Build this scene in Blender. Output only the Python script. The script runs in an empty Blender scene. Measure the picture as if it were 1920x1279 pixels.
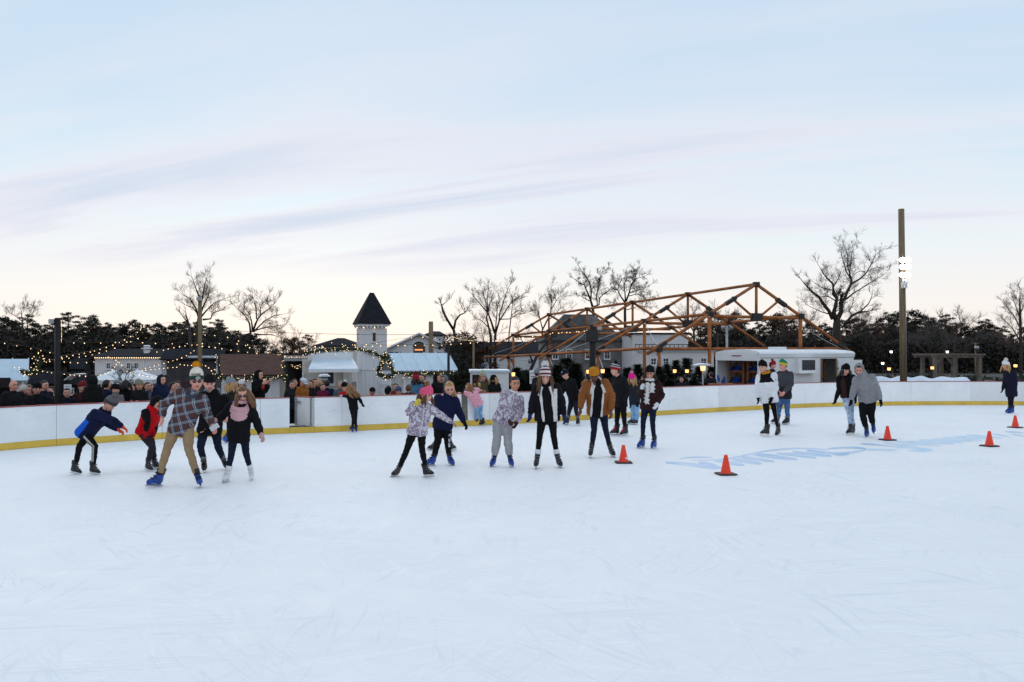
import bpy, bmesh, math, random
from mathutils import Vector, Matrix, noise
R = math.radians
SC = bpy.context.scene
COL = SC.collection
# ------------------------------------------------------------------ camera
F, CX, HY, CH = 1600.0, 960.0, 656.0, 2.2        # focal length in photo pixels, centre column, horizon row, eye height
cam_d = bpy.data.cameras.new('camera'); cam = bpy.data.objects.new('camera', cam_d); COL.objects.link(cam)
cam.location = (0, 0, CH); cam.rotation_euler = (R(90), 0, 0)
cam_d.sensor_width = 36; cam_d.lens = 36 * F / 1920
cam_d.shift_y = (HY - 639.5) / 1920
cam_d.clip_start = .1; cam_d.clip_end = 3000
SC.camera = cam
# ------------------------------------------------------------------ sky, sun, exposure
SUN_EL, SUN_AZ = 12.0, -14.0       # degrees; azimuth measured from straight ahead, to the left
world = bpy.data.worlds.new('World'); SC.world = world; world.use_nodes = True
nt = world.node_tree; nt.nodes.clear()
def nd(tree, kind, **kw):
    n = tree.nodes.new(kind)
    for k, v in kw.items(): setattr(n, k, v)
    return n
def lk(tree, a, b): tree.links.new(a, b)
out = nd(nt, 'ShaderNodeOutputWorld'); bg = nd(nt, 'ShaderNodeBackground')
sky = nd(nt, 'ShaderNodeTexSky', sky_type='NISHITA', sun_disc=False)
sky.sun_elevation = R(SUN_EL); sky.sun_rotation = R(SUN_AZ); sky.altitude = 0
sky.air_density = 1.0; sky.dust_density = 0.6; sky.ozone_density = 2.0
tc = nd(nt, 'ShaderNodeTexCoord'); sep = nd(nt, 'ShaderNodeSeparateXYZ'); lk(nt, tc.outputs['Generated'], sep.inputs[0])
def mth(op, a, b=None, c=None, tree=nt, clamp=False):
    n = nd(tree, 'ShaderNodeMath', operation=op, use_clamp=clamp)
    for i, v in enumerate((a, b, c)):
        if v is None: continue
        if isinstance(v, (int, float)): n.inputs[i].default_value = v
        else: lk(tree, v, n.inputs[i])
    return n.outputs[0]
def mixc(tree, fac, a, b, mode='MIX'):
    n = nd(tree, 'ShaderNodeMix', data_type='RGBA', blend_type=mode)
    for i, v in ((0, fac), (6, a), (7, b)):
        if isinstance(v, (int, float)): n.inputs[i].default_value = v
        elif isinstance(v, tuple): n.inputs[i].default_value = v if len(v) == 4 else (*v, 1)
        else: lk(tree, v, n.inputs[i])
    return n.outputs[2]
def ramp(tree, fac, stops, interp='LINEAR'):
    n = nd(tree, 'ShaderNodeValToRGB'); n.color_ramp.interpolation = interp
    els = n.color_ramp.elements
    while len(els) < len(stops): els.new(.5)
    for e, (p, c) in zip(els, stops): e.position = p; e.color = (*c, 1) if len(c) == 3 else c
    if fac is not None: lk(tree, fac, n.inputs[0])
    return n.outputs[0]
# thin high cloud veil over the clear dusk sky, with streaks of thicker mauve cloud drawn out along the horizon
el = mth('MAXIMUM', sep.outputs[2], 0.0)
veil = ramp(nt, el, [(0.0, (6.8, 6.1, 5.7)), (0.05, (6.75, 6.4, 6.15)), (.11, (5.95, 6.35, 6.55)), (.18, (4.95, 5.85, 6.55)), (.27, (4.25, 5.3, 6.35)), (.40, (3.85, 5.0, 6.25))])
base = mixc(nt, .972, sky.outputs[0], veil)
den = mth('ADD', el, .10)
cu = nd(nt, 'ShaderNodeCombineXYZ'); lk(nt, mth('DIVIDE', sep.outputs[0], den), cu.inputs[0]); lk(nt, mth('DIVIDE', sep.outputs[1], den), cu.inputs[1])
def cloud_noise(scale, stretch, rot, loc, detail, dist):
    m0 = nd(nt, 'ShaderNodeMapping'); lk(nt, cu.outputs[0], m0.inputs[0]); m0.inputs['Rotation'].default_value = (0, 0, R(rot))
    mp = nd(nt, 'ShaderNodeMapping'); lk(nt, m0.outputs[0], mp.inputs[0]); mp.inputs['Scale'].default_value = (*stretch, 1); mp.inputs['Location'].default_value = (*loc, 0)
    n = nd(nt, 'ShaderNodeTexNoise'); lk(nt, mp.outputs[0], n.inputs[0]); n.inputs['Scale'].default_value = scale; n.inputs['Detail'].default_value = detail; n.inputs['Roughness'].default_value = .55; n.inputs['Distortion'].default_value = dist
    return n.outputs[0]
n1 = cloud_noise(1.7, (.22, 1.0), 24, (2.4, .35), 5, .5)       # streaks
n2 = cloud_noise(.55, (.4, 1.0), 24, (1.3, 2.2), 3, .2)         # where the streaks gather
thick = mth('MULTIPLY', ramp(nt, n1, [(.38, (0, 0, 0)), (.74, (1, 1, 1))]), ramp(nt, n2, [(.36, (.12, .12, .12)), (.58, (1, 1, 1))]))
thick = mth('MULTIPLY', thick, ramp(nt, el, [(0.07, (0, 0, 0)), (.13, (1, 1, 1)), (.20, (.95, .95, .95)), (.26, (.45, .45, .45)), (.36, (.3, .3, .3))]))
lit = ramp(nt, thick, [(.0, (6.9, 6.25, 6.35)), (.22, (6.0, 5.8, 6.3)), (.6, (4.3, 4.8, 5.85))])
skyc = mixc(nt, mth('MULTIPLY', ramp(nt, thick, [(0, (0, 0, 0)), (.3, (1, 1, 1))]), .72), base, lit)
lk(nt, skyc, bg.inputs[0]); bg.inputs[1].default_value = 0.12
lk(nt, bg.outputs[0], out.inputs[0])
sun_d = bpy.data.lights.new('sun', 'SUN'); sun_d.energy = .8; sun_d.angle = R(60); sun_d.color = (1, .86, .74)
sun = bpy.data.objects.new('sun', sun_d); COL.objects.link(sun)
_sd = Vector((math.sin(R(SUN_AZ)) * math.cos(R(SUN_EL)), math.cos(R(SUN_AZ)) * math.cos(R(SUN_EL)), math.sin(R(SUN_EL))))
sun.rotation_euler = _sd.to_track_quat('Z', 'Y').to_euler(); sun.location = (0, 0, 60)
vs = SC.view_settings; vs.view_transform = 'Standard'; vs.look = 'None'; vs.exposure = 0.26; vs.gamma = 1; vs.use_curve_mapping = False
SC.render.engine = 'CYCLES'; SC.cycles.use_denoising = True; SC.cycles.max_bounces = 5; SC.cycles.diffuse_bounces = 3
SC.cycles.caustics_reflective = False; SC.cycles.caustics_refractive = False
# ------------------------------------------------------------------ helpers
def W(px, py, d): return Vector(((px - CX) / F * d, d, CH - (py - HY) / F * d))
def GP(px, py): return W(px, py, F * CH / (py - HY))
def smooth01(t): t = max(0., min(1., t)); return t * t * (3 - 2 * t)

class MB:
    """collects shapes; build() links them as ONE mesh object"""
    def __init__(s): s.v = []; s.f = []; s.m = []; s.mi = 0
    def add(s, vs, fs):
        o = len(s.v); s.v += [tuple(v) for v in vs]
        for f in fs: s.f.append(tuple(i + o for i in f)); s.m.append(s.mi)
    def box(s, c, dim, rot=None, top=1.0):
        c = Vector(c); hx, hy, hz = (x / 2 for x in dim)
        P = [Vector((x * hx * (top if z > 0 else 1), y * hy * (top if z > 0 else 1), z * hz)) for z in (-1, 1) for y in (-1, 1) for x in (-1, 1)]
        if rot is not None: P = [rot @ p for p in P]
        s.add([c + p for p in P], [(0, 2, 3, 1), (4, 5, 7, 6), (0, 1, 5, 4), (2, 6, 7, 3), (0, 4, 6, 2), (1, 3, 7, 5)]); return s
    def tube(s, pts, rad, n=10, cap=True, sx=None):
        pts = [Vector(p) for p in pts]
        if isinstance(rad, (int, float)): rad = [rad] * len(pts)
        ax = []
        for i in range(len(pts)):
            a = pts[max(i - 1, 0)]; b = pts[min(i + 1, len(pts) - 1)]
            t = b - a; ax.append(t.normalized() if t.length > 1e-9 else Vector((0, 0, 1)))
        ref = Vector((0, 1, 0)) if abs(ax[0].y) < .9 else Vector((1, 0, 0))
        V = []
        u = (ref - ax[0] * ref.dot(ax[0])).normalized()
        for p, t, r in zip(pts, ax, rad):
            u = u - t * u.dot(t)
            u = u.normalized() if u.length > 1e-6 else t.orthogonal().normalized()
            w = t.cross(u)
            for k in range(n):
                a = 2 * math.pi * k / n
                V.append(p + (u * math.cos(a) + w * math.sin(a)) * r)
        FS = []
        for i in range(len(pts) - 1):
            for k in range(n):
                FS.append((i * n + k, i * n + (k + 1) % n, (i + 1) * n + (k + 1) % n, (i + 1) * n + k))
        if cap:
            FS.append(tuple(range(n - 1, -1, -1))); FS.append(tuple(range((len(pts) - 1) * n, len(pts) * n)))
        s.add(V, FS); return s
    def loft(s, rings, cap=True):
        n = len(rings[0]); V = [p for r in rings for p in r]; FS = []
        for i in range(len(rings) - 1):
            for k in range(n): FS.append((i * n + k, i * n + (k + 1) % n, (i + 1) * n + (k + 1) % n, (i + 1) * n + k))
        if cap: FS.append(tuple(range(n - 1, -1, -1))); FS.append(tuple(range((len(rings) - 1) * n, len(rings) * n)))
        s.add(V, FS); return s
    def ell(s, c, r, rot=None, nu=12, nv=8, fn=None):
        c = Vector(c); V = []; FS = []
        if isinstance(r, (int, float)): r = (r, r, r)
        for j in range(nv + 1):
            th = math.pi * j / nv
            for i in range(nu):
                a = 2 * math.pi * i / nu
                p = Vector((math.sin(th) * math.cos(a), math.sin(th) * math.sin(a), -math.cos(th)))
                q = Vector((p.x * r[0], p.y * r[1], p.z * r[2]))
                if fn: q = fn(p, q)
                if rot is not None: q = rot @ q
                V.append(c + q)
        for j in range(nv):
            for i in range(nu):
                a, b, c2, d2 = j * nu + i, j * nu + (i + 1) % nu, (j + 1) * nu + (i + 1) % nu, (j + 1) * nu + i
                if j == 0: FS.append((a, c2, d2))
                elif j == nv - 1: FS.append((a, b, d2))
                else: FS.append((a, b, c2, d2))
        s.add(V, FS); return s
    def prism(s, poly, h0, h1, frame=None):
        """poly: list of 2d points; extruded between h0 and h1 along the third axis of frame (origin, ex, ey, ez)"""
        o, ex, ey, ez = frame if frame else (Vector(), Vector((1, 0, 0)), Vector((0, 1, 0)), Vector((0, 0, 1)))
        n = len(poly); V = [o + ex * x + ey * y + ez * h for h in (h0, h1) for x, y in poly]
        s.add(V, [tuple(range(n - 1, -1, -1)), tuple(range(n, 2 * n))] + [(i, (i + 1) % n, n + (i + 1) % n, n + i) for i in range(n)]); return s
    def mesh(s, name='m', org=None):
        me = bpy.data.meshes.new(name)
        V = s.v if org is None else [(v[0] - org[0], v[1] - org[1], v[2] - org[2]) for v in s.v]
        me.from_pydata(V, [], s.f); me.polygons.foreach_set('material_index', s.m); me.update(); return me
    def build(s, name, mats, parent=None, smooth=False, org=None):
        me = s.mesh(name, org); return link_mesh(name, me, mats, parent, smooth)
def link_mesh(name, me, mats, parent=None, smooth=False):
    if not isinstance(mats, (list, tuple)): mats = [mats]
    for m in mats: me.materials.append(m)
    if smooth: me.polygons.foreach_set('use_smooth', [True] * len(me.polygons))
    o = bpy.data.objects.new(name, me); COL.objects.link(o)
    if parent is not None: o.parent = parent
    return o
def empty(name, loc=(0, 0, 0), rz=0):
    o = bpy.data.objects.new(name, None); o.empty_display_size = .1; COL.objects.link(o)
    o.location = loc; o.rotation_euler = (0, 0, rz); return o
def tag(o, label=None, cat=None, group=None, kind=None):
    for k, v in (('label', label), ('category', cat), ('group', group), ('kind', kind)):
        if v: o[k] = v
    return o
def copy_tree(o, parent=None):
    c = o.copy(); COL.objects.link(c)
    if parent is not None: c.parent = parent
    for ch in list(o.children): copy_tree(ch, c)
    return c
def lin(c):
    """sRGB 0-255 triple to linear"""
    return tuple((x / 255 / 12.92) if x / 255 <= .04045 else ((x / 255 + .055) / 1.055) ** 2.4 for x in c)
MATS = {}
def mat(name, col, rough=.7, var=.12, scale=8., bump=0., bscale=60., metal=0., emit=None, estr=0., spec=.4, stretch=None, coord='Object', var2=None):
    if name in MATS: return MATS[name]
    m = bpy.data.materials.new(name); m.use_nodes = True; t = m.node_tree; b = t.nodes['Principled BSDF']
    b.inputs['Roughness'].default_value = rough; b.inputs['Metallic'].default_value = metal; b.inputs['Specular IOR Level'].default_value = spec
    b.inputs['Base Color'].default_value = (*col, 1)
    if var or bump:
        co = nd(t, 'ShaderNodeTexCoord'); src = co.outputs[coord]
        if stretch:
            mpn = nd(t, 'ShaderNodeMapping'); mpn.inputs['Scale'].default_value = stretch; lk(t, src, mpn.inputs[0]); src = mpn.outputs[0]
    if var:
        nz = nd(t, 'ShaderNodeTexNoise'); lk(t, src, nz.inputs[0]); nz.inputs['Scale'].default_value = scale; nz.inputs['Detail'].default_value = 5; nz.inputs['Roughness'].default_value = .6
        lo = tuple(max(0, c * (1 - var * 1.6)) for c in col); hi = tuple(min(1, c * (1 + var * 1.6)) for c in (var2 or col))
        lk(t, ramp(t, nz.outputs[0], [(.25, lo), (.75, hi)]), b.inputs['Base Color'])
    if bump:
        n2_ = nd(t, 'ShaderNodeTexNoise'); lk(t, src, n2_.inputs[0]); n2_.inputs['Scale'].default_value = bscale; n2_.inputs['Detail'].default_value = 4
        bp = nd(t, 'ShaderNodeBump'); bp.inputs['Strength'].default_value = bump; bp.inputs['Distance'].default_value = .02
        lk(t, n2_.outputs[0], bp.inputs['Height']); lk(t, bp.outputs[0], b.inputs['Normal'])
    if emit:
        b.inputs['Emission Color'].default_value = (*emit, 1); b.inputs['Emission Strength'].default_value = estr
        m.cycles.emission_sampling = 'NONE'
    MATS[name] = m; return m
def cloth(rgb, name=None, var=.10, bump=.35):
    name = name or 'cloth_%d_%d_%d' % tuple(rgb)
    return mat(name, lin(rgb), .9, var, 7, bump, 90, spec=.15)
TMP = bpy.data.scenes.new('tmp')
def remesh(mb, voxel, org, smooth_it=6, disp=None):
    """union of all shapes in mb as one continuous surface"""
    me = mb.mesh('src', org); o = bpy.data.objects.new('src', me); TMP.collection.objects.link(o)
    r = o.modifiers.new('r', 'REMESH'); r.mode = 'VOXEL'; r.voxel_size = voxel; r.adaptivity = 0
    if smooth_it:
        sm = o.modifiers.new('s', 'SMOOTH'); sm.factor = .5; sm.iterations = smooth_it
    vl = TMP.view_layers[0]; vl.update(); dg = vl.depsgraph; dg.update()
    nm = bpy.data.meshes.new_from_object(o.evaluated_get(dg))
    bpy.data.objects.remove(o); bpy.data.meshes.remove(me)
    nm.materials.clear()
    if disp:
        import numpy as np
        n = len(nm.vertices); co = np.empty(n * 3); nm.vertices.foreach_get('co', co); no = np.empty(n * 3); nm.vertex_normals.foreach_get('vector', no)
        co = co.reshape(-1, 3); no = no.reshape(-1, 3)
        amp, sc, seed = disp[:3]
        h = np.array([noise.noise(Vector((c[0] * sc + seed, c[1] * sc, c[2] * sc * 1.5))) + .5 * noise.noise(Vector((c[0] * sc * 2.3 + seed, c[1] * sc * 2.3 + 7, c[2] * sc * 3.4))) for c in co])
        if len(disp) > 3:   # quilted rows
            h = h * .4 + np.abs(np.sin(co[:, 2] * math.pi / disp[3])) * 1.2
        co = co + no * (h * amp)[:, None]
        nm.vertices.foreach_set('co', co.reshape(-1)); nm.update()
    return nm
# ------------------------------------------------------------------ the rink line (foot of the boards), left to right
_bl = [(-14.9, -6), (-15.2, 2), (-14.9, 8), (-13.6, 13.6), (-11.17, 18.55), (-9.9, 20.0), (-8.6, 21.1), (-6.4, 22.2), (-4.9, 22.85), (-2.9, 23.9), (-.5, 25.05), (2.0, 26.6), (4.9, 28.6), (7.25, 30.2), (9.2, 31.4), (11.3, 32.55), (13.4, 33.4), (15.7, 33.85), (18.3, 34.0), (20.6, 33.8), (24, 32.8), (27.5, 30), (29.5, 25)]
def catmull(P, n=10):
    out = []
    for i in range(len(P) - 1):
        p0 = P[max(i - 1, 0)]; p1 = P[i]; p2 = P[i + 1]; p3 = P[min(i + 2, len(P) - 1)]
        for k in range(n):
            t = k / n
            out.append(tuple(.5 * (2 * b + (c - a) * t + (2 * a - 5 * b + 4 * c - d) * t * t + (-a + 3 * b - 3 * c + d) * t ** 3) for a, b, c, d in zip(p0, p1, p2, p3)))
    out.append(tuple(P[-1])); return out
BL = [Vector((x, y, 0)) for x, y in catmull(_bl, 12)]
BS = [0.]
for a, b in zip(BL, BL[1:]): BS.append(BS[-1] + (b - a).length)
def bpos(s):
    s = max(0, min(BS[-1] - 1e-6, s)); lo = 0
    for i in range(len(BS) - 1):
        if BS[i + 1] >= s: lo = i; break
    t = (s - BS[lo]) / max(1e-9, BS[lo + 1] - BS[lo]); p = BL[lo].lerp(BL[lo + 1], t)
    a = BL[max(lo - 3, 0)]; b = BL[min(lo + 4, len(BL) - 1)]; tg = (b - a).normalized()
    return p, tg, Vector((-tg.y, tg.x, 0))
def bs_at_px(px):
    best = min(range(2, len(BL)), key=lambda i: abs((BL[i].x / max(BL[i].y, 1) * F + CX) - px) if BL[i].y > 8 else 1e9)
    bs, bd = 0, 1e9
    for k in range(-40, 41):
        s = BS[best] + k * .02; p = bpos(s)[0]; e = abs(p.x / p.y * F + CX - px)
        if e < bd: bs, bd = s, e
    return bs
def yb(x):
    if x <= -13.6: return 12
    if x >= 24: return 32
    for a, b in zip(BL, BL[1:]):
        if a.x <= x <= b.x and b.x > a.x and a.y > 8: return a.y + (b.y - a.y) * (x - a.x) / (b.x - a.x)
    return 33
def gz(x, y):
    s = y - yb(x); wl = 1 - smooth01((x - 3) / 11)
    z = -.22 - wl * .62 * smooth01((s - .6) / 10)
    return z + (-.55 - z) * smooth01((y - 75) / 40)
# ------------------------------------------------------------------ ground
m_ground = mat('ground_soil', (.075, .066, .055), .95, .35, .6, .5, 6)
xs = sorted(set([-700, -450, -280, -170, -110, -75, -55] + [x * 1.5 for x in range(-30, 31)] + [55, 75, 110, 170, 280, 450, 700]))
ys = sorted(set([-120, -60, -30, -10] + [y * 1.5 for y in range(0, 50)] + [78, 84, 92, 100, 115, 140, 180, 240, 340, 500, 800]))
g = MB(); nx = len(xs)
V = [(x, y, gz(x, y) if y > 8 and abs(x) < 60 else (-.25 if y < 75 else -.55)) for y in ys for x in xs]
g.add(V, [(j * nx + i, j * nx + i + 1, (j + 1) * nx + i + 1, (j + 1) * nx + i) for j in range(len(ys) - 1) for i in range(nx - 1)])
ground = g.build('ground', m_ground, smooth=True); tag(ground, kind='structure')
# ------------------------------------------------------------------ ice
def ice_material():
    m = bpy.data.materials.new('ice'); m.use_nodes = True; t = m.node_tree; b = t.nodes['Principled BSDF']
    co = nd(t, 'ShaderNodeTexCoord').outputs['Object']
    def nz(scale, stretch=(1, 1, 1), rot=0, detail=4, dist=0., src=co):
        m0 = nd(t, 'ShaderNodeMapping'); m0.inputs['Rotation'].default_value = (0, 0, R(rot)); lk(t, src, m0.inputs[0])
        mpn = nd(t, 'ShaderNodeMapping'); mpn.inputs['Scale'].default_value = stretch; lk(t, m0.outputs[0], mpn.inputs[0])
        n = nd(t, 'ShaderNodeTexNoise'); lk(t, mpn.outputs[0], n.inputs[0]); n.inputs['Scale'].default_value = scale; n.inputs['Detail'].default_value = detail; n.inputs['Distortion'].default_value = dist
        return n.outputs[0]
    blot = nz(.35, detail=6)
    col = ramp(t, blot, [(.25, (.885, .872, .87)), (.5, (.92, .908, .898)), (.75, (.95, .938, .925))])
    snow = nz(2.2, detail=8)
    col = mixc(t, ramp(t, snow, [(.45, (0, 0, 0)), (.75, (.55, .55, .55))]), col, (.94, .94, .935))
    # blade cuts: thin crossings of stretched noise in several directions, bent
    cuts = None
    for k, (rot, sc, st, dist) in enumerate(((12, 1.0, (.25, 5, 1), .5), (-28, 1.1, (.22, 5.5, 1), .7), (64, 1.0, (.25, 4.6, 1), .6), (-75, 1.2, (.3, 4.5, 1), .8), (38, .8, (.2, 6.5, 1), .4))):
        v = nz(sc, st, rot, 2.0, dist)
        line = ramp(t, mth('ABSOLUTE', mth('SUBTRACT', v, .5, tree=t), tree=t), [(0.0, (1, 1, 1)), (.012, (.25, .25, .25)), (.022, (0, 0, 0))])
        line = mth('MULTIPLY', line, ramp(t, nz(.5 + .13 * k, rot=17 * k, detail=3), [(.42, (0, 0, 0)), (.6, (1, 1, 1))]), tree=t)
        cuts = line if cuts is None else mth('MAXIMUM', cuts, line, tree=t)
    dark = None
    for k, (rot, sc, st, dist) in enumerate(((-8, 1.3, (.16, 4, 1), .8), (52, 1.2, (.25, 3.4, 1), .9), (-58, 1.4, (.2, 3.8, 1), .7), (85, 1.0, (.3, 3, 1), 1.0))):
        v = nz(sc, st, rot, 2.0, dist)
        line = ramp(t, mth('ABSOLUTE', mth('SUBTRACT', v, .5, tree=t), tree=t), [(0.0, (1, 1, 1)), (.010, (.4, .4, .4)), (.018, (0, 0, 0))])
        line = mth('MULTIPLY', line, ramp(t, nz(.4 + .1 * k, rot=31 * k, detail=3), [(.45, (0, 0, 0)), (.6, (1, 1, 1))]), tree=t)
        dark = line if dark is None else mth('MAXIMUM', dark, line, tree=t)
    fine = nz(9, (.12, 6, 1), 8, 3, .8)
    col = mixc(t, mth('MULTIPLY', cuts, .65, tree=t), col, (.99, .99, .985))
    col = mixc(t, ramp(t, fine, [(.5, (0, 0, 0)), (.75, (.4, .4, .4))]), col, (.80, .83, .86))
    col = mixc(t, mth('MULTIPLY', dark, .4, tree=t), col, (.66, .72, .79))
    lk(t, col, b.inputs['Base Color'])
    lk(t, ramp(t, snow, [(.3, (.52, .52, .52)), (.7, (.75, .75, .75))]), b.inputs['Roughness'])
    b.inputs['Specular IOR Level'].default_value = .30
    hgt = mth('ADD', mth('MULTIPLY', cuts, -.7, tree=t), mth('MULTIPLY', nz(30, detail=5), .5, tree=t), tree=t)
    bp = nd(t, 'ShaderNodeBump'); bp.inputs['Strength'].default_value = .22; bp.inputs['Distance'].default_value = .006
    lk(t, hgt, bp.inputs['Height']); lk(t, bp.outputs[0], b.inputs['Normal'])
    return m
ice = MB(); top = [(p.x, p.y, 0) for p in BL] + [(29.5, -14, 0), (-14.9, -14, 0)]
n = len(top); ice.add(top + [(x, y, -.18) for x, y, z in top], [tuple(range(n - 1, -1, -1))] + [(i, (i + 1) % n, n + (i + 1) % n, n + i) for i in range(n)])
ice_o = ice.build('ice', ice_material()); tag(ice_o, kind='structure')
bm = bmesh.new(); bm.from_mesh(ice_o.data); bmesh.ops.recalc_face_normals(bm, faces=bm.faces); bmesh.ops.triangulate(bm, faces=[f for f in bm.faces if len(f.verts) > 4]); bm.to_mesh(ice_o.data); bm.free()
# ------------------------------------------------------------------ faded blue lettering under the ice surface
def paint_mat(name, a, b):
    m = bpy.data.materials.new(name); m.use_nodes = True; t = m.node_tree; bs = t.nodes['Principled BSDF']
    co = nd(t, 'ShaderNodeTexCoord').outputs['Object']
    n = nd(t, 'ShaderNodeTexNoise'); lk(t, co, n.inputs[0]); n.inputs['Scale'].default_value = 2.5; n.inputs['Detail'].default_value = 8
    lk(t, ramp(t, n.outputs[0], [(.3, a), (.7, b)]), bs.inputs['Base Color']); bs.inputs['Roughness'].default_value = .5; bs.inputs['Specular IOR Level'].default_value = .28
    return m
pm_a = paint_mat('ice_paint_deep', (.38, .55, .79), (.66, .77, .88)); pm_b = paint_mat('ice_paint_pale', (.52, .71, .87), (.74, .83, .90))
c1 = lambda x, y: (1240 + x / 5.647, 790 + y / 5.647)
c2 = lambda x, y: (1560 + x / 5.333, 780 + y / 5.333)
STROKES = [(c1, 24, [(45, 437), (300, 458), (520, 490), (640, 496)], 0), (c1, 26, [(390, 437), (520, 462), (640, 495)], 0), (c1, 9, [(195, 405), (250, 388), (400, 381), (540, 386)], 0),
 (c1, 10, [(330, 412), (560, 411), (700, 396), (800, 378), (960, 345), (1100, 318), (1300, 295), (1500, 288), (1700, 298), (1770, 306)], 0),
 (c1, 24, [(560, 415), (740, 442), (880, 463)], 0), (c1, 27, [(750, 402), (900, 425), (1060, 450)], 0), (c1, 20, [(850, 380), (1000, 398), (1200, 428)], 0), (c1, 26, [(960, 345), (1150, 370), (1440, 406)], 0),
 (c1, 20, [(1220, 340), (1400, 355), (1640, 390)], 0), (c1, 21, [(1390, 322), (1600, 350), (1800, 368)], 0), (c1, 18, [(1540, 308), (1700, 330), (1920, 352)], 0), (c1, 10, [(1760, 292), (1840, 285), (1920, 284)], 0),
 (c2, 13, [(0, 325), (160, 316), (290, 322), (350, 334)], 0), (c2, 13, [(350, 334), (250, 358), (120, 372), (0, 372)], 0), (c2, 13, [(0, 384), (90, 388), (170, 384)], 0), (c2, 11, [(280, 279), (400, 285), (600, 305)], 0), (c2, 13, [(340, 336), (480, 338), (650, 343)], 1),
 (c2, 14, [(600, 305), (800, 322), (930, 332), (1010, 341)], 1), (c2, 14, [(1010, 342), (900, 351), (760, 347)], 1), (c2, 15, [(520, 272), (720, 292), (860, 308)], 1), (c2, 17, [(640, 256), (850, 276), (1080, 298)], 1), (c2, 15, [(770, 254), (1000, 264), (1220, 277)], 1),
 (c2, 14, [(870, 240), (1100, 252), (1310, 266)], 1), (c2, 13, [(1010, 228), (1250, 242), (1400, 255)], 1), (c2, 13, [(1110, 215), (1300, 229), (1500, 246)], 1), (c2, 12, [(1220, 203), (1400, 216), (1600, 231)], 1),
 (c2, 12, [(1340, 190), (1500, 204), (1700, 222)], 1), (c2, 10, [(1580, 175), (1700, 195), (1780, 210)], 1), (c2, 10, [(1730, 158), (1830, 163), (1920, 170)], 0), (c2, 10, [(1790, 184), (1860, 192), (1920, 201)], 1)]
letters = empty('ice_lettering', (10, 22, 0)); tag(letters, 'faded blue script lettering painted on the ice beside the orange cones', 'lettering')
zz_ = .0012
for fn, th, pts, k in STROKES:
    pts = catmull(pts, 6); sc = 5.647 if fn is c1 else 5.333; up = []; dn = []
    for i, (x, y) in enumerate(pts):
        t = i / (len(pts) - 1); w = th / sc * (.30 + .7 * math.sin(math.pi * min(1, max(0, t * .9 + .05)))) * .80
        px, py = fn(x, y); up.append(GP(px, py - w)); dn.append(GP(px, py + w))
    mb = MB(); n = len(up)
    zz_ += .00005; mb.add([(p.x, p.y, zz_) for p in up] + [(p.x, p.y, zz_) for p in dn], [(n + i, n + i + 1, i + 1, i) for i in range(n - 1)])
    o = mb.build('letter_stroke', pm_b if k else pm_a, letters, org=letters.location)
# ------------------------------------------------------------------ dasher boards
m_b = [mat('board_white', (.87, .88, .885), .42, .05, 1.3, .08, 9), mat('board_cool', (.83, .86, .875), .42, .05, 1.1, .08, 9), mat('board_warm', (.78, .775, .78), .45, .05, 1.2, .08, 9)]
for _m in m_b:     # puck marks and scuffs
    t = _m.node_tree; b = t.nodes['Principled BSDF']; src = b.inputs['Base Color'].links[0].from_socket
    co = nd(t, 'ShaderNodeTexCoord').outputs['Object']; mpn = nd(t, 'ShaderNodeMapping'); mpn.inputs['Scale'].default_value = (1, 1, 2.6); lk(t, co, mpn.inputs[0])
    nn = nd(t, 'ShaderNodeTexNoise'); lk(t, mpn.outputs[0], nn.inputs[0]); nn.inputs['Scale'].default_value = 5; nn.inputs['Detail'].default_value = 8
    lk(t, mixc(t, ramp(t, nn.outputs[0], [(.60, (0, 0, 0)), (.74, (.28, .28, .28))]), src, (.42, .43, .45)), b.inputs['Base Color'])
m_kick = mat('kick_yellow', (.70, .47, .065), .45, .12, 2.2, .1, 12); m_cap = mat('cap_red', lin((150, 28, 40)), .45, .1, 3); m_steel = mat('steel_grey', (.36, .37, .38), .4, .1, 6, metal=.6)
BH = .95
boards = empty('rink_boards', (0, 25, 0)); tag(boards, 'white rink boards with red cap rail and yellow kick strip curving behind the skaters', 'rink boards')
def bseg(name, s0, s1, z0, z1, t0, t1, mt, n=None, parent=boards):
    n = n or max(2, int((s1 - s0) / .3)); mb = MB(); rings = []
    for i in range(n + 1):
        p, tg, no = bpos(s0 + (s1 - s0) * i / n)
        rings.append([p + no * a + Vector((0, 0, z)) for a, z in ((t0, z0), (t0, z1), (t1, z1), (t1, z0))])
    mb.loft(rings); return mb.build(name, mt, parent, org=parent.location)
gate1 = (bs_at_px(543.5), bs_at_px(589)); gate2 = (bs_at_px(864), bs_at_px(878))
cuts_ = [0.]; edges = [bs_at_px(488), gate1[0], gate1[1], bs_at_px(641), gate2[0], gate2[1], bs_at_px(917), bs_at_px(1348), bs_at_px(1420), bs_at_px(1820)]
marks = [0.5] + edges + [BS[-1]]
bounds = []
for a, b in zip(marks, marks[1:]):
    if (a, b) in (gate1, gate2): bounds.append((a, b, True)); continue
    k = max(1, round((b - a) / 2.44))
    for i in range(k): bounds.append((a + (b - a) * i / k, a + (b - a) * (i + 1) / k, False))
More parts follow.
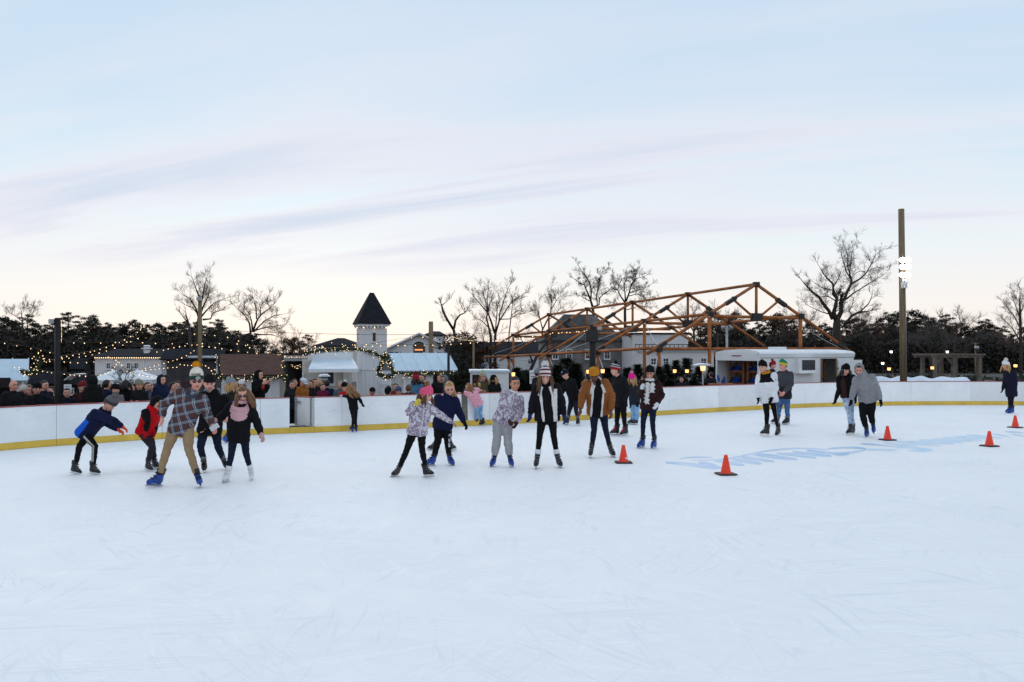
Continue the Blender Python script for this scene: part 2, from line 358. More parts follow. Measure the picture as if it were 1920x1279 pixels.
for i, (a, b, opening) in enumerate(bounds):
    px = (lambda p: p.x / max(p.y, 1) * F + CX)(bpos((a + b) / 2)[0])
    tone = 1 if px < 560 or 640 < px < 700 else 2 if (1348 < px < 1420 or px > 1820 or 917 < px < 1010 or 470 < px < 520) else 0
    bseg('kick_strip', a + .003, b - .003, 0.006, .155, -.006, .045, m_kick)
    if opening: continue
    bseg('board_panel', a + .004, b - .004, .157, BH - .022, 0, .045, m_b[tone])
    bseg('cap_rail', a + .001, b - .001, BH - .02, BH, -.015, .075, m_cap)
    for s in (a + .05, b - .05):
        p, tg, no = bpos(s); fr = Matrix((tg, no, Vector((0, 0, 1)))).transposed()
        MB().box(p + no * .08 + Vector((0, 0, .44)), (.05, .06, .84), fr).build('support_post', m_steel, boards, org=boards.location)
def gate(name, label, s_hinge, ang, wdt, tone):
    p, tg, no = bpos(s_hinge); e = empty(name, p + no * .05); tag(e, label, 'gate')
    dr = (tg * math.cos(R(ang)) + no * math.sin(R(ang))).normalized(); nn = Vector((-dr.y, dr.x, 0)); fr = Matrix((dr, nn, Vector((0, 0, 1)))).transposed()
    c = dr * wdt / 2
    MB().box(c + Vector((0, 0, .54)), (wdt, .045, .76), fr).build('gate_panel', tone, e)
    MB().box(c + Vector((0, 0, .937)), (wdt, .07, .022), fr).build('cap_rail', m_cap, e)
    for a in (.03, wdt - .03): MB().box(dr * a + nn * .045 + Vector((0, 0, .52)), (.05, .04, .8), fr).build('frame_post', m_steel, e)
    MB().box(dr * (wdt * .8) + nn * .06 + Vector((0, 0, .8)), (.16, .05, .05), fr).build('latch', m_steel, e)
gate('rink_gate', 'grey-white rink gate swung open beside the man in the brown coat', gate1[1] - .02, 118, .70, m_b[2])
gate('rink_gate', 'narrow white rink gate standing open beside the girl in the pink puffer', gate2[0] + .02, 75, .6, m_b[0])
stp = empty('rink_step', bpos((gate1[0] + gate1[1]) / 2)[0] + bpos((gate1[0] + gate1[1]) / 2)[2] * .55); tag(stp, 'grey metal threshold step inside the open rink gate', 'step')
_fr = Matrix((bpos(gate1[0])[1], bpos(gate1[0])[2], Vector((0, 0, 1)))).transposed()
MB().box((0, 0, .17), (.8, .55, .03), _fr).build('tread', m_steel, stp); MB().box((-.36, 0, -.03), (.03, .5, .38), _fr).build('side_plate', m_steel, stp); MB().box((.36, 0, -.03), (.03, .5, .38), _fr).build('side_plate', m_steel, stp)
# ------------------------------------------------------------------ buildings
m_white = mat('siding_white', (.74, .74, .755), .7, .06, 3, .25, 5, stretch=(6, 6, .3)); m_cream = mat('siding_cream', (.68, .64, .58), .7, .06, 3, .25, 5); m_greyst = mat('stone_grey', (.20, .195, .19), .9, .3, 2.2, .6, 8); m_trim = mat('trim_white', (.78, .78, .79), .55, .04, 4)
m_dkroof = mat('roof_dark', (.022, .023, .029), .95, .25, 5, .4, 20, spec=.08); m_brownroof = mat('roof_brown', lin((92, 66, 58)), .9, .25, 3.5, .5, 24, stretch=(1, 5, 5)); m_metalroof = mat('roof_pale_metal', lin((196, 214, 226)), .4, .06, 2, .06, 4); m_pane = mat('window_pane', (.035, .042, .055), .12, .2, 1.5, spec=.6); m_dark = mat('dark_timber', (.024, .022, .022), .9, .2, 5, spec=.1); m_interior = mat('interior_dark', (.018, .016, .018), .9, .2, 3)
m_warm = mat('lamp_warm', (.9, .6, .3), .5, 0, emit=(1, .46, .12), estr=2.2); m_bulb = mat('bulb_warm', (.9, .7, .45), .5, 0, emit=(1, .66, .34), estr=2.0); m_wire = mat('wire_black', (.02, .02, .02), .7, 0); m_wood = mat('pole_wood', (.20, .145, .085), .85, .3, 3, .4, 12, stretch=(5, 5, .4)); m_post = mat('post_black', (.008, .008, .009), .7, .2, 6)
m_needle = mat('garland_green', (.022, .045, .022), .8, .5, 30); m_glow = mat('window_glow', (.5, .2, .1), .5, 0, emit=(1, .35, .12), estr=1.1)
def root_at(name, px, d, phi, label, cat, group=None, z=None):
    x = (px - CX) / F * d; e = empty(name, (x, d, gz(x, d) if z is None else z), R(phi)); tag(e, label, cat, group); return e
def window(root, face, u, z, w, h, d0=0., mw=m_trim, arch=False, nx_=2, nz_=2, pane=m_pane, name='window'):
    """face 'f' = front (y = d0), 'l' = left gable (x = d0); frame with a recessed pane"""
    ex, en = (Vector((1, 0, 0)), Vector((0, -1, 0))) if face == 'f' else (Vector((0, -1, 0)), Vector((-1, 0, 0)))
    o = (Vector((u, d0, z)) if face == 'f' else Vector((d0, u, z))); fr = Matrix((ex, -en, Vector((0, 0, 1)))).transposed(); t = min(.07, w * .14)
    f = MB()
    for s in (-1, 1):
        f.box(o + ex * s * (w / 2 - t / 2) + en * .02, (t, .07, h), fr); f.box(o + Vector((0, 0, s * (h / 2 - t / 2))) + en * .021, (w - 2 * t, .068, t), fr)
    f.box(o + Vector((0, 0, -h / 2 - .02)) + en * .04, (w + .06, .12, .04), fr)
    wo = f.build(name, mw, root); MB().box(o + en * .004, (w - 2 * t, .012, h - 2 * t), fr).build('pane', pane, wo)
    if nx_ > 1 or nz_ > 1:
        g_ = MB()
        for i in range(1, nx_): g_.box(o + ex * (w * (i / nx_ - .5)) + en * .016, (.02, .012, h - 2 * t), fr)
        for i in range(1, nz_): g_.box(o + Vector((0, 0, h * (i / nz_ - .5))) + en * .017, (w - 2 * t, .012, .02), fr)
        g_.build('glazing_bar', mw, wo)
    return wo
def gable(root, L, Wd, ze, zr, wall, roof, over=.22, rover=.3, battens=0, thick=.07, seams=0):
    w = MB(); w.prism([(0, 0), (Wd, 0), (Wd, ze), (Wd / 2, zr - thick), (0, ze)], 0, L, (Vector(), Vector((0, 1, 0)), Vector((0, 0, 1)), Vector((1, 0, 0)))); wo = w.build('wall', wall, root)
    sl = (zr - ze) / (Wd / 2); r = MB()
    for sg in (-1, 1):
        yo = Wd / 2 + sg * (Wd / 2 + over); zo = ze - sl * over; ym = Wd / 2; n_ = Vector((0, sg * sl, 1)).normalized() * thick
        V = [Vector((-rover, yo, zo)), Vector((L + rover, yo, zo)), Vector((L + rover, ym, zr)), Vector((-rover, ym, zr))]
        r.add([v + Vector((0, 0, .012)) for v in V] + [v + n_ for v in V], [(0, 1, 2, 3), (7, 6, 5, 4), (0, 4, 5, 1), (1, 5, 6, 2), (2, 6, 7, 3), (3, 7, 4, 0)])
    ro = r.build('roof', roof, root)
    if seams:
        s_ = MB(); fr = Matrix.Rotation(math.atan(sl), 3, 'X')
        for i in range(seams + 1):
            x = -rover + (L + 2 * rover) * i / seams
            s_.box((x, Wd / 4 - over / 2, (ze + zr) / 2 - sl * over / 2 + thick * 1.15), (.03, math.hypot(Wd / 2 + over, (zr - ze) + sl * over), .035), fr)
        s_.build('roof_seam', roof, ro)
    if battens:
        bt = MB()
        for i in range(battens + 1): bt.box((L * i / battens, -.012, ze / 2), (.045, .024, ze))
        nb = max(2, int(battens * Wd / L))
        for i in range(nb + 1):
            y = Wd * i / nb; h = ze + (zr - ze) * (1 - abs(y - Wd / 2) / (Wd / 2)) - .08; bt.box((-.012, y, h / 2), (.024, .045, h))
        bt.build('batten', wall, wo)
    return wo, ro
def leafy(mb, pts, r, rnd, per_m=260):
    for a, b in zip(pts, pts[1:]):
        ln = (b - a).length
        for i in range(int(ln * per_m)):
            c = a.lerp(b, rnd.random()) + Vector((rnd.gauss(0, 1), rnd.gauss(0, 1), rnd.gauss(0, 1))) * r * .35; v = Vector((rnd.gauss(0, 1), rnd.gauss(0, 1), rnd.gauss(0, 1))).normalized() * r * rnd.uniform(.5, 1.0); w = v.orthogonal().normalized() * r * .16
            mb.add([c + w, c - w, c + v], [(0, 1, 2)])
def octa(mb, c, r): mb.add([c + Vector(v) * r for v in ((1, 0, 0), (-1, 0, 0), (0, 1, 0), (0, -1, 0), (0, 0, 1), (0, 0, -1))], [(0, 2, 4), (2, 1, 4), (1, 3, 4), (3, 0, 4), (2, 0, 5), (1, 2, 5), (3, 1, 5), (0, 3, 5)])
def garland(pts, r, label, lights=26, seed=1, per_m=300):
    rnd = random.Random(seed); org = pts[0]; e = empty('garland', org); tag(e, label, 'garland')
    dense = [Vector(p) for p in catmull([tuple(p) for p in pts], 6)]; mb = MB(); leafy(mb, dense, r, rnd, per_m); mb.tube(dense, r * .35, 5); mb.build('greenery', m_needle, e, org=org)
    bb = MB()
    tot = sum((b - a).length for a, b in zip(dense, dense[1:]))
    for a, b in zip(dense, dense[1:]):
        for i in range(max(0, int(rnd.random() + .7 * lights * (b - a).length / tot))):
            octa(bb, a.lerp(b, rnd.random()) + Vector((rnd.gauss(0, 1), rnd.uniform(-1.2, -.2), rnd.gauss(0, 1))) * r * .7, .0155)
    bo = bb.build('bulb_cluster', m_bulb, e, org=org); bo['kind'] = 'stuff'
    return e
# --- stall at the far left edge, long side out of the frame
e = root_at('market_stall', -62, 27.0, 28, 'market stall with pale metal roof at the left edge of the picture', 'stall')
gable(e, 1.5, 1.5, 2.14, 2.68, m_white, m_metalroof, .2, .18, 7, seams=4)
window(e, 'f', 1.4, 1.35, .3, .6, 0); MB().box((.95, -.02, .95), (.5, .05, 1.75)).build('door', m_dark, e); MB().box((.75, -.45, 2.0), (.9, .5, .3)).build('sign_board', m_dark, e)
garland([W(38, 695, 26.6), W(52, 700, 26.5), W(66, 694, 26.4), W(73, 684, 26.4), W(66, 670, 26.5)], .11, 'lit green garland on the corner of the stall at the left edge', 40, 3)
# --- pale two storey house behind the tents
e = root_at('house', 178, 62, 3, 'pale two storey house with dark roof and eaves lights behind the white tents', 'house')
Lh = 122 / F * 62; zt = W(0, 672, 62).z - e.location.z
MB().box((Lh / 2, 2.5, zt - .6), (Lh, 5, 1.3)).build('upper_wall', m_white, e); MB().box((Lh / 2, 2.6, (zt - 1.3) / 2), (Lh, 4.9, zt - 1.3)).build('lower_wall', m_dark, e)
rf = MB(); zr = W(0, 654, 62).z - e.location.z
rf.loft([[Vector((-.3, -.3, zt + .06)), Vector((Lh + 1.5, -.3, zt + .06)), Vector((Lh + 1.5, 5.3, zt + .06)), Vector((-.3, 5.3, zt + .06))], [Vector((-.3, -.3, zt + .14)), Vector((Lh + 1.5, -.3, zt + .14)), Vector((Lh + 1.5, 5.3, zt + .14)), Vector((-.3, 5.3, zt + .14))], [Vector((.6, 2.4, zr)), Vector((Lh + 1.2, 2.4, zr)), Vector((Lh + 1.2, 2.6, zr)), Vector((.6, 2.6, zr))]]); ro = rf.build('roof', m_dkroof, e)
cx_ = 86 / F * 62; cz = W(0, 672, 62).z - e.location.z
cp = MB(); cp.box((cx_, 1.0, cz + .35), (.36, .36, .9)); cp.box((cx_, 1.0, cz + .72), (.62, .62, .07)); cp.box((cx_, 1.0, cz + .92), (.42, .42, .1), top=.6); cp.build('chimney', m_trim, ro)
for u in (25, 62, 76): window(e, 'f', u / F * 62, zt - .55, .34, .48, 0)
MB().box((90 / F * 62, -.03, zt - .65), (.10, .06, 1.25)).build('corner_board', m_trim, e)
eb = MB(); wr = [W(178 + i * 4.07, 671, 61.5) for i in range(31)]
for p in wr: octa(eb, p, .045)
sl = empty('string_light', wr[0]); tag(sl, 'straight row of eaves bulbs along the pale house roof', 'string lights', 'string lights over the village'); o = eb.build('bulb_row', m_bulb, sl, org=wr[0]); o['kind'] = 'stuff'; MB().tube([wr[0] + Vector((0, .02, .03)), wr[-1] + Vector((0, .02, .03))], .01, 4).build('wire', m_wire, sl, org=wr[0])
# --- dark low sheds below it
for px, w_, d_, h_, lab in ((58, 50, 46, 1.35, 'low dark shed roof left of the black light pole'), (116, 40, 47, 1.25, 'low dark shed roof behind the curved white canopy'), (136, 22, 52, 2.0, 'taller dark barn wall beside the pale house')):
    e = root_at('shed', px, d_, 2, lab, 'shed'); gable(e, w_ / F * d_, .9, h_, h_ + .5, m_dark, m_dkroof, .15, .1); window(e, 'f', w_ / F * d_ * .4, h_ * .6, .4, .4, 0)
# --- two white peaked canopies
def tent(px, d, w, h0, h1, label):
    e = root_at('canopy_tent', px, d, 6, label, 'tent', 'white canopy tents'); a = w / 2; mb = MB(); n = 6; rings = []
    for i in range(n + 1):
        t = i / n; r = a * (1 - t) ** 1.12 + .03; z = h0 + (h1 - h0) * (t ** 1.05)
        rings.append([Vector((x * r, y * r, z)) for x, y in ((-1, -1), (0, -.985), (1, -1), (.985, 0), (1, 1), (0, .985), (-1, 1), (-.985, 0))])
    c = mb.loft(rings).build('canopy', mat('tent_fabric', (.80, .82, .84), .7, .05, 2), e)
    MB().loft([[Vector((x * s, y * s, z)) for x, y in ((-a, -a), (a, -a), (a, a), (-a, a))] for s, z in ((1.0, h0 - .22), (1.004, h0))], False).build('valance', MATS['tent_fabric'], c)
    for x in (-1, 1):
        for y in (-1, 1): MB().tube([(x * a * .97, y * a * .97, 0), (x * a * .97, y * a * .97, h0)], .03, 6).build('leg', m_trim, e)
tent(214, 50, 2.3, W(0, 712, 50).z + .84, W(0, 693, 50).z + .84, 'left of the two white peaked canopy tents'); tent(258, 49, 2.4, W(0, 711, 49).z + .84, W(0, 693, 49).z + .84, 'right of the two white peaked canopy tents')
# --- curved white canopy, paper signs
e = root_at('curved_awning', 141, 36, 0, 'small curved white canopy on a thin post near the black pole', 'awning'); zc = W(0, 705, 36).z - e.location.z
aw = MB(); aw.loft([[Vector((-.32 + .64 * t + o_[0], o_[1], zc - .18 + .26 * math.sin(t * 1.9) + o_[2])) for o_ in ((0, -.3, 0), (0, .3, 0), (0, .3, .03), (0, -.3, .03))] for t in [i / 8 for i in range(9)]]); aw.build('canopy', m_trim, e); MB().tube([(-.28, 0, 0), (-.28, 0, zc - .15)], .025, 6).build('post', m_post, e)
def paper_sign(px, py, d, w, h, label, lines=3, tilt=0, post=True, ink=(.1, .25, .5)):
    c = W(px, py, d); e = empty('sign', (c.x, d, gz(c.x, d)), R(tilt)); tag(e, label, 'sign'); z = c.z - e.location.z
    MB().box((0, 0, z), (w, .02, h)).build('board', m_trim, e)
    if post: MB().box((0, .05, z / 2), (.05, .04, z)).build('post', m_post, e)
    t_ = MB(); rr = random.Random(int(px))
    for i in range(lines):
        zz = z + h * (.28 - .24 * i); x = -w * .36
        while x < w * .33:
            l_ = rr.uniform(.04, .1) * w * 2; t_.box((x + l_ / 2, -.0125, zz), (min(l_, w * .36 - x), .003, h * .075)); x += l_ + w * .06
    t_.build('print', mat('ink_%d' % int(ink[0] * 100 + ink[2] * 10), ink, .7, 0), e)
paper_sign(127, 729, 23.5, .20, .24, 'small white printed sign just right of the black pole'); paper_sign(89, 740, 24.5, .20, .2, 'small white sign leaning left of the black pole', 2, 20)
paper_sign(1001, 707, 30, .30, .48, 'white notice board behind the man in the tan jacket', 3, 0, True, (.05, .05, .05))
# --- black festooned house between the plaid man and the hut
e = root_at('dark_shop', 312, 46, 3, 'dark timber shop front with garlands behind the man in plaid', 'shop'); Ls_ = 92 / F * 46; gable(e, Ls_, 2, W(0, 672, 46).z - e.location.z, W(0, 656, 46).z - e.location.z, mat('shop_wall', (.05, .045, .05), .8, .3, 2), m_dkroof)
for u in (.35, .62, .88): window(e, 'f', Ls_ * u, 1.0, .42, .7, 0, mat('frame_red', lin((92, 40, 38)), .7, .1, 5))
sn = MB(); sn.box((0, 0, 0), (190 / F * 44, .6, .10)); o = sn.build('snowy_roof_edge', mat('roof_frost', (.55, .6, .66), .7, .1, 3), None); o.location = W(450, 669, 44.5); tag(o, 'pale frosted flat roof edge behind the brown roofed hut', 'roof')
# --- brown roofed hut
e = root_at('market_hut', 424, 33, 22, 'white market hut with brown shingle roof and lit garland', 'hut'); gze = e.location.z
ze_ = W(0, 701, 33).z - gze; zr_ = W(0, 666.5, 33.9).z - gze
gable(e, 1.98, 1.9, ze_, zr_, m_white, m_brownroof, .14, .2, 8)
MB().box((-.03, .95, 1.0), (.06, .55, 1.9)).build('door', m_trim, e); window(e, 'l', .95, 1.35, .34, .8, -.06, m_trim, False, 1, 4)
pk = MB(); pk.prism([(-.26, 0), (.26, 0), (0, .62)], 0, .05, (Vector((-.3, .95, ze_ - .02)), Vector((0, 1, 0)), Vector((0, 0, 1)), Vector((1, 0, 0)))); pk.build('gable_peak', m_trim, e)
fw = lambda x, y, z: e.matrix_basis @ Vector((x, y, z))
garland([fw(-.22, 1.95, ze_ - .25), fw(-.22, 1.4, ze_ + .25), fw(-.22, .95, zr_ - .02), fw(-.22, .5, ze_ + .3), fw(-.22, -.12, ze_ - .18)], .10, 'lit garland on the gable of the brown roofed hut', 40, 5)
garland([fw(-.22, -.2, ze_ - .12), fw(.45, -.2, ze_ - .2), fw(1.0, -.2, ze_ - .13), fw(1.6, -.2, ze_ - .2), fw(2.21, -.2, ze_ - .1), fw(2.2, .1, ze_ - .3)], .10, 'lit garland along the eaves of the brown roofed hut', 60, 6)
garland([fw(2.2, .9, zr_), fw(2.2, .4, (ze_ + zr_) / 2), fw(2.2, -.15, ze_ - .05)], .08, 'lit garland down the right rake of the brown roofed hut', 22, 7)
wreath = MB(); c = fw(1.75, -.03, 1.0); ring = [c + Vector((math.cos(R(a)) * .09, -.02, math.sin(R(a)) * .09)) for a in range(0, 361, 30)]; leafy(wreath, ring, .06, random.Random(2), 300); wreath.tube(ring, .02, 5); o = wreath.build('wreath', m_needle); tag(o, 'small dark wreath on the wall of the brown roofed hut', 'wreath')
# --- dark open pavilion with frosted roof between the huts
e = root_at('open_shelter', 536, 38, 4, 'dark open shelter with pale roof edge between the two huts', 'shelter'); Lw = 68 / F * 38; z1 = W(0, 677, 38).z - e.location.z; z2 = W(0, 668, 38).z - e.location.z
MB().box((Lw / 2, 2.2, z1 / 2), (Lw, .1, z1)).build('back_wall', m_interior, e); MB().box((Lw / 2 + .1, 1.1, (z1 + z2) / 2), (Lw + .4, 2.6, z2 - z1)).build('roof', mat('roof_grey', (.27, .28, .31), .7, .1, 3), e)
for x in (.05, Lw): MB().box((x, .0, z1 / 2), (.10, .10, z1)).build('post', m_post, e)
MB().box((.06, 1.1, z1 / 2), (.06, 2.2, z1 - .02)).build('side_wall', m_interior, e)
garland([W(545, 686, 37.2), W(560, 688.5, 37.2), W(575, 687, 37.2), W(588, 683, 37.2), W(591, 676, 37.2)], .09, 'lit garland across the dark open shelter', 40, 8)
# --- white stall with sloping awning
e = root_at('awning_stall', 671, 33, 18, 'white board stall with sloping pale awning below the tower', 'stall'); gze = e.location.z; Z = lambda y, d=33: W(0, y, d).z - gze
ztop = Z(661); zrk = Z(676)
fw = lambda x, y, z: e.matrix_basis @ Vector((x, y, z))
g_ = MB(); Lg = 1.55; g_.prism([(0, 0), (Lg, 0), (Lg, Z(684)), (.45, ztop), (0, ztop - .02)], 0, .08, (Vector((0, 0, 0)), Vector((1, 0, 0)), Vector((0, 0, 1)), Vector((0, 1, 0)))); wl_ = g_.build('wall', m_white, e)
bt = MB()
for i in range(11):
    x = Lg * i / 10; h = (ztop if x < .45 else ztop + (Z(684) - ztop) * (x - .45) / (Lg - .45)) - .04; bt.box((min(max(x, .02), Lg - .02), -.012, h / 2), (.03, .022, h))
bt.box((Lg / 2, -.016, Z(693)), (Lg, .03, .03)); bt.build('batten', m_white, wl_)
dr = MB().box((1.2, -.03, .98), (.62, .05, 1.55)).build('door', m_white, e); db = MB(); db.box((1.2, -.062, .98), (.07, .02, 1.5), Matrix.Rotation(R(32), 3, 'Y')); db.box((1.2, -.065, 1.7), (.6, .02, .06)); db.box((1.2, -.065, .98), (.6, .02, .06)); db.build('brace', m_trim, dr)
MB().box((-1.0, 1.6, Z(684) / 2 + .1), (1.95, .1, Z(684) + .2)).build('back_wall', m_cream, e)
MB().box((-.9, 1.35, (ztop + Z(676)) / 2), (1.75, .08, ztop - Z(676))).build('fascia', m_trim, e)
ar = MB(); V = [(-1.9, -.35, Z(693.5)), (.0, -.35, Z(693.5)), (-.02, 1.3, Z(676)), (-1.6, 1.3, Z(676))]; ar.add(V + [(x, y, z + .05) for x, y, z in V], [(3, 2, 1, 0), (4, 5, 6, 7), (0, 1, 5, 4), (1, 2, 6, 5), (2, 3, 7, 6), (3, 0, 4, 7)]); aw_ = ar.build('awning', m_metalroof, e)
MB().box((-.95, -.37, Z(695)), (1.88, .03, .10)).build('awning_edge', m_trim, aw_)
window(e, 'f', -1.0, Z(709), .62, .65, 1.54, m_trim, False, 2, 1); MB().box((-1.0, 1.25, .75), (1.9, .55, .9)).build('counter', m_dark, e)
for x in (-1.95, -.35): MB().box((x, 1.49, Z(700) / 2), (.07, .07, Z(700))).build('post', m_trim, e)
garland([fw(-2.0, .9, ztop - .05), fw(-1.2, .5, ztop + .1), fw(-.6, .2, ztop + .13), fw(0, 0, ztop + .14), fw(.5, -.06, ztop + .02), fw(1.0, -.06, Z(671)), fw(1.6, -.06, Z(684))], .11, 'long lit garland over the roof edge of the awning stall', 90, 9)
# --- pale roofed hut
e = root_at('market_hut', 759, 30.5, 24, 'white market hut with pale metal roof right of the awning stall', 'hut'); gze = e.location.z; Z = lambda y, d=30.5: W(0, y, d).z - gze
ze_ = Z(693); zr_ = W(0, 665, 31.5).z - gze
gable(e, 1.52, 1.75, ze_, zr_, m_white, m_metalroof, .16, .42, 0, seams=5)
fw = lambda x, y, z: e.matrix_basis @ Vector((x, y, z))
MB().box((-.03, .6, .9), (.06, .75, 1.75)).build('door', m_trim, e); window(e, 'l', .6, 1.2, .5, .95, -.06, m_trim, False, 1, 1); window(e, 'l', 1.35, 1.25, .34, .8, 0, m_trim, False, 1, 1)
MB().box((-.01, -.01, ze_ / 2), (.09, .09, ze_)).build('corner_board', m_trim, e)
garland([fw(-.46, 2.0, ze_ - .1), fw(-.46, 1.4, ze_ + .2), fw(-.46, .88, zr_ + .02), fw(-.46, .4, ze_ + .35), fw(-.46, -.18, ze_ - .12)], .11, 'thick lit garland on the gable of the pale roofed hut', 55, 10)
garland([fw(-.46, .0, ze_ - .2), fw(-.46, .6, ze_ - .28), fw(-.46, 1.3, ze_ - .25), fw(-.46, 1.9, ze_ - .2)], .10, 'lit garland across the gable foot of the pale roofed hut', 25, 11)
garland([fw(-.44, -.2, ze_ - .1), fw(.3, -.2, ze_ - .17), fw(1.0, -.2, ze_ - .13), fw(1.95, -.2, ze_ - .14)], .09, 'lit garland along the eaves of the pale roofed hut', 36, 12)
# --- tower
e = root_at('tower', 677, 58, 20, 'slender white tower with steep dark pointed roof', 'tower'); gze = e.location.z; Z = lambda y, d=58: W(0, y, d).z - gze
tw = 1.78; MB().box((tw / 2, tw / 2, Z(611) / 2), (tw, tw, Z(611))).build('wall', mat('tower_white', (.72, .715, .72), .7, .05, 2, .2, 6, stretch=(1, 1, 8)), e)
MB().box((tw / 2, tw / 2, Z(609)), (tw + .34, tw + .34, .14)).build('cornice', m_trim, e)
for i in range(7):
    x = .12 + i * (tw - .24) / 6
    MB().box((x, -.10, Z(612.5)), (.10, .18, .14)).build('bracket', m_trim, e); MB().box((-.10, x, Z(612.5)), (.18, .10, .14)).build('bracket', m_trim, e)
rr_ = MB(); c0 = tw / 2
rr_.loft([[Vector((c0 + x * s, c0 + y * s, z)) for x, y in ((-1, -1), (1, -1), (1, 1), (-1, 1))] for s, z in ((tw / 2 + .26, Z(607.3)), (tw / 2 + .26, Z(606.3)), (tw / 2 - .12, Z(584)), (.15, Z(548.5)), (.13, Z(547)))]); rr_.build('roof', m_dkroof, e)
window(e, 'f', tw * .5, Z(632), .30, .68, 0, m_trim, False, 1, 1, mat('pane_dim_red', (.06, .02, .02), .3, .2, 3)); window(e, 'l', tw * .55, Z(632), .30, .68, 0, m_trim, False, 1, 1)
hd = MB(); hd.prism([(-.17, 0), (.17, 0), (0, .2)], 0, .05, (Vector((tw * .5, -.01, Z(622.6))), Vector((1, 0, 0)), Vector((0, 0, 1)), Vector((0, -1, 0)))); hd.build('window_hood', m_trim, e)
bb = MB()
for x, y in ((.15, -.18), (tw * .5, -.18), (tw - .1, -.18), (-.18, .5), (-.18, tw - .2)): octa(bb, Vector((x, y, Z(614.5))), .05)
bo = bb.build('soffit_lamp', m_bulb, e)
arc = MB(); arc.tube([(tw * .5 + .32 * math.cos(R(a)), -.012, Z(664) + .52 * math.sin(R(a))) for a in range(0, 181, 15)], .025, 5); arc.build('arch_moulding', m_trim, e)
# --- white gabled chapel with arched window
e = root_at('chapel', 727, 66, 4, 'white gabled chapel front with dark arched window beside the tower', 'chapel'); gze = e.location.z; Z = lambda y, d=66: W(0, y, d).z - gze; X = lambda px: (px - 727) / F * 66
fr_ = MB(); fr_.prism([(X(722), 0), (X(840), 0), (X(840), Z(650)), (X(786), Z(627)), (X(722), Z(655))], 0, 7, (Vector((0, 0, 0)), Vector((1, 0, 0)), Vector((0, 0, 1)), Vector((0, 1, 0)))); fr_.build('wall', m_white, e)
for a, b_ in (((720, 656.5), (786, 626)), ((786, 626), (843, 651))):
    p, q_ = Vector((X(a[0]), 0, Z(a[1]))), Vector((X(b_[0]), 0, Z(b_[1]))); mb = MB(); up_ = Vector((0, 0, .10)); V = [p + Vector((0, -.3, 0)), q_ + Vector((0, -.3, 0)), q_ + Vector((0, 7.2, 0)), p + Vector((0, 7.2, 0))]
    mb.add([v + Vector((0, 0, .02)) for v in V] + [v + up_ for v in V], [(0, 1, 2, 3), (7, 6, 5, 4), (0, 4, 5, 1), (1, 5, 6, 2), (2, 6, 7, 3), (3, 7, 4, 0)]); mb.build('roof', m_dkroof, e)
    tr_ = MB(); tr_.tube([p + Vector((0, -.31, .0)), q_ + Vector((0, -.31, .0))], .07, 4); tr_.build('bargeboard', m_trim, e)
aw_ = MB(); cxw = X(785); rw = 10 / F * 66; poly = [(-rw, 0), (rw, 0), (rw, Z(651) - Z(667))] + [(rw * math.cos(R(a)), Z(651) - Z(667) + rw * .95 * math.sin(R(a))) for a in range(15, 180, 15)] + [(-rw, Z(651) - Z(667))]
aw_.prism(poly, 0, .04, (Vector((cxw, -.002, Z(667))), Vector((1, 0, 0)), Vector((0, 0, 1)), Vector((0, -1, 0)))); wn = aw_.build('arched_window', m_pane, e)
f2 = MB(); f2.tube([Vector((cxw, -.05, Z(667))) + Vector((x, 0, z)) for x, z in poly[1:]], .05, 5); f2.build('frame', m_dark, wn)
MB().box((cxw, -.06, Z(656)), (rw * 1.5, .03, .10)).build('lit_shelf', m_glow, wn); MB().box((cxw, -.055, Z(650)), (rw * 1.3, .02, .28)).build('interior', mat('interior_brick', lin((120, 74, 58)), .8, .2, 6), wn)
for px in (733, 746): MB().box((X(px), -.1, Z(662)), (.4, .22, .16)).build('planter', m_dark, e)
# dark hipped roofs behind the tower and beyond the chapel
def hip(name, pxa, pxb, ye, yr, d, label, mt, wallm, depth=6, inset=.28):
    e = root_at(name, pxa, d, 3, label, 'building'); gze = e.location.z; L_ = (pxb - pxa) / F * d; ze = W(0, ye, d).z - gze; zr = W(0, yr, d).z - gze
    MB().box((L_ / 2, depth / 2, ze / 2), (L_, depth, ze)).build('wall', wallm, e); r_ = MB(); o_ = .25
    r_.loft([[Vector((-o_, -o_, ze)), Vector((L_ + o_, -o_, ze)), Vector((L_ + o_, depth + o_, ze)), Vector((-o_, depth + o_, ze))], [Vector((-o_, -o_, ze + .1)), Vector((L_ + o_, -o_, ze + .1)), Vector((L_ + o_, depth + o_, ze + .1)), Vector((-o_, depth + o_, ze + .1))], [Vector((L_ * inset, depth * .48, zr)), Vector((L_ * (1 - inset), depth * .48, zr)), Vector((L_ * (1 - inset), depth * .52, zr)), Vector((L_ * inset, depth * .52, zr))]]); r_.build('roof', mt, e); return e, L_, ze, zr
e, L_, ze, zr = hip('house', 592, 668, 650, 633, 80, 'low house with dark hipped roof left of the tower', m_dkroof, m_cream, inset=.42)
for i in range(6): window(e, 'f', L_ * (.08 + .09 * i), ze - .45, .26, .5, 0)
e, L_, ze, zr = hip('house', 798, 832, 630, 620, 84, 'small dark hipped roof rising behind the chapel', m_dkroof, m_white)
e, L_, ze, zr = hip('long_house', 838, 1024, 664, 640, 82, 'long low building with dark roof behind the left end of the pavilion', m_dkroof, m_white, 6, .05)
for i in range(5): window(e, 'f', L_ * (.12 + .18 * i), ze - .7, .5, .6, 0)
e, L_, ze, zr = hip('shed', 836, 905, 690, 664, 74, 'blue-grey shed roof beneath the bare trees left of the pavilion', mat('roof_bluegrey', (.06, .07, .10), .8, .2, 4), m_dark, 4, .06)
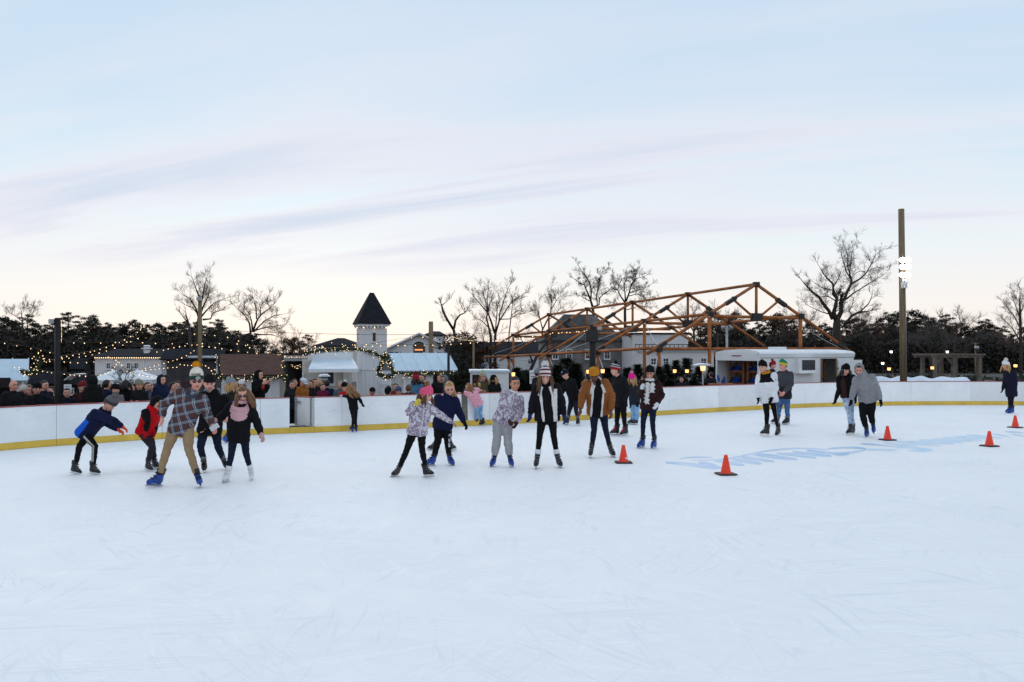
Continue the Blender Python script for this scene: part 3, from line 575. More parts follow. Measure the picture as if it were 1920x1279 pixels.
e, L_, ze, zr = hip('stone_house', 1024, 1168, 640, 586, 66, 'grey stone house with steep dark roof behind the pavilion', mat('roof_slate', (.055, .055, .06), .85, .3, 3, .4, 14), m_greyst, 7, .30)
for i, (u, w_) in enumerate(((.12, .5), (.3, .5), (.55, .5), (.8, .5))): window(e, 'f', L_ * u, ze - 1.0, w_, .8, 0); window(e, 'f', L_ * u, .9, w_, .9, 0)
MB().box((L_ * .62, .7, zr - .75), (.75, 1.0, 1.0)).build('dormer', m_greyst, e)
e = root_at('white_hall', 1186, 62, 3, 'white vertically boarded upper storey behind the right half of the pavilion', 'building'); gze = e.location.z; L_ = 105 / F * 62; zt = W(0, 627, 62).z - gze
MB().box((L_ / 2, 2.5, zt / 2), (L_, 5, zt)).build('wall', m_white, e); MB().box((L_ / 2, 2.5, zt + .06), (L_ + .2, 5.2, .12)).build('roof', m_dkroof, e)
bt = MB()
for i in range(1, 20): bt.box((L_ * i / 20, -.015, zt / 2 + .4), (.05, .03, zt - .9))
bt.build('batten', m_white, e)
rl = MB(); zr = W(0, 646, 61).z - gze
for i in range(14): rl.box((L_ * i / 13, -1.0, zr - .2), (.04, .04, .42))
rl.box((L_ / 2, -1.0, zr), (L_, .05, .05)); rl.build('railing', m_post, e)
e = root_at('low_hall', 1218, 52, 3, 'low white building with small dark windows behind the evergreens', 'building'); gze = e.location.z; L_ = 122 / F * 52; zt = W(0, 659, 52).z - gze
MB().box((L_ / 2, 2, zt / 2), (L_, 4, zt)).build('wall', m_white, e); MB().box((L_ / 2, 2, zt + .05), (L_ + .3, 4.3, .10)).build('roof', m_metalroof, e)
for u in (.06, .25, .63, .84): window(e, 'f', L_ * u, zt - .62, .42, .48, 0)
window(e, 'f', L_ * .69, .9, .35, .9, 0); MB().box((L_ * .45, -.03, .95), (.8, .05, 1.8)).build('door', m_trim, e)
# --- small white food trailer left of the pavilion
e = root_at('food_trailer', 882, 31.5, 3, 'small white food trailer with lit hatch behind the pink puffer girl', 'trailer'); gze = e.location.z; Z = lambda y, d=31.5: W(0, y, d).z - gze; L_ = 72 / F * 31.5
tb = MB(); tb.box((L_ / 2, 1.0, (Z(697) + .35) / 2), (L_, 2.0, Z(697) - .35)); tb.build('body', m_trim, e); MB().box((L_ / 2, 1.0, Z(696.5)), (L_ + .1, 2.1, .08)).build('roof', m_metalroof, e)
MB().box((.22, -.012, Z(714)), (.3, .03, .45)).build('hatch', m_interior, e); octa(tb2 := MB(), Vector((.26, -.05, Z(717))), .05); tb2.build('hatch_lamp', m_warm, e)
MB().box((.72, -.02, Z(710)), (.42, .03, .62)).build('menu_board', m_metalroof, e)
for x in (.35, L_ - .35): MB().tube([(x, -.02, .25), (x, .12, .25)], .24, 14).build('wheel', m_post, e)
# ------------------------------------------------------------------ timber pavilion frame
m_log = mat('log_orange', lin((162, 99, 54)), .8, .3, 1.6, .4, 14, stretch=(1, 1, 1)); m_brk = mat('bracket_black', (.02, .02, .022), .6, .15, 8); m_cable = mat('cable_pale', (.6, .61, .63), .5, 0)
PA = R(25); PU = Vector((math.cos(PA), math.sin(PA), 0)); PR = Vector((-math.sin(PA), math.cos(PA), 0)); R0 = W(1418, 533, 45); HSPAN = 6.72; BAY = 5.92
pav = empty('timber_pavilion', (R0.x, R0.y, gz(R0.x, R0.y))); tag(pav, 'open orange log frame of a gabled pavilion with black steel joints', 'pavilion')
ZE = 2.08; slope = (R0.z - ZE) / HSPAN
def pp(w, t, z=None):
    p = R0 + PU * w + PR * t; p.z = (R0.z - abs(w) * slope if z is None else z) - .030 * t; return p
def log(a, b, r=.08, name='log'): return MB().tube([a, b], r, 10).build(name, m_log, pav, True, pav.location)
def brk(p, s=.26, rot=None): return MB().box(p, (s, s, s * .85), rot or Matrix.Rotation(PA, 3, 'Z')).build('bracket', m_brk, pav, False, pav.location)
CW = 3.05; CZ = 3.92
for i in range(5):
    t = i * BAY; rp = pp(0, t); gnd = lambda w: gz((R0 + PU * w + PR * t).x, (R0 + PU * w + PR * t).y)
    for sg in (-1, 1):
        log(pp(sg * HSPAN * 1.02, t), pp(sg * .06, t), .084, 'rafter'); brk(pp(sg * CW, t), .3); brk(pp(sg * 1.45, t), .2)
        fr = Matrix.Rotation(PA, 3, 'Z') @ Matrix.Rotation(sg * math.atan(slope), 3, 'Y')
        MB().box(pp(sg * 1.7, t) - Vector((0, 0, .02)), (.7, .195, .195), fr).build('splice_plate', m_brk, pav, False, pav.location)
        MB().box(pp(sg * (HSPAN - .75), t) - Vector((0, 0, .03)), (.5, .195, .195), fr).build('splice_plate', m_brk, pav, False, pav.location)
        c0 = pp(0, t, CZ - .06); log(c0 + PU * sg * .25 + Vector((0, 0, .1)), pp(sg * 1.5, t) - Vector((0, 0, .06)), .065, 'strut')
        log(pp(sg * .42, t, CZ), pp(sg * (CW - .1), t, CZ), .085, 'collar_beam')
        o = pp(sg * (HSPAN - .55), t); z0 = gnd(sg * (HSPAN - .55)); log(Vector((o.x, o.y, z0)), o - Vector((0, 0, .02)), .10, 'post'); brk(o - Vector((0, 0, .16)), .27)
        if i in (0, 4) or sg < 0:
            p = pp(sg * CW, t); log(Vector((p.x, p.y, gnd(sg * CW))), p - Vector((0, 0, .15)), .095, 'inner_post')
    MB().box(pp(0, t, CZ), (.62, .22, .42), Matrix.Rotation(PA, 3, 'Z')).build('bracket', m_brk, pav, False, pav.location)
    log(pp(0, t, CZ + .18), rp - Vector((0, 0, .1)), .075, 'king_post'); brk(rp, .27)
    if i == 0:
        zb = pp(0, t, 2.24).z
        for a, b_ in ((-HSPAN + .65, -CW - .1), (-CW + .12, CW - .12), (CW + .1, HSPAN - .65)): log(pp(a, t, 2.24), pp(b_, t, 2.24), .09, 'tie_beam')
    if i < 4:
        t2 = t + BAY
        log(pp(0, t + .1), pp(0, t2 - .1), .08, 'ridge_beam')
        for sg in (-1, 1):
            log(pp(sg * CW, t + .12), pp(sg * CW, t2 - .12), .08, 'purlin'); log(pp(sg * (HSPAN - .55), t + .12, 2.30), pp(sg * (HSPAN - .55), t2 - .12, 2.30), .084, 'eave_beam')
        a = pp(-HSPAN + .55, t, 2.2); MB().tube([a, Vector((a.x - .55, a.y - .3, gz(a.x, a.y)))], .035, 6).build('guy_pole', m_cable, pav, True, pav.location); MB().tube([a, Vector((a.x + 1.0, a.y - .2, gz(a.x, a.y)))], .03, 6).build('guy_pole', m_cable, pav, True, pav.location)
def cable(a, b, sag, r=.014):
    pts = [a.lerp(b, k / 10) - Vector((0, 0, sag * 4 * (k / 10) * (1 - k / 10))) for k in range(11)]; MB().tube(pts, r, 5).build('cable', m_cable, pav, True, pav.location)
cable(pp(CW * .9, 0, CZ - .15), pp(HSPAN - .7, 0, 2.3), .12); cable(pp(-CW, 2 * BAY), pp(-HSPAN + .5, 3 * BAY, 2.2), .9, .03); cable(pp(-HSPAN + .6, 4 * BAY, 2.3), pp(-CW, 3 * BAY), .2); cable(pp(-CW, BAY), pp(-HSPAN + .6, 2 * BAY, 2.3), .15); cable(pp(-HSPAN + .6, 0, 2.3), pp(-CW, BAY), .12)
# ------------------------------------------------------------------ skate rental trailer
TP = W(1425, 0, 35.5); tr = empty('rental_trailer', (TP.x, TP.y, gz(TP.x, TP.y)), R(34)); tag(tr, 'white box trailer with open rear and side door full of rental skates', 'trailer')
TZ = 2.16 - tr.location.z; TL, TW = 6.45, 2.4; m_tr = mat('trailer_white', (.76, .78, .80), .4, .06, 1.2, .1, 6); m_trin = mat('trailer_inside', (.16, .165, .17), .8, .1, 3)
fl = .42
def tbox(name, c, dim, m=m_tr, parent=tr, rot=None): return MB().box(c, dim, rot).build(name, m, parent)
tbox('floor', (TL / 2, TW / 2, fl - .05), (TL, TW, .10), m_steel)
for x0, x1 in ((0, 4.02), (5.15, TL)): tbox('side_wall', ((x0 + x1) / 2, .02, (fl + TZ - .25) / 2), (x1 - x0, .04, TZ - .25 - fl))
tbox('side_wall', (4.585, .02, TZ - .30), (1.13, .04, .10)); tbox('side_wall', (TL / 2, TW - .02, (fl + TZ - .25) / 2), (TL, .04, TZ - .25 - fl)); tbox('front_wall', (TL - .02, TW / 2, (fl + TZ) / 2 - .1), (.04, TW - .09, TZ - fl - .2))
rf = MB(); pr = [(0, -.28), (-.03, -.12), (.06, -.04), (.5, .03), (TW / 2, .06), (TW - .5, .03), (TW - .06, -.04), (TW + .03, -.12), (TW, -.28), (TW - .05, -.28), (TW - .05, -.14), (.05, -.14), (.05, -.28)]
rf.prism(pr, -.03, TL + .06, (Vector((0, 0, TZ)), Vector((0, 1, 0)), Vector((0, 0, 1)), Vector((1, 0, 0)))); ro = rf.build('roof', m_tr, tr)
MB().prism([(.0, -.42), (TW, -.42), (TW, -.20), (TW - .3, -.09), (TW / 2, -.02), (.3, -.09), (0, -.20)], 0, .05, (Vector((-.06, 0, TZ)), Vector((0, 1, 0)), Vector((0, 0, 1)), Vector((1, 0, 0)))).build('rear_header', m_tr, tr)
tbox('marker_lamp', (-.075, TW / 2, TZ - .21), (.02, .5, .04), mat('marker_red', lin((120, 40, 34)), .4, 0)); tbox('roof_vent', (2.6, 1.2, TZ + .1), (.55, .55, .14), m_trim)
for y in (.05, TW - .05): tbox('corner_post', (-.02, y, (fl + TZ - .4) / 2), (.06, .09, TZ - .4 - fl))
tbox('side_trim', (TL / 2, -.012, TZ - .30), (TL, .02, .035), m_steel)
hx = tbox('hatch_box', (2.85, -.09, TZ - .63), (1.15, .2, .62), m_tr); tbox('hatch_window', (2.93, -.195, TZ - .62), (.88, .02, .44), m_pane, hx); tbox('hatch_sill', (2.85, -.16, TZ - .96), (1.2, .3, .04), m_trim, hx)
for x in (4.05, 5.12): tbox('door_jamb', (x, -.015, (fl + TZ - .35) / 2), (.07, .06, TZ - .35 - fl), m_wood)
dr = tbox('side_door', (5.75, -.28, (fl + TZ - .42) / 2 + .02), (1.15, .045, TZ - .45 - fl), m_tr, tr, Matrix.Rotation(R(-26), 3, 'Z')); tbox('hinge', (5.2, -.06, TZ - .8), (.08, .06, .1), m_steel, dr)
tbox('bulkhead', (3.2, TW / 2, (fl + TZ - .3) / 2), (.04, TW - .1, TZ - .3 - fl), m_interior)
for x in (1.7, 5.0): 
    w_ = MB().tube([(x, -.03, .33), (x, .2, .33)], .33, 18).build('wheel', m_post, tr); MB().tube([(x, -.04, .33), (x, .0, .33)], .17, 14).build('rim', m_steel, w_)
# wooden skate racks and the skates on them
m_rack = mat('rack_wood', lin((150, 86, 44)), .75, .2, 4, .2, 14)
bootm = MB(); bootm.loft([[Vector((math.cos(2 * math.pi * i / 8) * a + f, math.sin(2 * math.pi * i / 8) * w, z)) for i in range(8)] for a, f, w, z in ((.13, .03, .04, .05), (.135, .03, .045, .09), (.11, .0, .044, .13), (.07, -.035, .042, .18), (.07, -.035, .045, .26))]); bootm.box((.03, 0, .02), (.26, .006, .04))
bmesh_ = bootm.mesh('rental_skate'); RK = []
def rack(x0, x1, y, face, label, shelves=3):
    e = empty('skate_rack', tr.matrix_basis @ Vector((x0, y, fl)), R(34)); tag(e, label, 'rack', 'racks in the rental trailer')
    L_ = x1 - x0; h = TZ - fl - .45
    if face == 'rear':   # boards run across the trailer
        for yy in (0, .75): MB().box((0, yy, h / 2), (.07, .07, h)).build('upright', m_rack, e); MB().box((.4, yy, h / 2), (.07, .07, h)).build('upright', m_rack, e)
        for k in range(shelves):
            z = .05 + k * h / shelves; MB().box((.2, .375, z), (.46, .86, .04)).build('shelf', m_rack, e); MB().box((-.025, .375, z + .02), (.03, .75, .09)).build('rail', m_rack, e)
            for j in range(6): RK.append((e.matrix_basis @ Vector((.05, .06 + j * .125, z + .02)), R(34) + math.pi))
    else:
        for xx in (0, L_): MB().box((xx, 0, h / 2), (.07, .07, h)).build('upright', m_rack, e); MB().box((xx, .35, h / 2), (.07, .07, h)).build('upright', m_rack, e)
        for k in range(shelves):
            z = .05 + k * h / shelves; MB().box((L_ / 2, .175, z), (L_ + .08, .42, .04)).build('shelf', m_rack, e); MB().box((L_ / 2, -.02, z + .02), (L_ - .07, .03, .09)).build('rail', m_rack, e)
            for j in range(int(L_ / .13)): RK.append((e.matrix_basis @ Vector((.08 + j * .13, .06, z + .02)), R(34) - math.pi / 2))
rack(.55, .95, .35, 'rear', 'wooden rack of blue skates on the right inside the open trailer rear'); rack(.55, .95, 1.35, 'rear', 'wooden rack of blue skates on the left inside the open trailer rear')
rack(4.2, 5.0, .55, 'side', 'wooden rack of skates inside the trailer side door')
m_shelfboot = [m_blue_boot_ := mat('boot_blue', lin((22, 68, 150)), .38, .1, 10), mat('boot_black', lin((24, 24, 27)), .4, .1, 12, .15, 40)]
bm2 = bmesh_.copy(); bmesh_.materials.append(m_shelfboot[0]); bm2.materials.append(m_shelfboot[1])
for i, (p, rz) in enumerate(RK):
    k = (i * 7 // 3) % 3 == 1
    o = bpy.data.objects.new('rental_skate', bm2 if k else bmesh_); COL.objects.link(o); o.location = p; o.rotation_euler = (0, 0, rz); tag(o, 'black rental skate on a rack in the trailer' if k else 'blue rental skate on a rack in the trailer', 'skate', 'black skates on the trailer racks' if k else 'blue skates on the trailer racks')
for j, (px, py, lab) in enumerate(((1347, 716, 'blue rental skate standing just left of the trailer'), (1357, 719, 'blue rental skate beside the trailer corner behind the boards'))):
    p = W(px, py, 33.5); o = bpy.data.objects.new('rental_skate', bmesh_); COL.objects.link(o); o.location = p; o.rotation_euler = (0, 0, 1 + j); tag(o, lab, 'skate')
st = MB(); st.box((0, 0, 0), (.9, .5, .05)); tb = empty('bench', W(1352, 719, 33.6)); tb.location.z -= .03; tag(tb, 'low bench with blue skates behind the boards by the trailer', 'bench'); st.build('seat', m_rack, tb)
for s in (-.4, .4): MB().box((s, 0, -.38), (.06, .4, .72)).build('leg', m_rack, tb)
# ------------------------------------------------------------------ trees
m_bark = mat('bark', (.045, .036, .030), .95, .3, 6, .5, 20); m_twig = mat('twig', (.06, .042, .036), .95, .25, 6); m_pine = mat('pine_needles', (.021, .025, .016), .85, .45, 2.5); m_pine2 = mat('pine_needles_olive', (.032, .031, .019), .85, .45, 2.5); m_russet = mat('oak_leaves_russet', (.060, .032, .018), .9, .4, 2.5); m_brush = mat('brush_brown', (.030, .024, .019), .9, .45, 2); m_ever = mat('evergreen', (.016, .032, .020), .85, .4, 4)
def grow(mb, p, dr, ln, r, depth, rnd, up=.25, spread=.75, kids=(3, 5), droop=0.):
    """one branch as a bent tapered prism with side shoots"""
    n = 4 if depth > 1 else 3; pts = [p]; d_ = dr.normalized(); q = p
    for i in range(n):
        d_ = (d_ + Vector((rnd.gauss(0, .11), rnd.gauss(0, .11), rnd.gauss(0, .10) + up * .22 - droop * .1))).normalized(); q = q + d_ * ln / n; pts.append(q)
    mb.tube(pts, [r * (1 - .7 * i / n) for i in range(n + 1)], 3, False)
    if depth <= 0: return
    for k in range(rnd.randint(*kids)):
        t = rnd.uniform(.2, 1.0); i = min(n - 1, int(t * n)); b = pts[i].lerp(pts[i + 1], t * n - i); ax = (pts[i + 1] - pts[i]).normalized()
        sd = Vector((rnd.gauss(0, 1), rnd.gauss(0, 1), rnd.gauss(0, 1))); sd = (sd - ax * sd.dot(ax)).normalized()
        grow(mb, b, ax * (1 - spread * .55) + sd * spread * .75 + Vector((0, 0, up * .5)), ln * rnd.uniform(.45, .72), max(TWMIN[0], r * .62 * (1 - .3 * t)), depth - 1, rnd, up, spread, kids, droop)
TWMIN = [.011]
def bare_tree(label, d, trunk, limbs, tw=(1.0, 2), seed=1, dens=1.0, up=.3, twr=.55, name='bare_tree', group=None, kids=(5, 7), twig=None):
    """trunk and limbs: pixel polylines [(px, py, radius px)]; limbs bend in depth as well, shoots are grown from them"""
    TWMIN[0] = d * .00010; rnd = random.Random(seed); s = d / F; b0 = W(trunk[0][0], trunk[0][1], d); e = empty(name, (b0.x, d, gz(b0.x, d))); tag(e, label, 'tree', group); org = e.location
    tb = MB(); pts = [W(x, y, d) for x, y, r in trunk]; pts[0].z = min(pts[0].z, org.z - .1)
    tb.tube(pts, [max(.02, r * s) for _, _, r in trunk], 10); tw_m = MB()
    for lb in limbs:
        dep = rnd.uniform(-1, 1) * .5; L = len(lb); pts = []
        tot = math.hypot(lb[-1][0] - lb[0][0], lb[-1][1] - lb[0][1]) * s
        for i, (x, y, r) in enumerate(lb): pts.append(W(x, y, d + dep * tot * (i / max(1, L - 1))))
        rad = [max(.014, r * s) for _, _, r in lb]; tb.tube(pts, rad, 8)
        for i in range(L - 1):
            ln = (pts[i + 1] - pts[i]).length; n = max(1, int(ln / (tw[0] * .20) * dens + .5))
            for k in range(n):
                t = rnd.random(); b = pts[i].lerp(pts[i + 1], t); ax = (pts[i + 1] - pts[i]).normalized(); sd = Vector((rnd.gauss(0, 1), rnd.gauss(0, 1), rnd.gauss(0, .8))); sd = (sd - ax * sd.dot(ax)).normalized(); f = (i + t) / (L - 1)
                if f < .18: continue
                grow(tw_m, b, ax * .5 + sd * .8 + Vector((0, 0, up)), tw[0] * .82 * rnd.uniform(.6, 1.25) * (1.15 - .55 * f), max(d * .00021, rad[i] * (.30 if f < .7 else .42) * twr), tw[1], rnd, up, .8, kids)
        grow(tw_m, pts[-1], (pts[-1] - pts[-2]), tw[0] * .7, rad[-1] * .9, tw[1], rnd, up, .7, kids)
    tb.build('trunk', m_bark, e, True, org); tw_m.build('crown', twig or m_twig, e, False, org); return e
q = lambda ox, oy, sc: (lambda x, y, r: (ox + x / sc, oy + y / sc, r / sc))
a = q(320, 490, 6.396)    # left group
bare_tree('tall bare tree behind the wooden light pole on the left', 82, [a(290, 1000, 24), a(320, 850, 22), a(340, 680, 20)], [[a(340, 680, 16), a(300, 560, 10), a(230, 450, 6), a(150, 400, 3)], [a(340, 690, 18), a(350, 560, 14), a(340, 420, 11), a(300, 320, 7), a(260, 200, 3)], [a(345, 560, 14), a(385, 420, 10), a(405, 290, 7), a(435, 190, 3)], [a(360, 620, 14), a(400, 520, 10), a(450, 420, 7), a(470, 330, 3)], [a(370, 660, 13), a(430, 590, 8), a(520, 500, 5), a(640, 450, 3)], [a(385, 700, 12), a(480, 690, 9), a(505, 620, 7), a(600, 590, 3)], [a(330, 640, 10), a(270, 560, 6), a(170, 520, 3)]], (1.5, 2), 11, 1.0)
bare_tree('short broken bare trunk left of the wooden light pole', 80, [a(280, 960, 16), a(220, 760, 15)], [[a(220, 760, 13), a(185, 650, 8), a(180, 610, 4)], [a(210, 740, 10), a(160, 680, 5), a(70, 550, 2)]], (.9, 1), 12, .7)
bare_tree('leaning bare tree with spreading crown above the brown roofed hut', 70, [a(800, 1160, 22), a(815, 1020, 20), a(850, 900, 19), a(960, 870, 17)], [[a(960, 870, 14), a(945, 740, 9), a(890, 650, 6), a(790, 560, 3)], [a(985, 850, 14), a(970, 720, 8), a(950, 640, 5), a(870, 530, 3)], [a(985, 840, 14), a(1040, 700, 10), a(1085, 640, 8), a(1180, 570, 5), a(1270, 480, 3)], [a(1030, 690, 9), a(1025, 560, 6), a(990, 440, 3)], [a(1075, 640, 7), a(1080, 540, 5), a(1150, 450, 3)], [a(990, 850, 11), a(1120, 720, 7), a(1240, 650, 5), a(1330, 640, 3)], [a(1000, 870, 11), a(1090, 880, 8), a(1200, 880, 5), a(1310, 910, 3)], [a(1010, 830, 9), a(1150, 790, 6), a(1320, 770, 3)]], (1.2, 2), 13, 1.1)
a = q(800, 500, 6.731)    # middle
bare_tree('pollarded bare tree forked like a Y left of the pavilion', 60, [a(360, 1150, 22), a(360, 900, 20), a(340, 790, 18)], [[a(335, 790, 17), a(260, 670, 15), a(205, 560, 13), a(190, 490, 10)], [a(190, 490, 7), a(255, 440, 3)], [a(345, 780, 16), a(365, 680, 13), a(420, 610, 10), a(490, 580, 7), a(475, 530, 4)], [a(480, 575, 4), a(440, 500, 3)], [a(490, 570, 4), a(545, 490, 2)]], (.8, 2), 14, .45)
bare_tree('bare tree with two long upright stems left of the pavilion ridge', 66, [a(800, 1200, 19), a(810, 900, 17), a(790, 780, 15)], [[a(790, 790, 13), a(755, 650, 10), a(770, 580, 9), a(680, 480, 6), a(610, 390, 4), a(545, 320, 2)], [a(770, 580, 8), a(740, 430, 5), a(710, 300, 3)], [a(775, 560, 7), a(800, 470, 5), a(825, 370, 2)], [a(770, 760, 8), a(690, 680, 4), a(630, 650, 2)]], (1.0, 2), 15, .8)
bare_tree('bare tree with wide fan of branches left of the pavilion ridge', 64, [a(868, 1200, 20), a(865, 900, 18), a(870, 830, 16)], [[a(860, 840, 15), a(810, 680, 12), a(775, 590, 9), a(765, 430, 5), a(775, 310, 2)], [a(872, 830, 14), a(915, 690, 10), a(920, 600, 8), a(960, 480, 6), a(1000, 340, 4), a(1050, 230, 2)], [a(920, 680, 9), a(990, 570, 7), a(1080, 430, 5), a(1210, 360, 2)], [a(868, 820, 9), a(880, 640, 6), a(900, 480, 3)], [a(930, 665, 7), a(1060, 660, 5), a(1150, 595, 3), a(1230, 590, 2)]], (1.1, 2), 16, .8)
bare_tree('slim bare tree just left of the pavilion apex line', 68, [a(1010, 1000, 9), a(1040, 850, 8), a(1065, 640, 7)], [[a(1065, 640, 6), a(1080, 500, 4), a(1110, 420, 2)], [a(1065, 620, 5), a(1130, 560, 3), a(1200, 540, 2)]], (1.0, 2), 17, 1.2)
bare_tree('fine bare tree showing through the left roof of the pavilion', 75, [a(1440, 1000, 12), a(1460, 800, 11), a(1560, 600, 9)], [[a(1560, 620, 8), a(1575, 480, 5), a(1570, 330, 2)], [a(1570, 540, 6), a(1640, 430, 3), a(1700, 350, 2)], [a(1460, 780, 8), a(1420, 620, 5), a(1415, 520, 2)], [a(1500, 700, 6), a(1640, 600, 4), a(1750, 540, 2)]], (1.3, 2), 18, 1.3)
bare_tree('leaning dark tree trunk under the left side of the pavilion', 56, [(986, 735, 4), (992, 700, 3.5), (1008, 665, 3)], [[(1008, 665, 2.4), (1022, 645, 1.6), (1036, 632, .8)], [(1008, 668, 2.0), (1030, 655, 1.2), (1050, 650, .6)], [(1000, 680, 1.8), (985, 650, 1.0), (975, 632, .6)]], (1.0, 2), 19, 1.2)
a = q(1040, 480, 8.727)
bare_tree('bare tree with clumped twig tips above the pavilion ridge', 70, [a(640, 1400, 26), a(640, 1000, 24), a(620, 830, 22)], [[a(620, 830, 20), a(580, 700, 16), a(530, 580, 12), a(480, 470, 10), a(400, 440, 6), a(330, 380, 4)], [a(480, 470, 6), a(520, 400, 4)], [a(590, 720, 14), a(600, 580, 11), a(570, 420, 9), a(490, 320, 6), a(380, 150, 3)], [a(600, 560, 7), a(650, 490, 5), a(700, 430, 3)], [a(640, 830, 14), a(725, 800, 12), a(735, 690, 10), a(800, 620, 8), a(880, 570, 6), a(930, 510, 3)], [a(700, 800, 10), a(680, 650, 9), a(720, 520, 8), a(740, 380, 6), a(760, 280, 4), a(850, 210, 3)], [a(570, 740, 9), a(490, 690, 6), a(415, 650, 3)]], (.75, 2), 21, 1.0, .25, .8, kids=(5, 7))
bare_tree('dense twiggy bare tree right of the first pavilion ridge tree', 74, [a(1160, 1400, 26), a(1150, 900, 22), a(1160, 760, 20)], [[a(1150, 760, 16), a(1080, 660, 11), a(1030, 560, 8), a(970, 490, 5), a(950, 370, 3)], [a(1030, 570, 7), a(1050, 460, 5), a(1120, 370, 4), a(1180, 320, 2)], [a(1160, 750, 14), a(1150, 600, 10), a(1130, 480, 7), a(1160, 400, 4)], [a(1170, 740, 16), a(1220, 600, 12), a(1250, 470, 9), a(1300, 380, 6), a(1290, 260, 3)], [a(1250, 500, 8), a(1330, 370, 5), a(1470, 330, 3)], [a(1220, 600, 8), a(1330, 570, 6), a(1450, 540, 4), a(1550, 480, 3)], [a(1200, 660, 8), a(1350, 620, 6), a(1500, 690, 4), a(1620, 660, 3)], [a(1150, 800, 8), a(1050, 780, 5), a(950, 760, 3)], [a(1180, 880, 8), a(1260, 860, 6), a(1400, 820, 4), a(1560, 840, 3)], [a(1310, 380, 5), a(1360, 240, 3)]], (.85, 2), 22, 1.1, .2, .8, kids=(5, 7))
a = q(1480, 430, 6.731)
bare_tree('large many-stemmed bare tree with long broken limb right of the pavilion', 78, [a(590, 1290, 50), a(598, 1200, 46), a(603, 1110, 30)], [[a(600, 1150, 34), a(655, 1040, 30), a(650, 940, 26)], [a(590, 1150, 32), a(560, 1050, 28), a(590, 950, 22)], [a(545, 1130, 26), a(500, 1030, 22), a(420, 930, 20), a(380, 860, 17), a(300, 800, 14), a(240, 740, 11), a(175, 665, 7)], [a(580, 980, 24), a(600, 880, 20), a(555, 770, 15), a(550, 690, 13), a(480, 620, 10), a(430, 560, 7), a(390, 490, 4)], [a(600, 880, 14), a(545, 820, 12), a(560, 720, 9), a(620, 620, 5), a(650, 540, 3)], [a(640, 940, 26), a(700, 870, 20), a(730, 790, 18), a(780, 690, 15), a(790, 640, 12), a(720, 540, 8), a(660, 330, 4), a(640, 250, 2)], [a(780, 620, 10), a(735, 470, 7), a(735, 340, 5), a(700, 220, 2)], [a(760, 600, 8), a(770, 460, 6), a(790, 300, 4), a(830, 180, 2)], [a(800, 680, 13), a(900, 620, 10), a(970, 550, 8), a(1040, 430, 6), a(1090, 320, 4), a(1170, 270, 2)], [a(960, 540, 7), a(900, 525, 5), a(840, 550, 4), a(800, 600, 3)], [a(720, 880, 12), a(820, 800, 8), a(950, 720, 6), a(1060, 650, 4), a(1180, 580, 2)], [a(700, 1200, 20), a(790, 1090, 16), a(880, 1045, 14), a(980, 1040, 9)], [a(900, 1035, 10), a(1000, 940, 7), a(1040, 850, 4), a(1050, 800, 2)], [a(790, 1080, 8), a(755, 1030, 6), a(800, 930, 4), a(820, 850, 2)], [a(580, 900, 8), a(480, 840, 6), a(380, 860, 3)], [a(550, 770, 7), a(420, 740, 5), a(320, 680, 3)], [a(540, 1080, 9), a(400, 1040, 6), a(250, 970, 3)], [a(980, 530, 5), a(1080, 490, 3), a(1150, 480, 2)]], (1.5, 2), 23, .9)
bare_tree('pinkish bare tree at the right edge of the picture', 72, [(1914, 740, 3), (1914, 660, 2.8), (1913, 600, 2.4), (1912, 560, 1.2)], [[(1913, 640, 1.6), (1898, 615, 1), (1882, 600, .5)], [(1913, 630, 1.6), (1930, 605, 1), (1945, 590, .5)], [(1913, 615, 1.4), (1900, 590, .9), (1885, 572, .4)], [(1913, 600, 1.2), (1905, 575, .8), (1898, 556, .4)], [(1912, 590, 1.2), (1922, 568, .7), (1930, 552, .4)], [(1912, 650, 1.5), (1895, 640, .9), (1872, 632, .5)], [(1913, 560, 1), (1912, 545, .4)]], (1.1, 2), 24, 1.3, twig=mat('twig_pink', (.13, .075, .065), .95, .2, 6))
bare_tree('bare grey tree behind the stone pergola', 64, [(1748, 735, 4), (1748, 690, 3.4), (1744, 668, 3)], [[(1744, 668, 2.4), (1722, 650, 1.6), (1706, 640, .8)], [(1745, 668, 2.4), (1738, 635, 1.8), (1733, 615, .8)], [(1746, 660, 2), (1758, 635, 1.4), (1760, 610, .7)], [(1746, 664, 2.2), (1768, 650, 1.6), (1790, 632, .8)], [(1748, 680, 2), (1775, 668, 1.2), (1800, 655, .6)]], (1.5, 2), 25, 1.0, twig=mat('twig_grey', (.10, .085, .08), .95, .2, 6))
bare_tree('small bare tree in front of the white tents', 38, [(232, 742, 1.6), (232, 722, 1.2)], [[(232, 722, 1), (224, 705, .6), (218, 698, .3)], [(232, 722, 1), (236, 705, .6), (242, 697, .3)], [(232, 724, .9), (246, 712, .5)], [(232, 724, .9), (219, 714, .5)]], (.4, 2), 26, 1.2)
bare_tree('wispy bare tree above the far left pines', 105, [(42, 640, 2), (42, 605, 1.4)], [[(42, 605, 1.2), (40, 585, .6), (46, 572, .3)], [(42, 603, 1), (58, 590, .5), (68, 580, .3)], [(42, 603, 1), (28, 592, .5), (16, 585, .3)]], (1.5, 2), 27, .9)
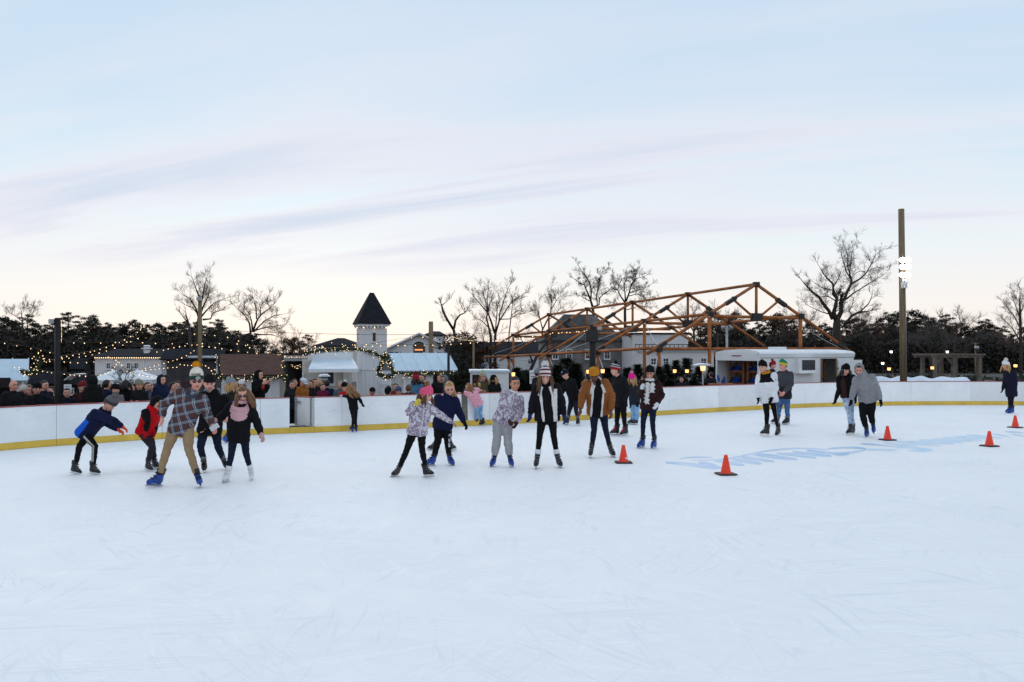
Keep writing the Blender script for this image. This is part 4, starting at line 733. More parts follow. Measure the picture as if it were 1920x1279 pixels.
for i, (px, d, y0, sd) in enumerate(((560, 96, 640, 31), (1345, 90, 590, 32), (1300, 95, 588, 33), (1620, 95, 600, 34), (1800, 98, 600, 35), (1500, 92, 592, 36), (535, 98, 645, 38), (905, 80, 628, 37))):
    bare_tree(['hazy bare tree by the shelter roof', 'russet bare tree seen through the right end of the pavilion', 'russet bare tree seen through the middle of the pavilion', 'thin bare tree left of the light mast', 'low bare tree above the stone pergola', 'reddish bare tree below the right pavilion rafter', 'low hazy bare tree beside the leaning tree', 'low brown bush-like tree under the pollarded tree'][i], d, [(px, 720, 2.4), (px + 1, y0 + 30, 2)], [[(px + 1, y0 + 34, 1.5), (px - 12, y0 + 14, .8), (px - 22, y0 + 2, .4)], [(px + 1, y0 + 32, 1.5), (px + 2, y0 + 10, .9), (px - 2, y0 - 6, .4)], [(px + 1, y0 + 34, 1.5), (px + 14, y0 + 14, .8), (px + 24, y0 + 4, .4)], [(px + 1, y0 + 44, 1.4), (px - 20, y0 + 32, .7), (px - 30, y0 + 26, .4)], [(px + 1, y0 + 44, 1.4), (px + 22, y0 + 30, .7), (px + 32, y0 + 22, .4)]], (1.6, 2), sd, 1.0, twig=mat('twig_russet', (.10, .058, .045), .95, .25, 6))
# pines and oaks of the wood: a few crowns shared by all the trees
def pine_crown(seed, h, w, base=.25, n=26, flat=.5, size=.5):
    """clouds of needles held out on the branch ends, with gaps between them, and a thinner fill near the stem"""
    rnd = random.Random(seed); mb = MB()
    def clump(c, rs, m):
        for _ in range(m):
            v = Vector((rnd.gauss(0, 1), rnd.gauss(0, 1), rnd.gauss(0, 1))).normalized() * rs * rnd.uniform(.25, 1.0); v.z *= flat; p = c + v; u_ = Vector((rnd.gauss(0, 1), rnd.gauss(0, 1), rnd.gauss(.35, .7))).normalized() * rs * .34; w_ = u_.orthogonal().normalized() * rs * .11
            mb.add([p - w_, p + w_, p + u_], [(0, 1, 2)])
    for i in range(n):
        tt = (i + rnd.random()) / n; t = base + (1 - base) * tt; prof = math.sin(math.pi * (.16 + .78 * tt)) ** .7; a_ = i * 2.4 + rnd.uniform(-.5, .5); r = w * prof * rnd.uniform(.55, 1.12)
        for f in (1.0, .55): clump(Vector((math.cos(a_) * r * f, math.sin(a_) * r * f, h * t * .97 + rnd.gauss(0, .12))), size * rnd.uniform(.95, 1.6) * (1 if f == 1 else .9), 100 if f == 1 else 56)
    for i in range(int(n * .6)): clump(Vector((rnd.gauss(0, .3), rnd.gauss(0, .3), h * (base * .7 + (1 - base * .7) * (i + .5) / (n * .6) * .97))), size, 44)
    return mb
def pine_trunk(h):
    mb = MB(); mb.tube([(0, 0, -.3), (.05, 0, h * .5), (0, .05, h * .97)], [.17, .12, .03], 7); rnd = random.Random(3)
    for i in range(14):
        a_ = rnd.uniform(0, 6.28); z = h * rnd.uniform(.3, .9); mb.tube([(0, 0, z), (math.cos(a_) * 1.0, math.sin(a_) * 1.0, z + .3)], [.05, .02], 4)
    return mb
KIND = []
for i, (h, w, base, n, flat, m_) in enumerate(((8.5, 2.0, .34, 24, .5, m_pine), (10, 1.8, .46, 20, .45, m_pine2), (7.2, 2.5, .22, 28, .55, m_pine), (9.2, 2.3, .28, 28, .5, m_pine2), (6.5, 2.7, .10, 32, .75, m_russet), (7.8, 2.6, .08, 34, .65, m_pine))):
    c_ = pine_crown(50 + i, h, w, base, n, flat).mesh('crown'); t_ = pine_trunk(h).mesh('trunk'); c_.materials.append(m_); t_.materials.append(m_bark); KIND.append((c_, t_, h))
def wood_tree(px, ytop, d, k, label, group, rnd):
    c_, t_, h = KIND[k]; x = (px - CX) / F * d; z0 = gz(x, d) if abs(x) < 60 else -.55; H_ = W(0, ytop, d).z - z0; s = H_ / h
    e = empty('oak_tree' if k == 4 else 'pine_tree', (x, d, z0), rnd.uniform(0, 6.28)); tag(e, label, 'tree', group); e.scale = (s * rnd.uniform(.9, 1.25), s * rnd.uniform(.9, 1.2), s)
    for nm, me in (('crown', c_), ('trunk', t_)): o = bpy.data.objects.new(nm, me); COL.objects.link(o); o.parent = e
rnd = random.Random(77)
LEFT = [(4, 598), (-30, 592), (26, 606), (50, 592), (66, 604), (88, 610), (108, 598), (125, 590), (142, 606), (160, 596), (175, 594), (192, 610), (207, 607), (225, 608), (245, 605), (260, 601), (280, 606), (292, 604), (310, 608), (325, 604), (338, 599), (352, 606), (368, 607), (386, 602), (402, 596), (415, 600), (430, 618), (442, 628)]
ORD = ['', 'second ', 'third ', 'fourth ', 'fifth ', 'sixth ', 'seventh ', 'eighth ', 'ninth ', 'tenth '] + [str(i) + ('st ' if i % 10 == 1 and i != 11 else 'nd ' if i % 10 == 2 and i != 12 else 'rd ' if i % 10 == 3 and i != 13 else 'th ') for i in range(11, 60)]
ROWS = ('back row', 'middle row', 'front row')
def plant(rows, side, kinds):
    todo = {}
    for px, y in rows:
        for r_ in range(3):
            x = px + rnd.uniform(-7, 7) + 8 * (r_ % 2); k = kinds(px, r_); todo.setdefault((r_, 'russet oak' if k == 4 else 'dark pine'), []).append((x, y + (rnd.uniform(-6, 7), rnd.uniform(16, 30), rnd.uniform(30, 44))[r_], 112 - 8 * r_ + rnd.uniform(-3, 3), k))
    for (r_, nm), L in todo.items():
        L.sort()
        for i, (x, y, d, k) in enumerate(L): wood_tree(x, y, d, k, '%s in the %s of the %s wood, %sfrom the left' % (nm, ROWS[r_], side, ORD[i] if i else 'first '), nm + 's of the ' + side + ' wood', rnd)
plant(LEFT, 'left', lambda px, r_: rnd.choice((0, 1, 2, 3, 3, 0)) if r_ == 0 else rnd.choice((2, 3, 5, 5, 4) if r_ == 1 else (5, 5, 2, 4)))
RIGHT = [(1490, 608), (1515, 604), (1540, 600), (1562, 606), (1590, 604), (1605, 600), (1622, 596), (1645, 598), (1660, 590), (1678, 584), (1695, 582), (1712, 602), (1730, 600), (1748, 594), (1765, 596), (1780, 593), (1800, 606), (1822, 608), (1842, 602), (1858, 606), (1880, 612), (1898, 618), (1925, 616), (1950, 612), (1470, 598), (1445, 592), (1420, 600), (1395, 596), (1372, 588), (1350, 600), (1330, 612), (1310, 606)]
plant(RIGHT, 'right', lambda px, r_: (rnd.choice((0, 1, 2, 3, 3)) if px > 1480 or rnd.random() < .45 else 4) if r_ == 0 else rnd.choice((2, 5, 4, 4, 5)))
for px, y, d, k, lab in ((474, 627, 86, 2, 'round dark pine under the leaning bare tree'), (492, 636, 88, 5, 'low dark pine right of the leaning bare tree'), (578, 627, 92, 1, 'wind-shaped pine left of the tower'), (548, 634, 90, 4, 'russet oak beside the wind-shaped pine'), (456, 640, 80, 5, 'low dark shrub-like tree above the brown roof'), (866, 625, 62, 4, 'brown leafed tree below the pollarded tree'), (850, 645, 58, 5, 'dark ivy-clad tree left of the pavilion'), (884, 640, 60, 4, 'brown leafed tree beside the pavilion eave')): wood_tree(px, y, d, k, lab, None, rnd)
# understory so that no light shows under the wood
def thicket(pa, pb, d, h, label, seed, name='undergrowth'):
    rnd = random.Random(seed); mb = MB()
    nz_ = seed * 3.7; x0, x1 = (pa - CX) / F * d, (pb - CX) / F * d
    for i in range(int((x1 - x0) * (330 if d > 60 else 240))):
        x = rnd.uniform(x0, x1); z = rnd.random() ** .85 * h * (.85 + .45 * noise.noise(Vector((x * .35 + nz_, 0, 0)))); y = d + rnd.uniform(-1.5, 1.5); v = Vector((rnd.gauss(0, 1), rnd.gauss(0, 1), rnd.gauss(0, 1))).normalized() * .34; w_ = v.orthogonal().normalized() * .17; p = Vector((x, y, -.55 + z)); mb.add([p - w_, p + w_, p + v], [(0, 1, 2)])
    o = mb.build(name, m_brush if seed % 2 else m_pine); tag(o, label, 'undergrowth', kind='stuff')
thicket(-60, 470, 92, 4.7, 'dark undergrowth along the foot of the left wood', 1); thicket(1290, 1980, 94, 4.7, 'dark undergrowth along the foot of the right wood', 3); thicket(1640, 1960, 55, 1.15, 'low hedge behind the stone pergola', 2, 'hedge')
# conical evergreens around the pavilion
def conifer_mesh(seed):
    rnd = random.Random(seed); mb = MB()
    for i in range(3000):
        t = rnd.random() ** .75; r = (1 - t) * .36 * rnd.uniform(.6, 1.08) + .015; a_ = rnd.uniform(0, 6.28); p = Vector((math.cos(a_) * r, math.sin(a_) * r, .04 + t * .95)); v = Vector((math.cos(a_), math.sin(a_), .1)) * .10 + Vector((rnd.gauss(0, .03), rnd.gauss(0, .02), rnd.gauss(0, .02))); w_ = Vector((-math.sin(a_), math.cos(a_), 0)) * .018; mb.add([p - w_, p + w_, p + v], [(0, 1, 2)])
    return mb.mesh('crown')
CON = [conifer_mesh(s) for s in (1, 2, 3)]
for c_ in CON: c_.materials.append(m_ever)
ct = MB(); ct.tube([(0, 0, -.1), (0, 0, .9)], [.03, .008], 6); ctm = ct.mesh('trunk'); ctm.materials.append(m_bark)
for i, (px, yt, d, w_, lab) in enumerate(((968, 690, 33, 1.2, 'left end evergreen behind the girl in grey sweatpants'), (984, 695, 34, 1.3, 'evergreen behind the left side of the striped hat'), (1000, 698, 33.5, 1.2, 'evergreen right behind the striped hat'), (1046, 684, 34, 1.3, 'tall evergreen left of the man with the black cap'), (1062, 672, 36, 1.5, 'tallest evergreen above the man with the black cap'), (1080, 682, 35, 1.3, 'evergreen between the black cap and the tan jacket'), (1140, 690, 36, 1.2, 'evergreen right of the tan jacketed man'), (1176, 690, 37, 1.2, 'evergreen behind the striped hat of the tall man'), (1196, 684, 38, 1.2, 'evergreen behind the magenta beanie'), (1236, 688, 39, 1.1, 'evergreen right of the woman with white gloves'), (1250, 684, 40, 1.1, 'evergreen by the white guy poles'), (1268, 676, 40, 1.0, 'tall thin evergreen by the low hall'), (1287, 672, 39, 1.0, 'evergreen with a lantern by the low hall'), (1310, 688, 38, 1.1, 'evergreen left of the patio heater by the trailer'), (1334, 688, 38.5, 1.2, 'evergreen right of the patio heater by the trailer'), (1255, 712, 38, 1.5, 'low bushy evergreen left of the lantern post'), (1300, 713, 37, 1.6, 'low bushy evergreen below the patio heater'))):
    x = (px - CX) / F * d; z0 = gz(x, d); H_ = W(0, yt, d).z - z0; e = empty('evergreen_tree', (x, d, z0), i * 1.3); tag(e, lab, 'evergreen', 'evergreens around the pavilion'); e.scale = (H_ * w_ * .9, H_ * w_ * .9, H_)
    for nm, me in (('crown', CON[i % 3]), ('trunk', ctm)): o = bpy.data.objects.new(nm, me); COL.objects.link(o); o.parent = e
# ------------------------------------------------------------------ people
SKIN = {'fair': lin((214, 158, 138)), 'pink': lin((218, 150, 132)), 'tan': lin((196, 138, 110)), 'brown': lin((112, 70, 50))}
def skin_mat(k): return mat('skin_' + k, SKIN[k], .5, .08, 14, spec=.3)
m_eye = mat('eye_dark', (.02, .015, .012), .3, 0); m_lip = mat('lips', lin((150, 78, 74)), .5, 0); m_teeth = mat('teeth', (.75, .73, .70), .4, 0); m_brow = mat('brow', (.05, .035, .025), .8, 0)
m_black_boot = mat('boot_black', lin((24, 24, 27)), .4, .1, 12, .15, 40); m_blade = mat('blade_steel', (.62, .64, .67), .25, .05, 9, metal=.9); m_blue_boot = mat('boot_blue', lin((22, 68, 150)), .38, .1, 10)
m_white_boot = mat('boot_white', lin((226, 226, 230)), .45, .05, 10); m_red_boot = mat('boot_red', lin((170, 28, 36)), .5, .1, 10); m_holder = mat('blade_holder_white', (.72, .73, .75), .4, 0); m_lace = mat('lace', (.7, .7, .68), .8, 0)
m_grey_boot = mat('boot_grey', lin((104, 104, 108)), .45, .1, 10)
HAIR = {'blond': lin((176, 138, 92)), 'brown': lin((92, 62, 40)), 'light': lin((140, 100, 64)), 'chestnut': lin((112, 78, 52)), 'dark': lin((34, 26, 22)), 'grey': lin((140, 136, 130))}
def hair_mat(k): return mat('hair_' + k, HAIR[k], .55, .35, 30, .5, 120, spec=.35, stretch=(1, 1, .15))

def head_pts(rot, c, hs, mb, face=True, ears=True, smile=False):
    def shape(p, q):
        x, y, z = q
        if p.z < 0:
            s = -p.z; x *= 1 - .30 * s * s
            y = y * (1 - .45 * s) if y > 0 else y * (1 - .10 * s)
        if p.y < -.2:
            if p.z < .25: y *= .93
            nx_, nz_ = q.x / .014, (q.z + .018) / .026
            y -= .022 * math.exp(-nx_ * nx_ - nz_ * nz_)
            for sx in (-1, 1):
                ex, ez = (q.x - sx * .031) / .017, (q.z - .012) / .012
                y += .009 * math.exp(-ex * ex - ez * ez)
            mx, mz = q.x / .024, (q.z + .058) / .009
            y -= .006 * math.exp(-mx * mx - mz * mz)
            cx, cz = q.x / .025, (q.z + .098) / .016
            y -= .010 * math.exp(-cx * cx - cz * cz)
        return Vector((x, y, z))
    S_ = Matrix.Scale(hs, 3)
    mb.ell(c, (.076, .097, .118), rot @ S_, 26, 20, shape)
    L = lambda x, y, z: c + rot @ (Vector((x, y, z)) * hs)
    if ears:
        for sx in (-1, 1): mb.ell(L(sx * .077, .012, -.004), (.010 * hs, .018 * hs, .031 * hs), rot, 8, 6)
    if face:
        k = mb.mi
        mb.mi = k + 1
        for sx in (-1, 1): mb.ell(L(sx * .031, -.081, .012), (.0135 * hs, .008 * hs, .0085 * hs), rot, 8, 6)
        mb.mi = k + 2
        mb.tube([L(-.022, -.0795, -.057), L(-.010, -.089, -.0595), L(.010, -.089, -.0595), L(.022, -.0795, -.057)], [.004 * hs, .007 * hs, .007 * hs, .004 * hs], 6)
        if smile: mb.mi = k + 4; mb.ell(L(0, -.090, -.0575), (.019 * hs, .0075 * hs, .0065 * hs), rot, 10, 6)
        mb.mi = k + 3
        for sx in (-1, 1): mb.tube([L(sx * .015, -.092, .034), L(sx * .032, -.091, .039), L(sx * .047, -.080, .034)], [.0055 * hs, .0065 * hs, .004 * hs], 5)
        mb.mi = k
def hand(mb, wrist, dr, k, thumb_dir, fat=1.0, curl=.5):
    """palm, four fingers of different length with a knuckle bend, and a thumb off the side of the palm"""
    dr = dr.normalized(); th = thumb_dir - dr * thumb_dir.dot(dr)
    th = th.normalized() if th.length > 1e-4 else dr.orthogonal().normalized()
    nm = dr.cross(th); r = .0095 * k * fat
    q = wrist + dr * .045 * k
    mb.loft([[wrist + dr * t * k + th * (a * w) * k + nm * (b * h) * k * fat for a, b in ((-1, -.6), (-.6, -1), (.6, -1), (1, -.6), (1, .6), (.6, 1), (-.6, 1), (-1, .6))] for t, w, h in ((-.01, .026, .020), (.03, .036, .018), (.075, .040, .015), (.092, .036, .011))])
    for i, (off, ln) in enumerate(((.029, .068), (.010, .078), (-.010, .073), (-.029, .056))):
        b0 = wrist + dr * .085 * k + th * off * k; b1 = b0 + (dr * (1 - .3 * curl) + nm * .6 * curl).normalized() * ln * .5 * k
        b2 = b1 + (dr * (1 - 1.1 * curl) + nm * 1.1 * curl).normalized() * ln * .5 * k
        mb.tube([b0, b1, b2], [r, r * .95, r * .75], 6)
    b0 = wrist + dr * .03 * k + th * .03 * k; b1 = b0 + (dr * .7 + th * .8).normalized() * .035 * k; b2 = b1 + (dr * .95 + th * .2 + nm * .3).normalized() * .032 * k
    mb.tube([b0, b1, b2], [r * 1.25, r * 1.1, r * .85], 6)
def skate(parent, org, foot, yaw, up, k, style):
    """boot on a blade; foot = point of the blade on the ice, yaw 0 = toe towards the camera, up = lean of the boot"""
    sty = {'blue': (m_blue_boot, m_black_boot, m_black_boot, m_holder), 'black': (m_black_boot, m_black_boot, m_grey_boot, m_holder), 'white': (m_white_boot, m_white_boot, m_lace, m_blade), 'red': (m_black_boot, m_black_boot, m_red_boot, m_holder), 'grey': (m_black_boot, m_grey_boot, m_black_boot, m_holder)}[style]
    fw = Vector((math.sin(R(yaw)), -math.cos(R(yaw)), 0)); up = up.normalized(); fw = (fw - up * fw.dot(up)).normalized(); sd = up.cross(fw)
    L = lambda f, s, u: foot + (fw * f + sd * s + up * u) * k
    bm_ = MB()
    def ring(f0, f1, w, u, tilt=0): 
        pts = []
        for i in range(14):
            a = 2 * math.pi * i / 14; c, s = math.cos(a), math.sin(a)
            e = (f0 + f1) / 2 + (f1 - f0) / 2 * c; ww = w * (1.0 if c < 0 else 1.06 - .15 * c ** 4)
            pts.append(L(e, ww * s, u + tilt * c))
        return pts
    bm_.loft([ring(-.085, .185, .036, .060), ring(-.092, .192, .044, .075), ring(-.092, .190, .047, .10, -.006), ring(-.088, .165, .046, .128, -.016), ring(-.084, .095, .044, .158, -.012), ring(-.082, .055, .043, .20), ring(-.084, .048, .045, .255), ring(-.088, .05, .048, .285)])
    b = bm_.build('skate', sty[0], parent, True, org)
    MB().loft([ring(-.091, .058, .0475, .205), ring(-.094, .055, .051, .25), ring(-.097, .056, .054, .298), ring(-.088, .048, .044, .303)]).build('cuff', sty[1], b, True, org)
    st = MB()
    for f, u, w in ((.112, .137, .042), (.075, .172, .044), (.056, .225, .050)):
        st.tube([L(f - .02, -w, u - .022), L(f + .006, -w * .62, u + .003), L(f + .012, 0, u + .010), L(f + .006, w * .62, u + .003), L(f - .02, w, u - .022)], (.013 if style == 'red' else .0085) * k, 6)
    st.build('strap', sty[2], b, True, org)
    hb = MB(); hb.prism([(-.075, .058), (-.06, .030), (.17, .030), (.178, .058), (.11, .058), (.09, .040), (.0, .040), (-.02, .058)], -.010, .010, (foot, fw * k, up * k, sd * k))
    hb.build('blade_holder', sty[3] if style != 'blue' else m_blue_boot, b, False, org)
    bl = MB(); bl.prism([(-.105, .012), (-.085, .0), (.17, .0), (.195, .012), (.195, .032), (-.105, .032)], -.0028, .0028, (foot, fw * k, up * k, sd * k))
    bl.build('blade', m_blade, b, False, org)
    return b
def shoe(parent, org, foot, yaw, k):
    fw = Vector((math.sin(R(yaw)), -math.cos(R(yaw)), 0)); sd = Vector((-fw.y, fw.x, 0)); up = Vector((0, 0, 1))
    def ring(f0, f1, w, u): return [foot + (fw * ((f0 + f1) / 2 + (f1 - f0) / 2 * math.cos(a)) + sd * w * math.sin(a) + up * u) * k for a in [2 * math.pi * i / 10 for i in range(10)]]
    return MB().loft([ring(-.09, .19, .044, .0), ring(-.09, .19, .046, .04), ring(-.085, .12, .042, .08), ring(-.08, .05, .042, .13)]).build('shoe', m_black_boot, parent, True, org)
def fuzzy(mb, c, r, seed, n=220, ln=.35):
    rnd = random.Random(seed); mb.ell(c, r * .82, None, 14, 10)
    for i in range(n):
        v = Vector((rnd.gauss(0, 1), rnd.gauss(0, 1), rnd.gauss(0, 1))).normalized(); u = v.orthogonal().normalized() * r * .16; w = v.cross(u)
        b = c + v * r * .7; tip = c + v * r * (1 + rnd.uniform(0, ln) * .6) + Vector((rnd.uniform(-1, 1), rnd.uniform(-1, 1), rnd.uniform(-1, 1))) * r * .12
        mb.add([b + u, b - u * .5 + w * .85, b - u * .5 - w * .85, tip], [(0, 1, 3), (1, 2, 3), (2, 0, 3)])
PN = [0]
def person(label, d, k=1.0, S=None, P=None, yaw=0, head=None, arms=None, legs=None, top=None, bottom=None, skates='black', hat=None, hair=None, glove=None, skin='fair',
           scarf=None, hood=None, opening=None, group='skaters on the ice', dz=0.0, hs=None, cheap=False, hipyaw=None, glasses=False, lean=0.0, extra=None, cat='person', z0=0.0, hem=.10, collar=None, rnd=None, backpack=None, smile=False, zipper=None):
    """joints are world points: S shoulder middle, P hip middle, head (centre, yaw, pitch), arms/legs = ((elbow, wrist) ...) for the -R and +R side"""
    PN[0] += 1; rnd = random.Random(PN[0] * 7 + 3)
    base = Vector((P.x, P.y, z0)); root = empty('person', base); tag(root, label, cat, group); org = base
    hs = hs or (.62 + .50 * k)
    u = (S - P); Ls = u.length; u = u / Ls
    Rv = Vector((math.cos(R(yaw)), math.sin(R(yaw)), 0)); Rv = (Rv - u * Rv.dot(u)).normalized(); Fv = Rv.cross(u)
    hy = yaw if hipyaw is None else hipyaw; Hv = Vector((math.cos(R(hy)), math.sin(R(hy)), 0))
    q = top.get('q', 1.0) * (1.0 if cheap else 1.06); tk = k * (.75 + .25 * Ls / (.52 * k))
    hc, hyw, hp = head
    hrot = Matrix.Rotation(R(hyw), 3, 'Z') @ Matrix.Rotation(R(hp), 3, 'X') @ Matrix.Rotation(R(rnd.uniform(-4, 4)), 3, 'Y')
    neck = S + u * .05 * k; chin = hc + hrot @ Vector((0, .02, -.06)) * hs
    sh = [S - Rv * .165 * k - u * .02 * k, S + Rv * .165 * k - u * .02 * k]; hip = [P - Hv * .085 * k, P + Hv * .085 * k]
    # body: head, neck, trunk, limbs and bare hands in one mesh
    b = MB(); head_pts(hrot, hc, hs, b, True, not (hat and hat.get('ears')), smile)
    b.tube([neck - u * .08 * k, neck.lerp(chin, .5), chin], [.062 * k, .055 * k, .052 * hs], 12)
    nse = 8 if cheap else 10
    b.loft([[P + u * t * Ls + (Rv * a * math.cos(2 * math.pi * i / nse) - Fv * bb * math.sin(2 * math.pi * i / nse)) * k for i in range(nse)] for t, a, bb in ((-.08, .13, .09), (.3, .125, .085), (.75, .15, .10), (.98, .12, .08), (1.1, .06, .06))])
    for i in (0, 1):
        el, wr = arms[i]; b.tube([sh[i], el, wr], [.045 * k, .036 * k, .026 * k], nse); kn, an = legs[i][0], legs[i][1]
        b.tube([hip[i], kn, an + (kn - an).normalized() * (bottom.get('cut', .24) + .03) * k], [.06 * k, .045 * k, .032 * k], nse)
    gl = glove if isinstance(glove, (list, tuple)) else [glove, glove]
    for i in (0, 1):
        el, wr = arms[i]; fdir = (wr - el).normalized(); inward = (Fv * .8 + Rv * (.5 if i == 0 else -.5))
        if gl[i] is None: hand(b, wr, fdir, k, inward)
        else:
            gm = MB(); hand(gm, wr, fdir, k * .95, inward, 1.45, .55); gm.tube([wr - fdir * .05 * k, wr + fdir * .02 * k], [.042 * k, .036 * k], 10); gm.build('glove', gl[i], root, True, org)
    b.build('body', [skin_mat(skin), m_eye, m_lip, m_brow, m_teeth], root, True, org)
    # jacket or sweater
    j = MB(); n = 20
    def tring(t, a, bb, fo=0.):
        c = P + u * t * Ls + Fv * fo * k
        return [c + Rv * a * tk * math.cos(2 * math.pi * i / n) - Fv * bb * tk * math.sin(2 * math.pi * i / n) for i in range(n)]
    hm = -top.get('hem', hem) * k / Ls
    ww = top.get('w', 1.0)
    j.loft([tring(hm, .158 * q * ww, .118 * q), tring(hm * .75, .170 * q * ww, .127 * q), tring(hm * .2, .174 * q * ww, .130 * q), tring(.22, .162 * q * ww, .120 * q, .005), tring(.5, .175 * q, .128 * q, .012), tring(.78, .187 * q, .128 * q, .012), tring(.95, .160 * q, .098 * q), tring(1.04, .10, .075), tring(1.11, .066, .064)])
    aq = top.get('aq', q)
    for i in (0, 1):
        el, wr = arms[i]; a0 = sh[i]; m1 = a0.lerp(el, .5); m2 = el.lerp(wr, .5)
        fd = (wr - el).normalized(); cuff = wr - fd * .015 * k
        j.tube([a0 - (el - a0).normalized() * .03 * k, m1, el, m2, cuff], [.076 * k * aq, .066 * k * aq, .060 * k * aq, .055 * k * aq, .044 * k * (aq * .5 + .5)], 12)
        j.ell(a0, .078 * k * aq, None, 10, 8)
    j.tube([neck - u * .05 * k, neck.lerp(chin, .28), neck.lerp(chin, .46)], [.092 * k, .074 * hs, .068 * hs], 14)
    if hat and hat['kind'] == 'hood': j.tube([neck - u * .06 * k - Fv * .03 * k, neck.lerp(hc, .5) - Fv * .03 * k, hc - (hrot @ Vector((0, -.03, .05))) * hs], [.13 * k, .102 * hs, .085 * hs], 14)
    if not cheap:      # creases gathering at the elbows and under the arms
        for i in (0, 1):
            el, wr = arms[i]; ax = (wr - el).normalized()
            for t_ in (-.05, -.015, .02, .06): c_ = el + ax * t_ * k; o1 = ax.orthogonal().normalized(); j.tube([c_ + (o1 * math.cos(a_) + ax.cross(o1) * math.sin(a_)) * .056 * k * aq + ax * .012 * math.sin(a_ * 2 + t_ * 60) for a_ in [x * .7 for x in range(9)]], .010 * k, 5)
    if hood == 'down': j.tube([neck - Fv * .03 * k + Rv * .09 * k, neck - Fv * .10 * k + Rv * .06 * k - u * .02, neck - Fv * .12 * k - u * .03, neck - Fv * .10 * k - Rv * .06 * k - u * .02, neck - Fv * .03 * k - Rv * .09 * k], [.03 * k, .045 * k, .055 * k, .045 * k, .03 * k], 10)
    vox = (.022 if cheap else .0135)
    me = remesh(j, vox, org, 5, (top.get('fold', .010) * (1.3 if cheap else 1), 11, PN[0] * 3.1) + ((top['quilt'],) if 'quilt' in top else ()))
    mats_ = top['mat'] if isinstance(top['mat'], (list, tuple)) else [top['mat']]
    jo = link_mesh(top.get('name', 'jacket'), me, mats_, root, True)
    reg = top.get('region')
    if reg or opening:
        Lu, Lr, Lf = u, Rv, Fv; arms_l = [(sh[i] - org, arms[i][0] - org, arms[i][1] - org) for i in (0, 1)]
        def segd(p, a, c):
            t = max(0, min(1, (p - a).dot(c - a) / max(1e-6, (c - a).length_squared))); return (p - a - (c - a) * t).length
        Pl = P - org; idx = []
        for f in me.polygons:
            c = f.center - Pl; t = c.dot(Lu) / Ls; r = c.dot(Lr) / k; fr = c.dot(Lf) / k
            ad = [min(segd(f.center, a0, e) - .016 * k, segd(f.center, e, w)) for a0, e, w in arms_l]; arm = min(ad) < .075 * k * aq and abs(r) > .1
            idx.append(reg(t, r, fr, arm, f.center) if reg else (opening[0] if (not arm and fr > .02 and abs(r + opening[2] * (t - .5)) < opening[1] * (1 if t < .9 else .6)) else 0))
        me.polygons.foreach_set('material_index', idx)
    if opening and len(opening) > 3:      # pale lining turned out along both edges of an open coat, and its collar
        lm = opening[3]; w = opening[1]; lin_ = MB()
        for sgn in (-1, 1):
            pts = []
            for i in range(9):
                t = hm + .005 + (1.0 - hm) * i / 8; r = sgn * (w + .012) - opening[2] * (t - .5); r *= (1 if t < .8 else 1 - (t - .8) * 1.6)
                a = .178 * q * (1 if t < .6 else 1 - (t - .6) * .45); bb = (.128 * q + .012) * (1 if t < .8 else 1 - (t - .8) * 1.1)
                fo = bb * math.sqrt(max(.05, 1 - (r / a) ** 2)) + .006
                pts.append(P + u * t * Ls + Rv * r * k + Fv * fo * tk)
            wd = opening[4]
            lin_.tube(pts, [wd * k * (1 + .3 * math.sin(i * 1.7 + sgn)) for i in range(9)], 8)
            if len(opening) > 5:          # collar lapel
                c0 = pts[-1]; c1_ = neck + Rv * sgn * .085 * k - Fv * .01 * k + u * .02 * k; c2_ = pts[-3] + Rv * sgn * .055 * k
                lin_.add([c0 + Fv * .012, c1_ + Fv * .012, c2_ + Fv * .02, pts[-3] + Fv * .015, c0, c1_, c2_, pts[-3]], [(0, 1, 2, 3), (7, 6, 5, 4), (0, 4, 5, 1), (1, 5, 6, 2), (2, 6, 7, 3), (3, 7, 4, 0)])
        if len(opening) > 5: lin_.tube([neck + Rv * .085 * k + u * .015 * k, neck + Rv * .06 * k - Fv * .075 * k + u * .03 * k, neck - Fv * .09 * k + u * .035 * k, neck - Rv * .06 * k - Fv * .075 * k + u * .03 * k, neck - Rv * .085 * k + u * .015 * k], .026 * k, 8)
        lin_.build('fleece_lining', lm, root, True, org)
    if zipper:
        zp = [P + u * t * Ls + Fv * ((.133 if t < .85 else .133 - (t - .85) * .28) * q * tk / k * k + .006) for t in [hm + (1.08 - hm) * i / 12 for i in range(13)]]
        MB().tube(zp, .006 * k, 5).build('zip', zipper, jo, True, org)
    if collar: MB().tube([neck.lerp(chin, .30), neck.lerp(chin, .50)], [.080 * hs, .076 * hs], 14).build('collar', collar, jo, True, org)
    # trousers
    tr = MB(); bq = bottom.get('q', 1.0); fl = bottom.get('flare', 1.0)
    tr.ell(P - u * .01 * k, (.150 * k * (.6 + .4 * bq), .118 * k * (.6 + .4 * bq), .13 * k), Matrix((Hv, Vector((-Hv.y, Hv.x, 0)), Vector((0, 0, 1)))).transposed(), 16, 10)
    lw = bottom.get('cut', .24)
    for i in (0, 1):
        kn, an = legs[i][0], legs[i][1]; ft = an; up_ = (kn - ft).normalized(); bt = ft + up_ * lw * k
        tr.tube([hip[i] + Vector((0, 0, .02 * k)), hip[i].lerp(kn, .5), kn, kn.lerp(bt, .45), bt], [.092 * k * (.55 + .45 * bq), .078 * k * bq, .060 * k * bq, .056 * k * bq * fl, .045 * k * bq * fl], 12)
    me = remesh(tr, vox, org, 4, (.006 * (1 if bq < 1.05 else 1.6), 12, PN[0] * 1.7))
    bmats = bottom['mat'] if isinstance(bottom['mat'], (list, tuple)) else [bottom['mat']]
    to = link_mesh('trousers', me, bmats, root, True)
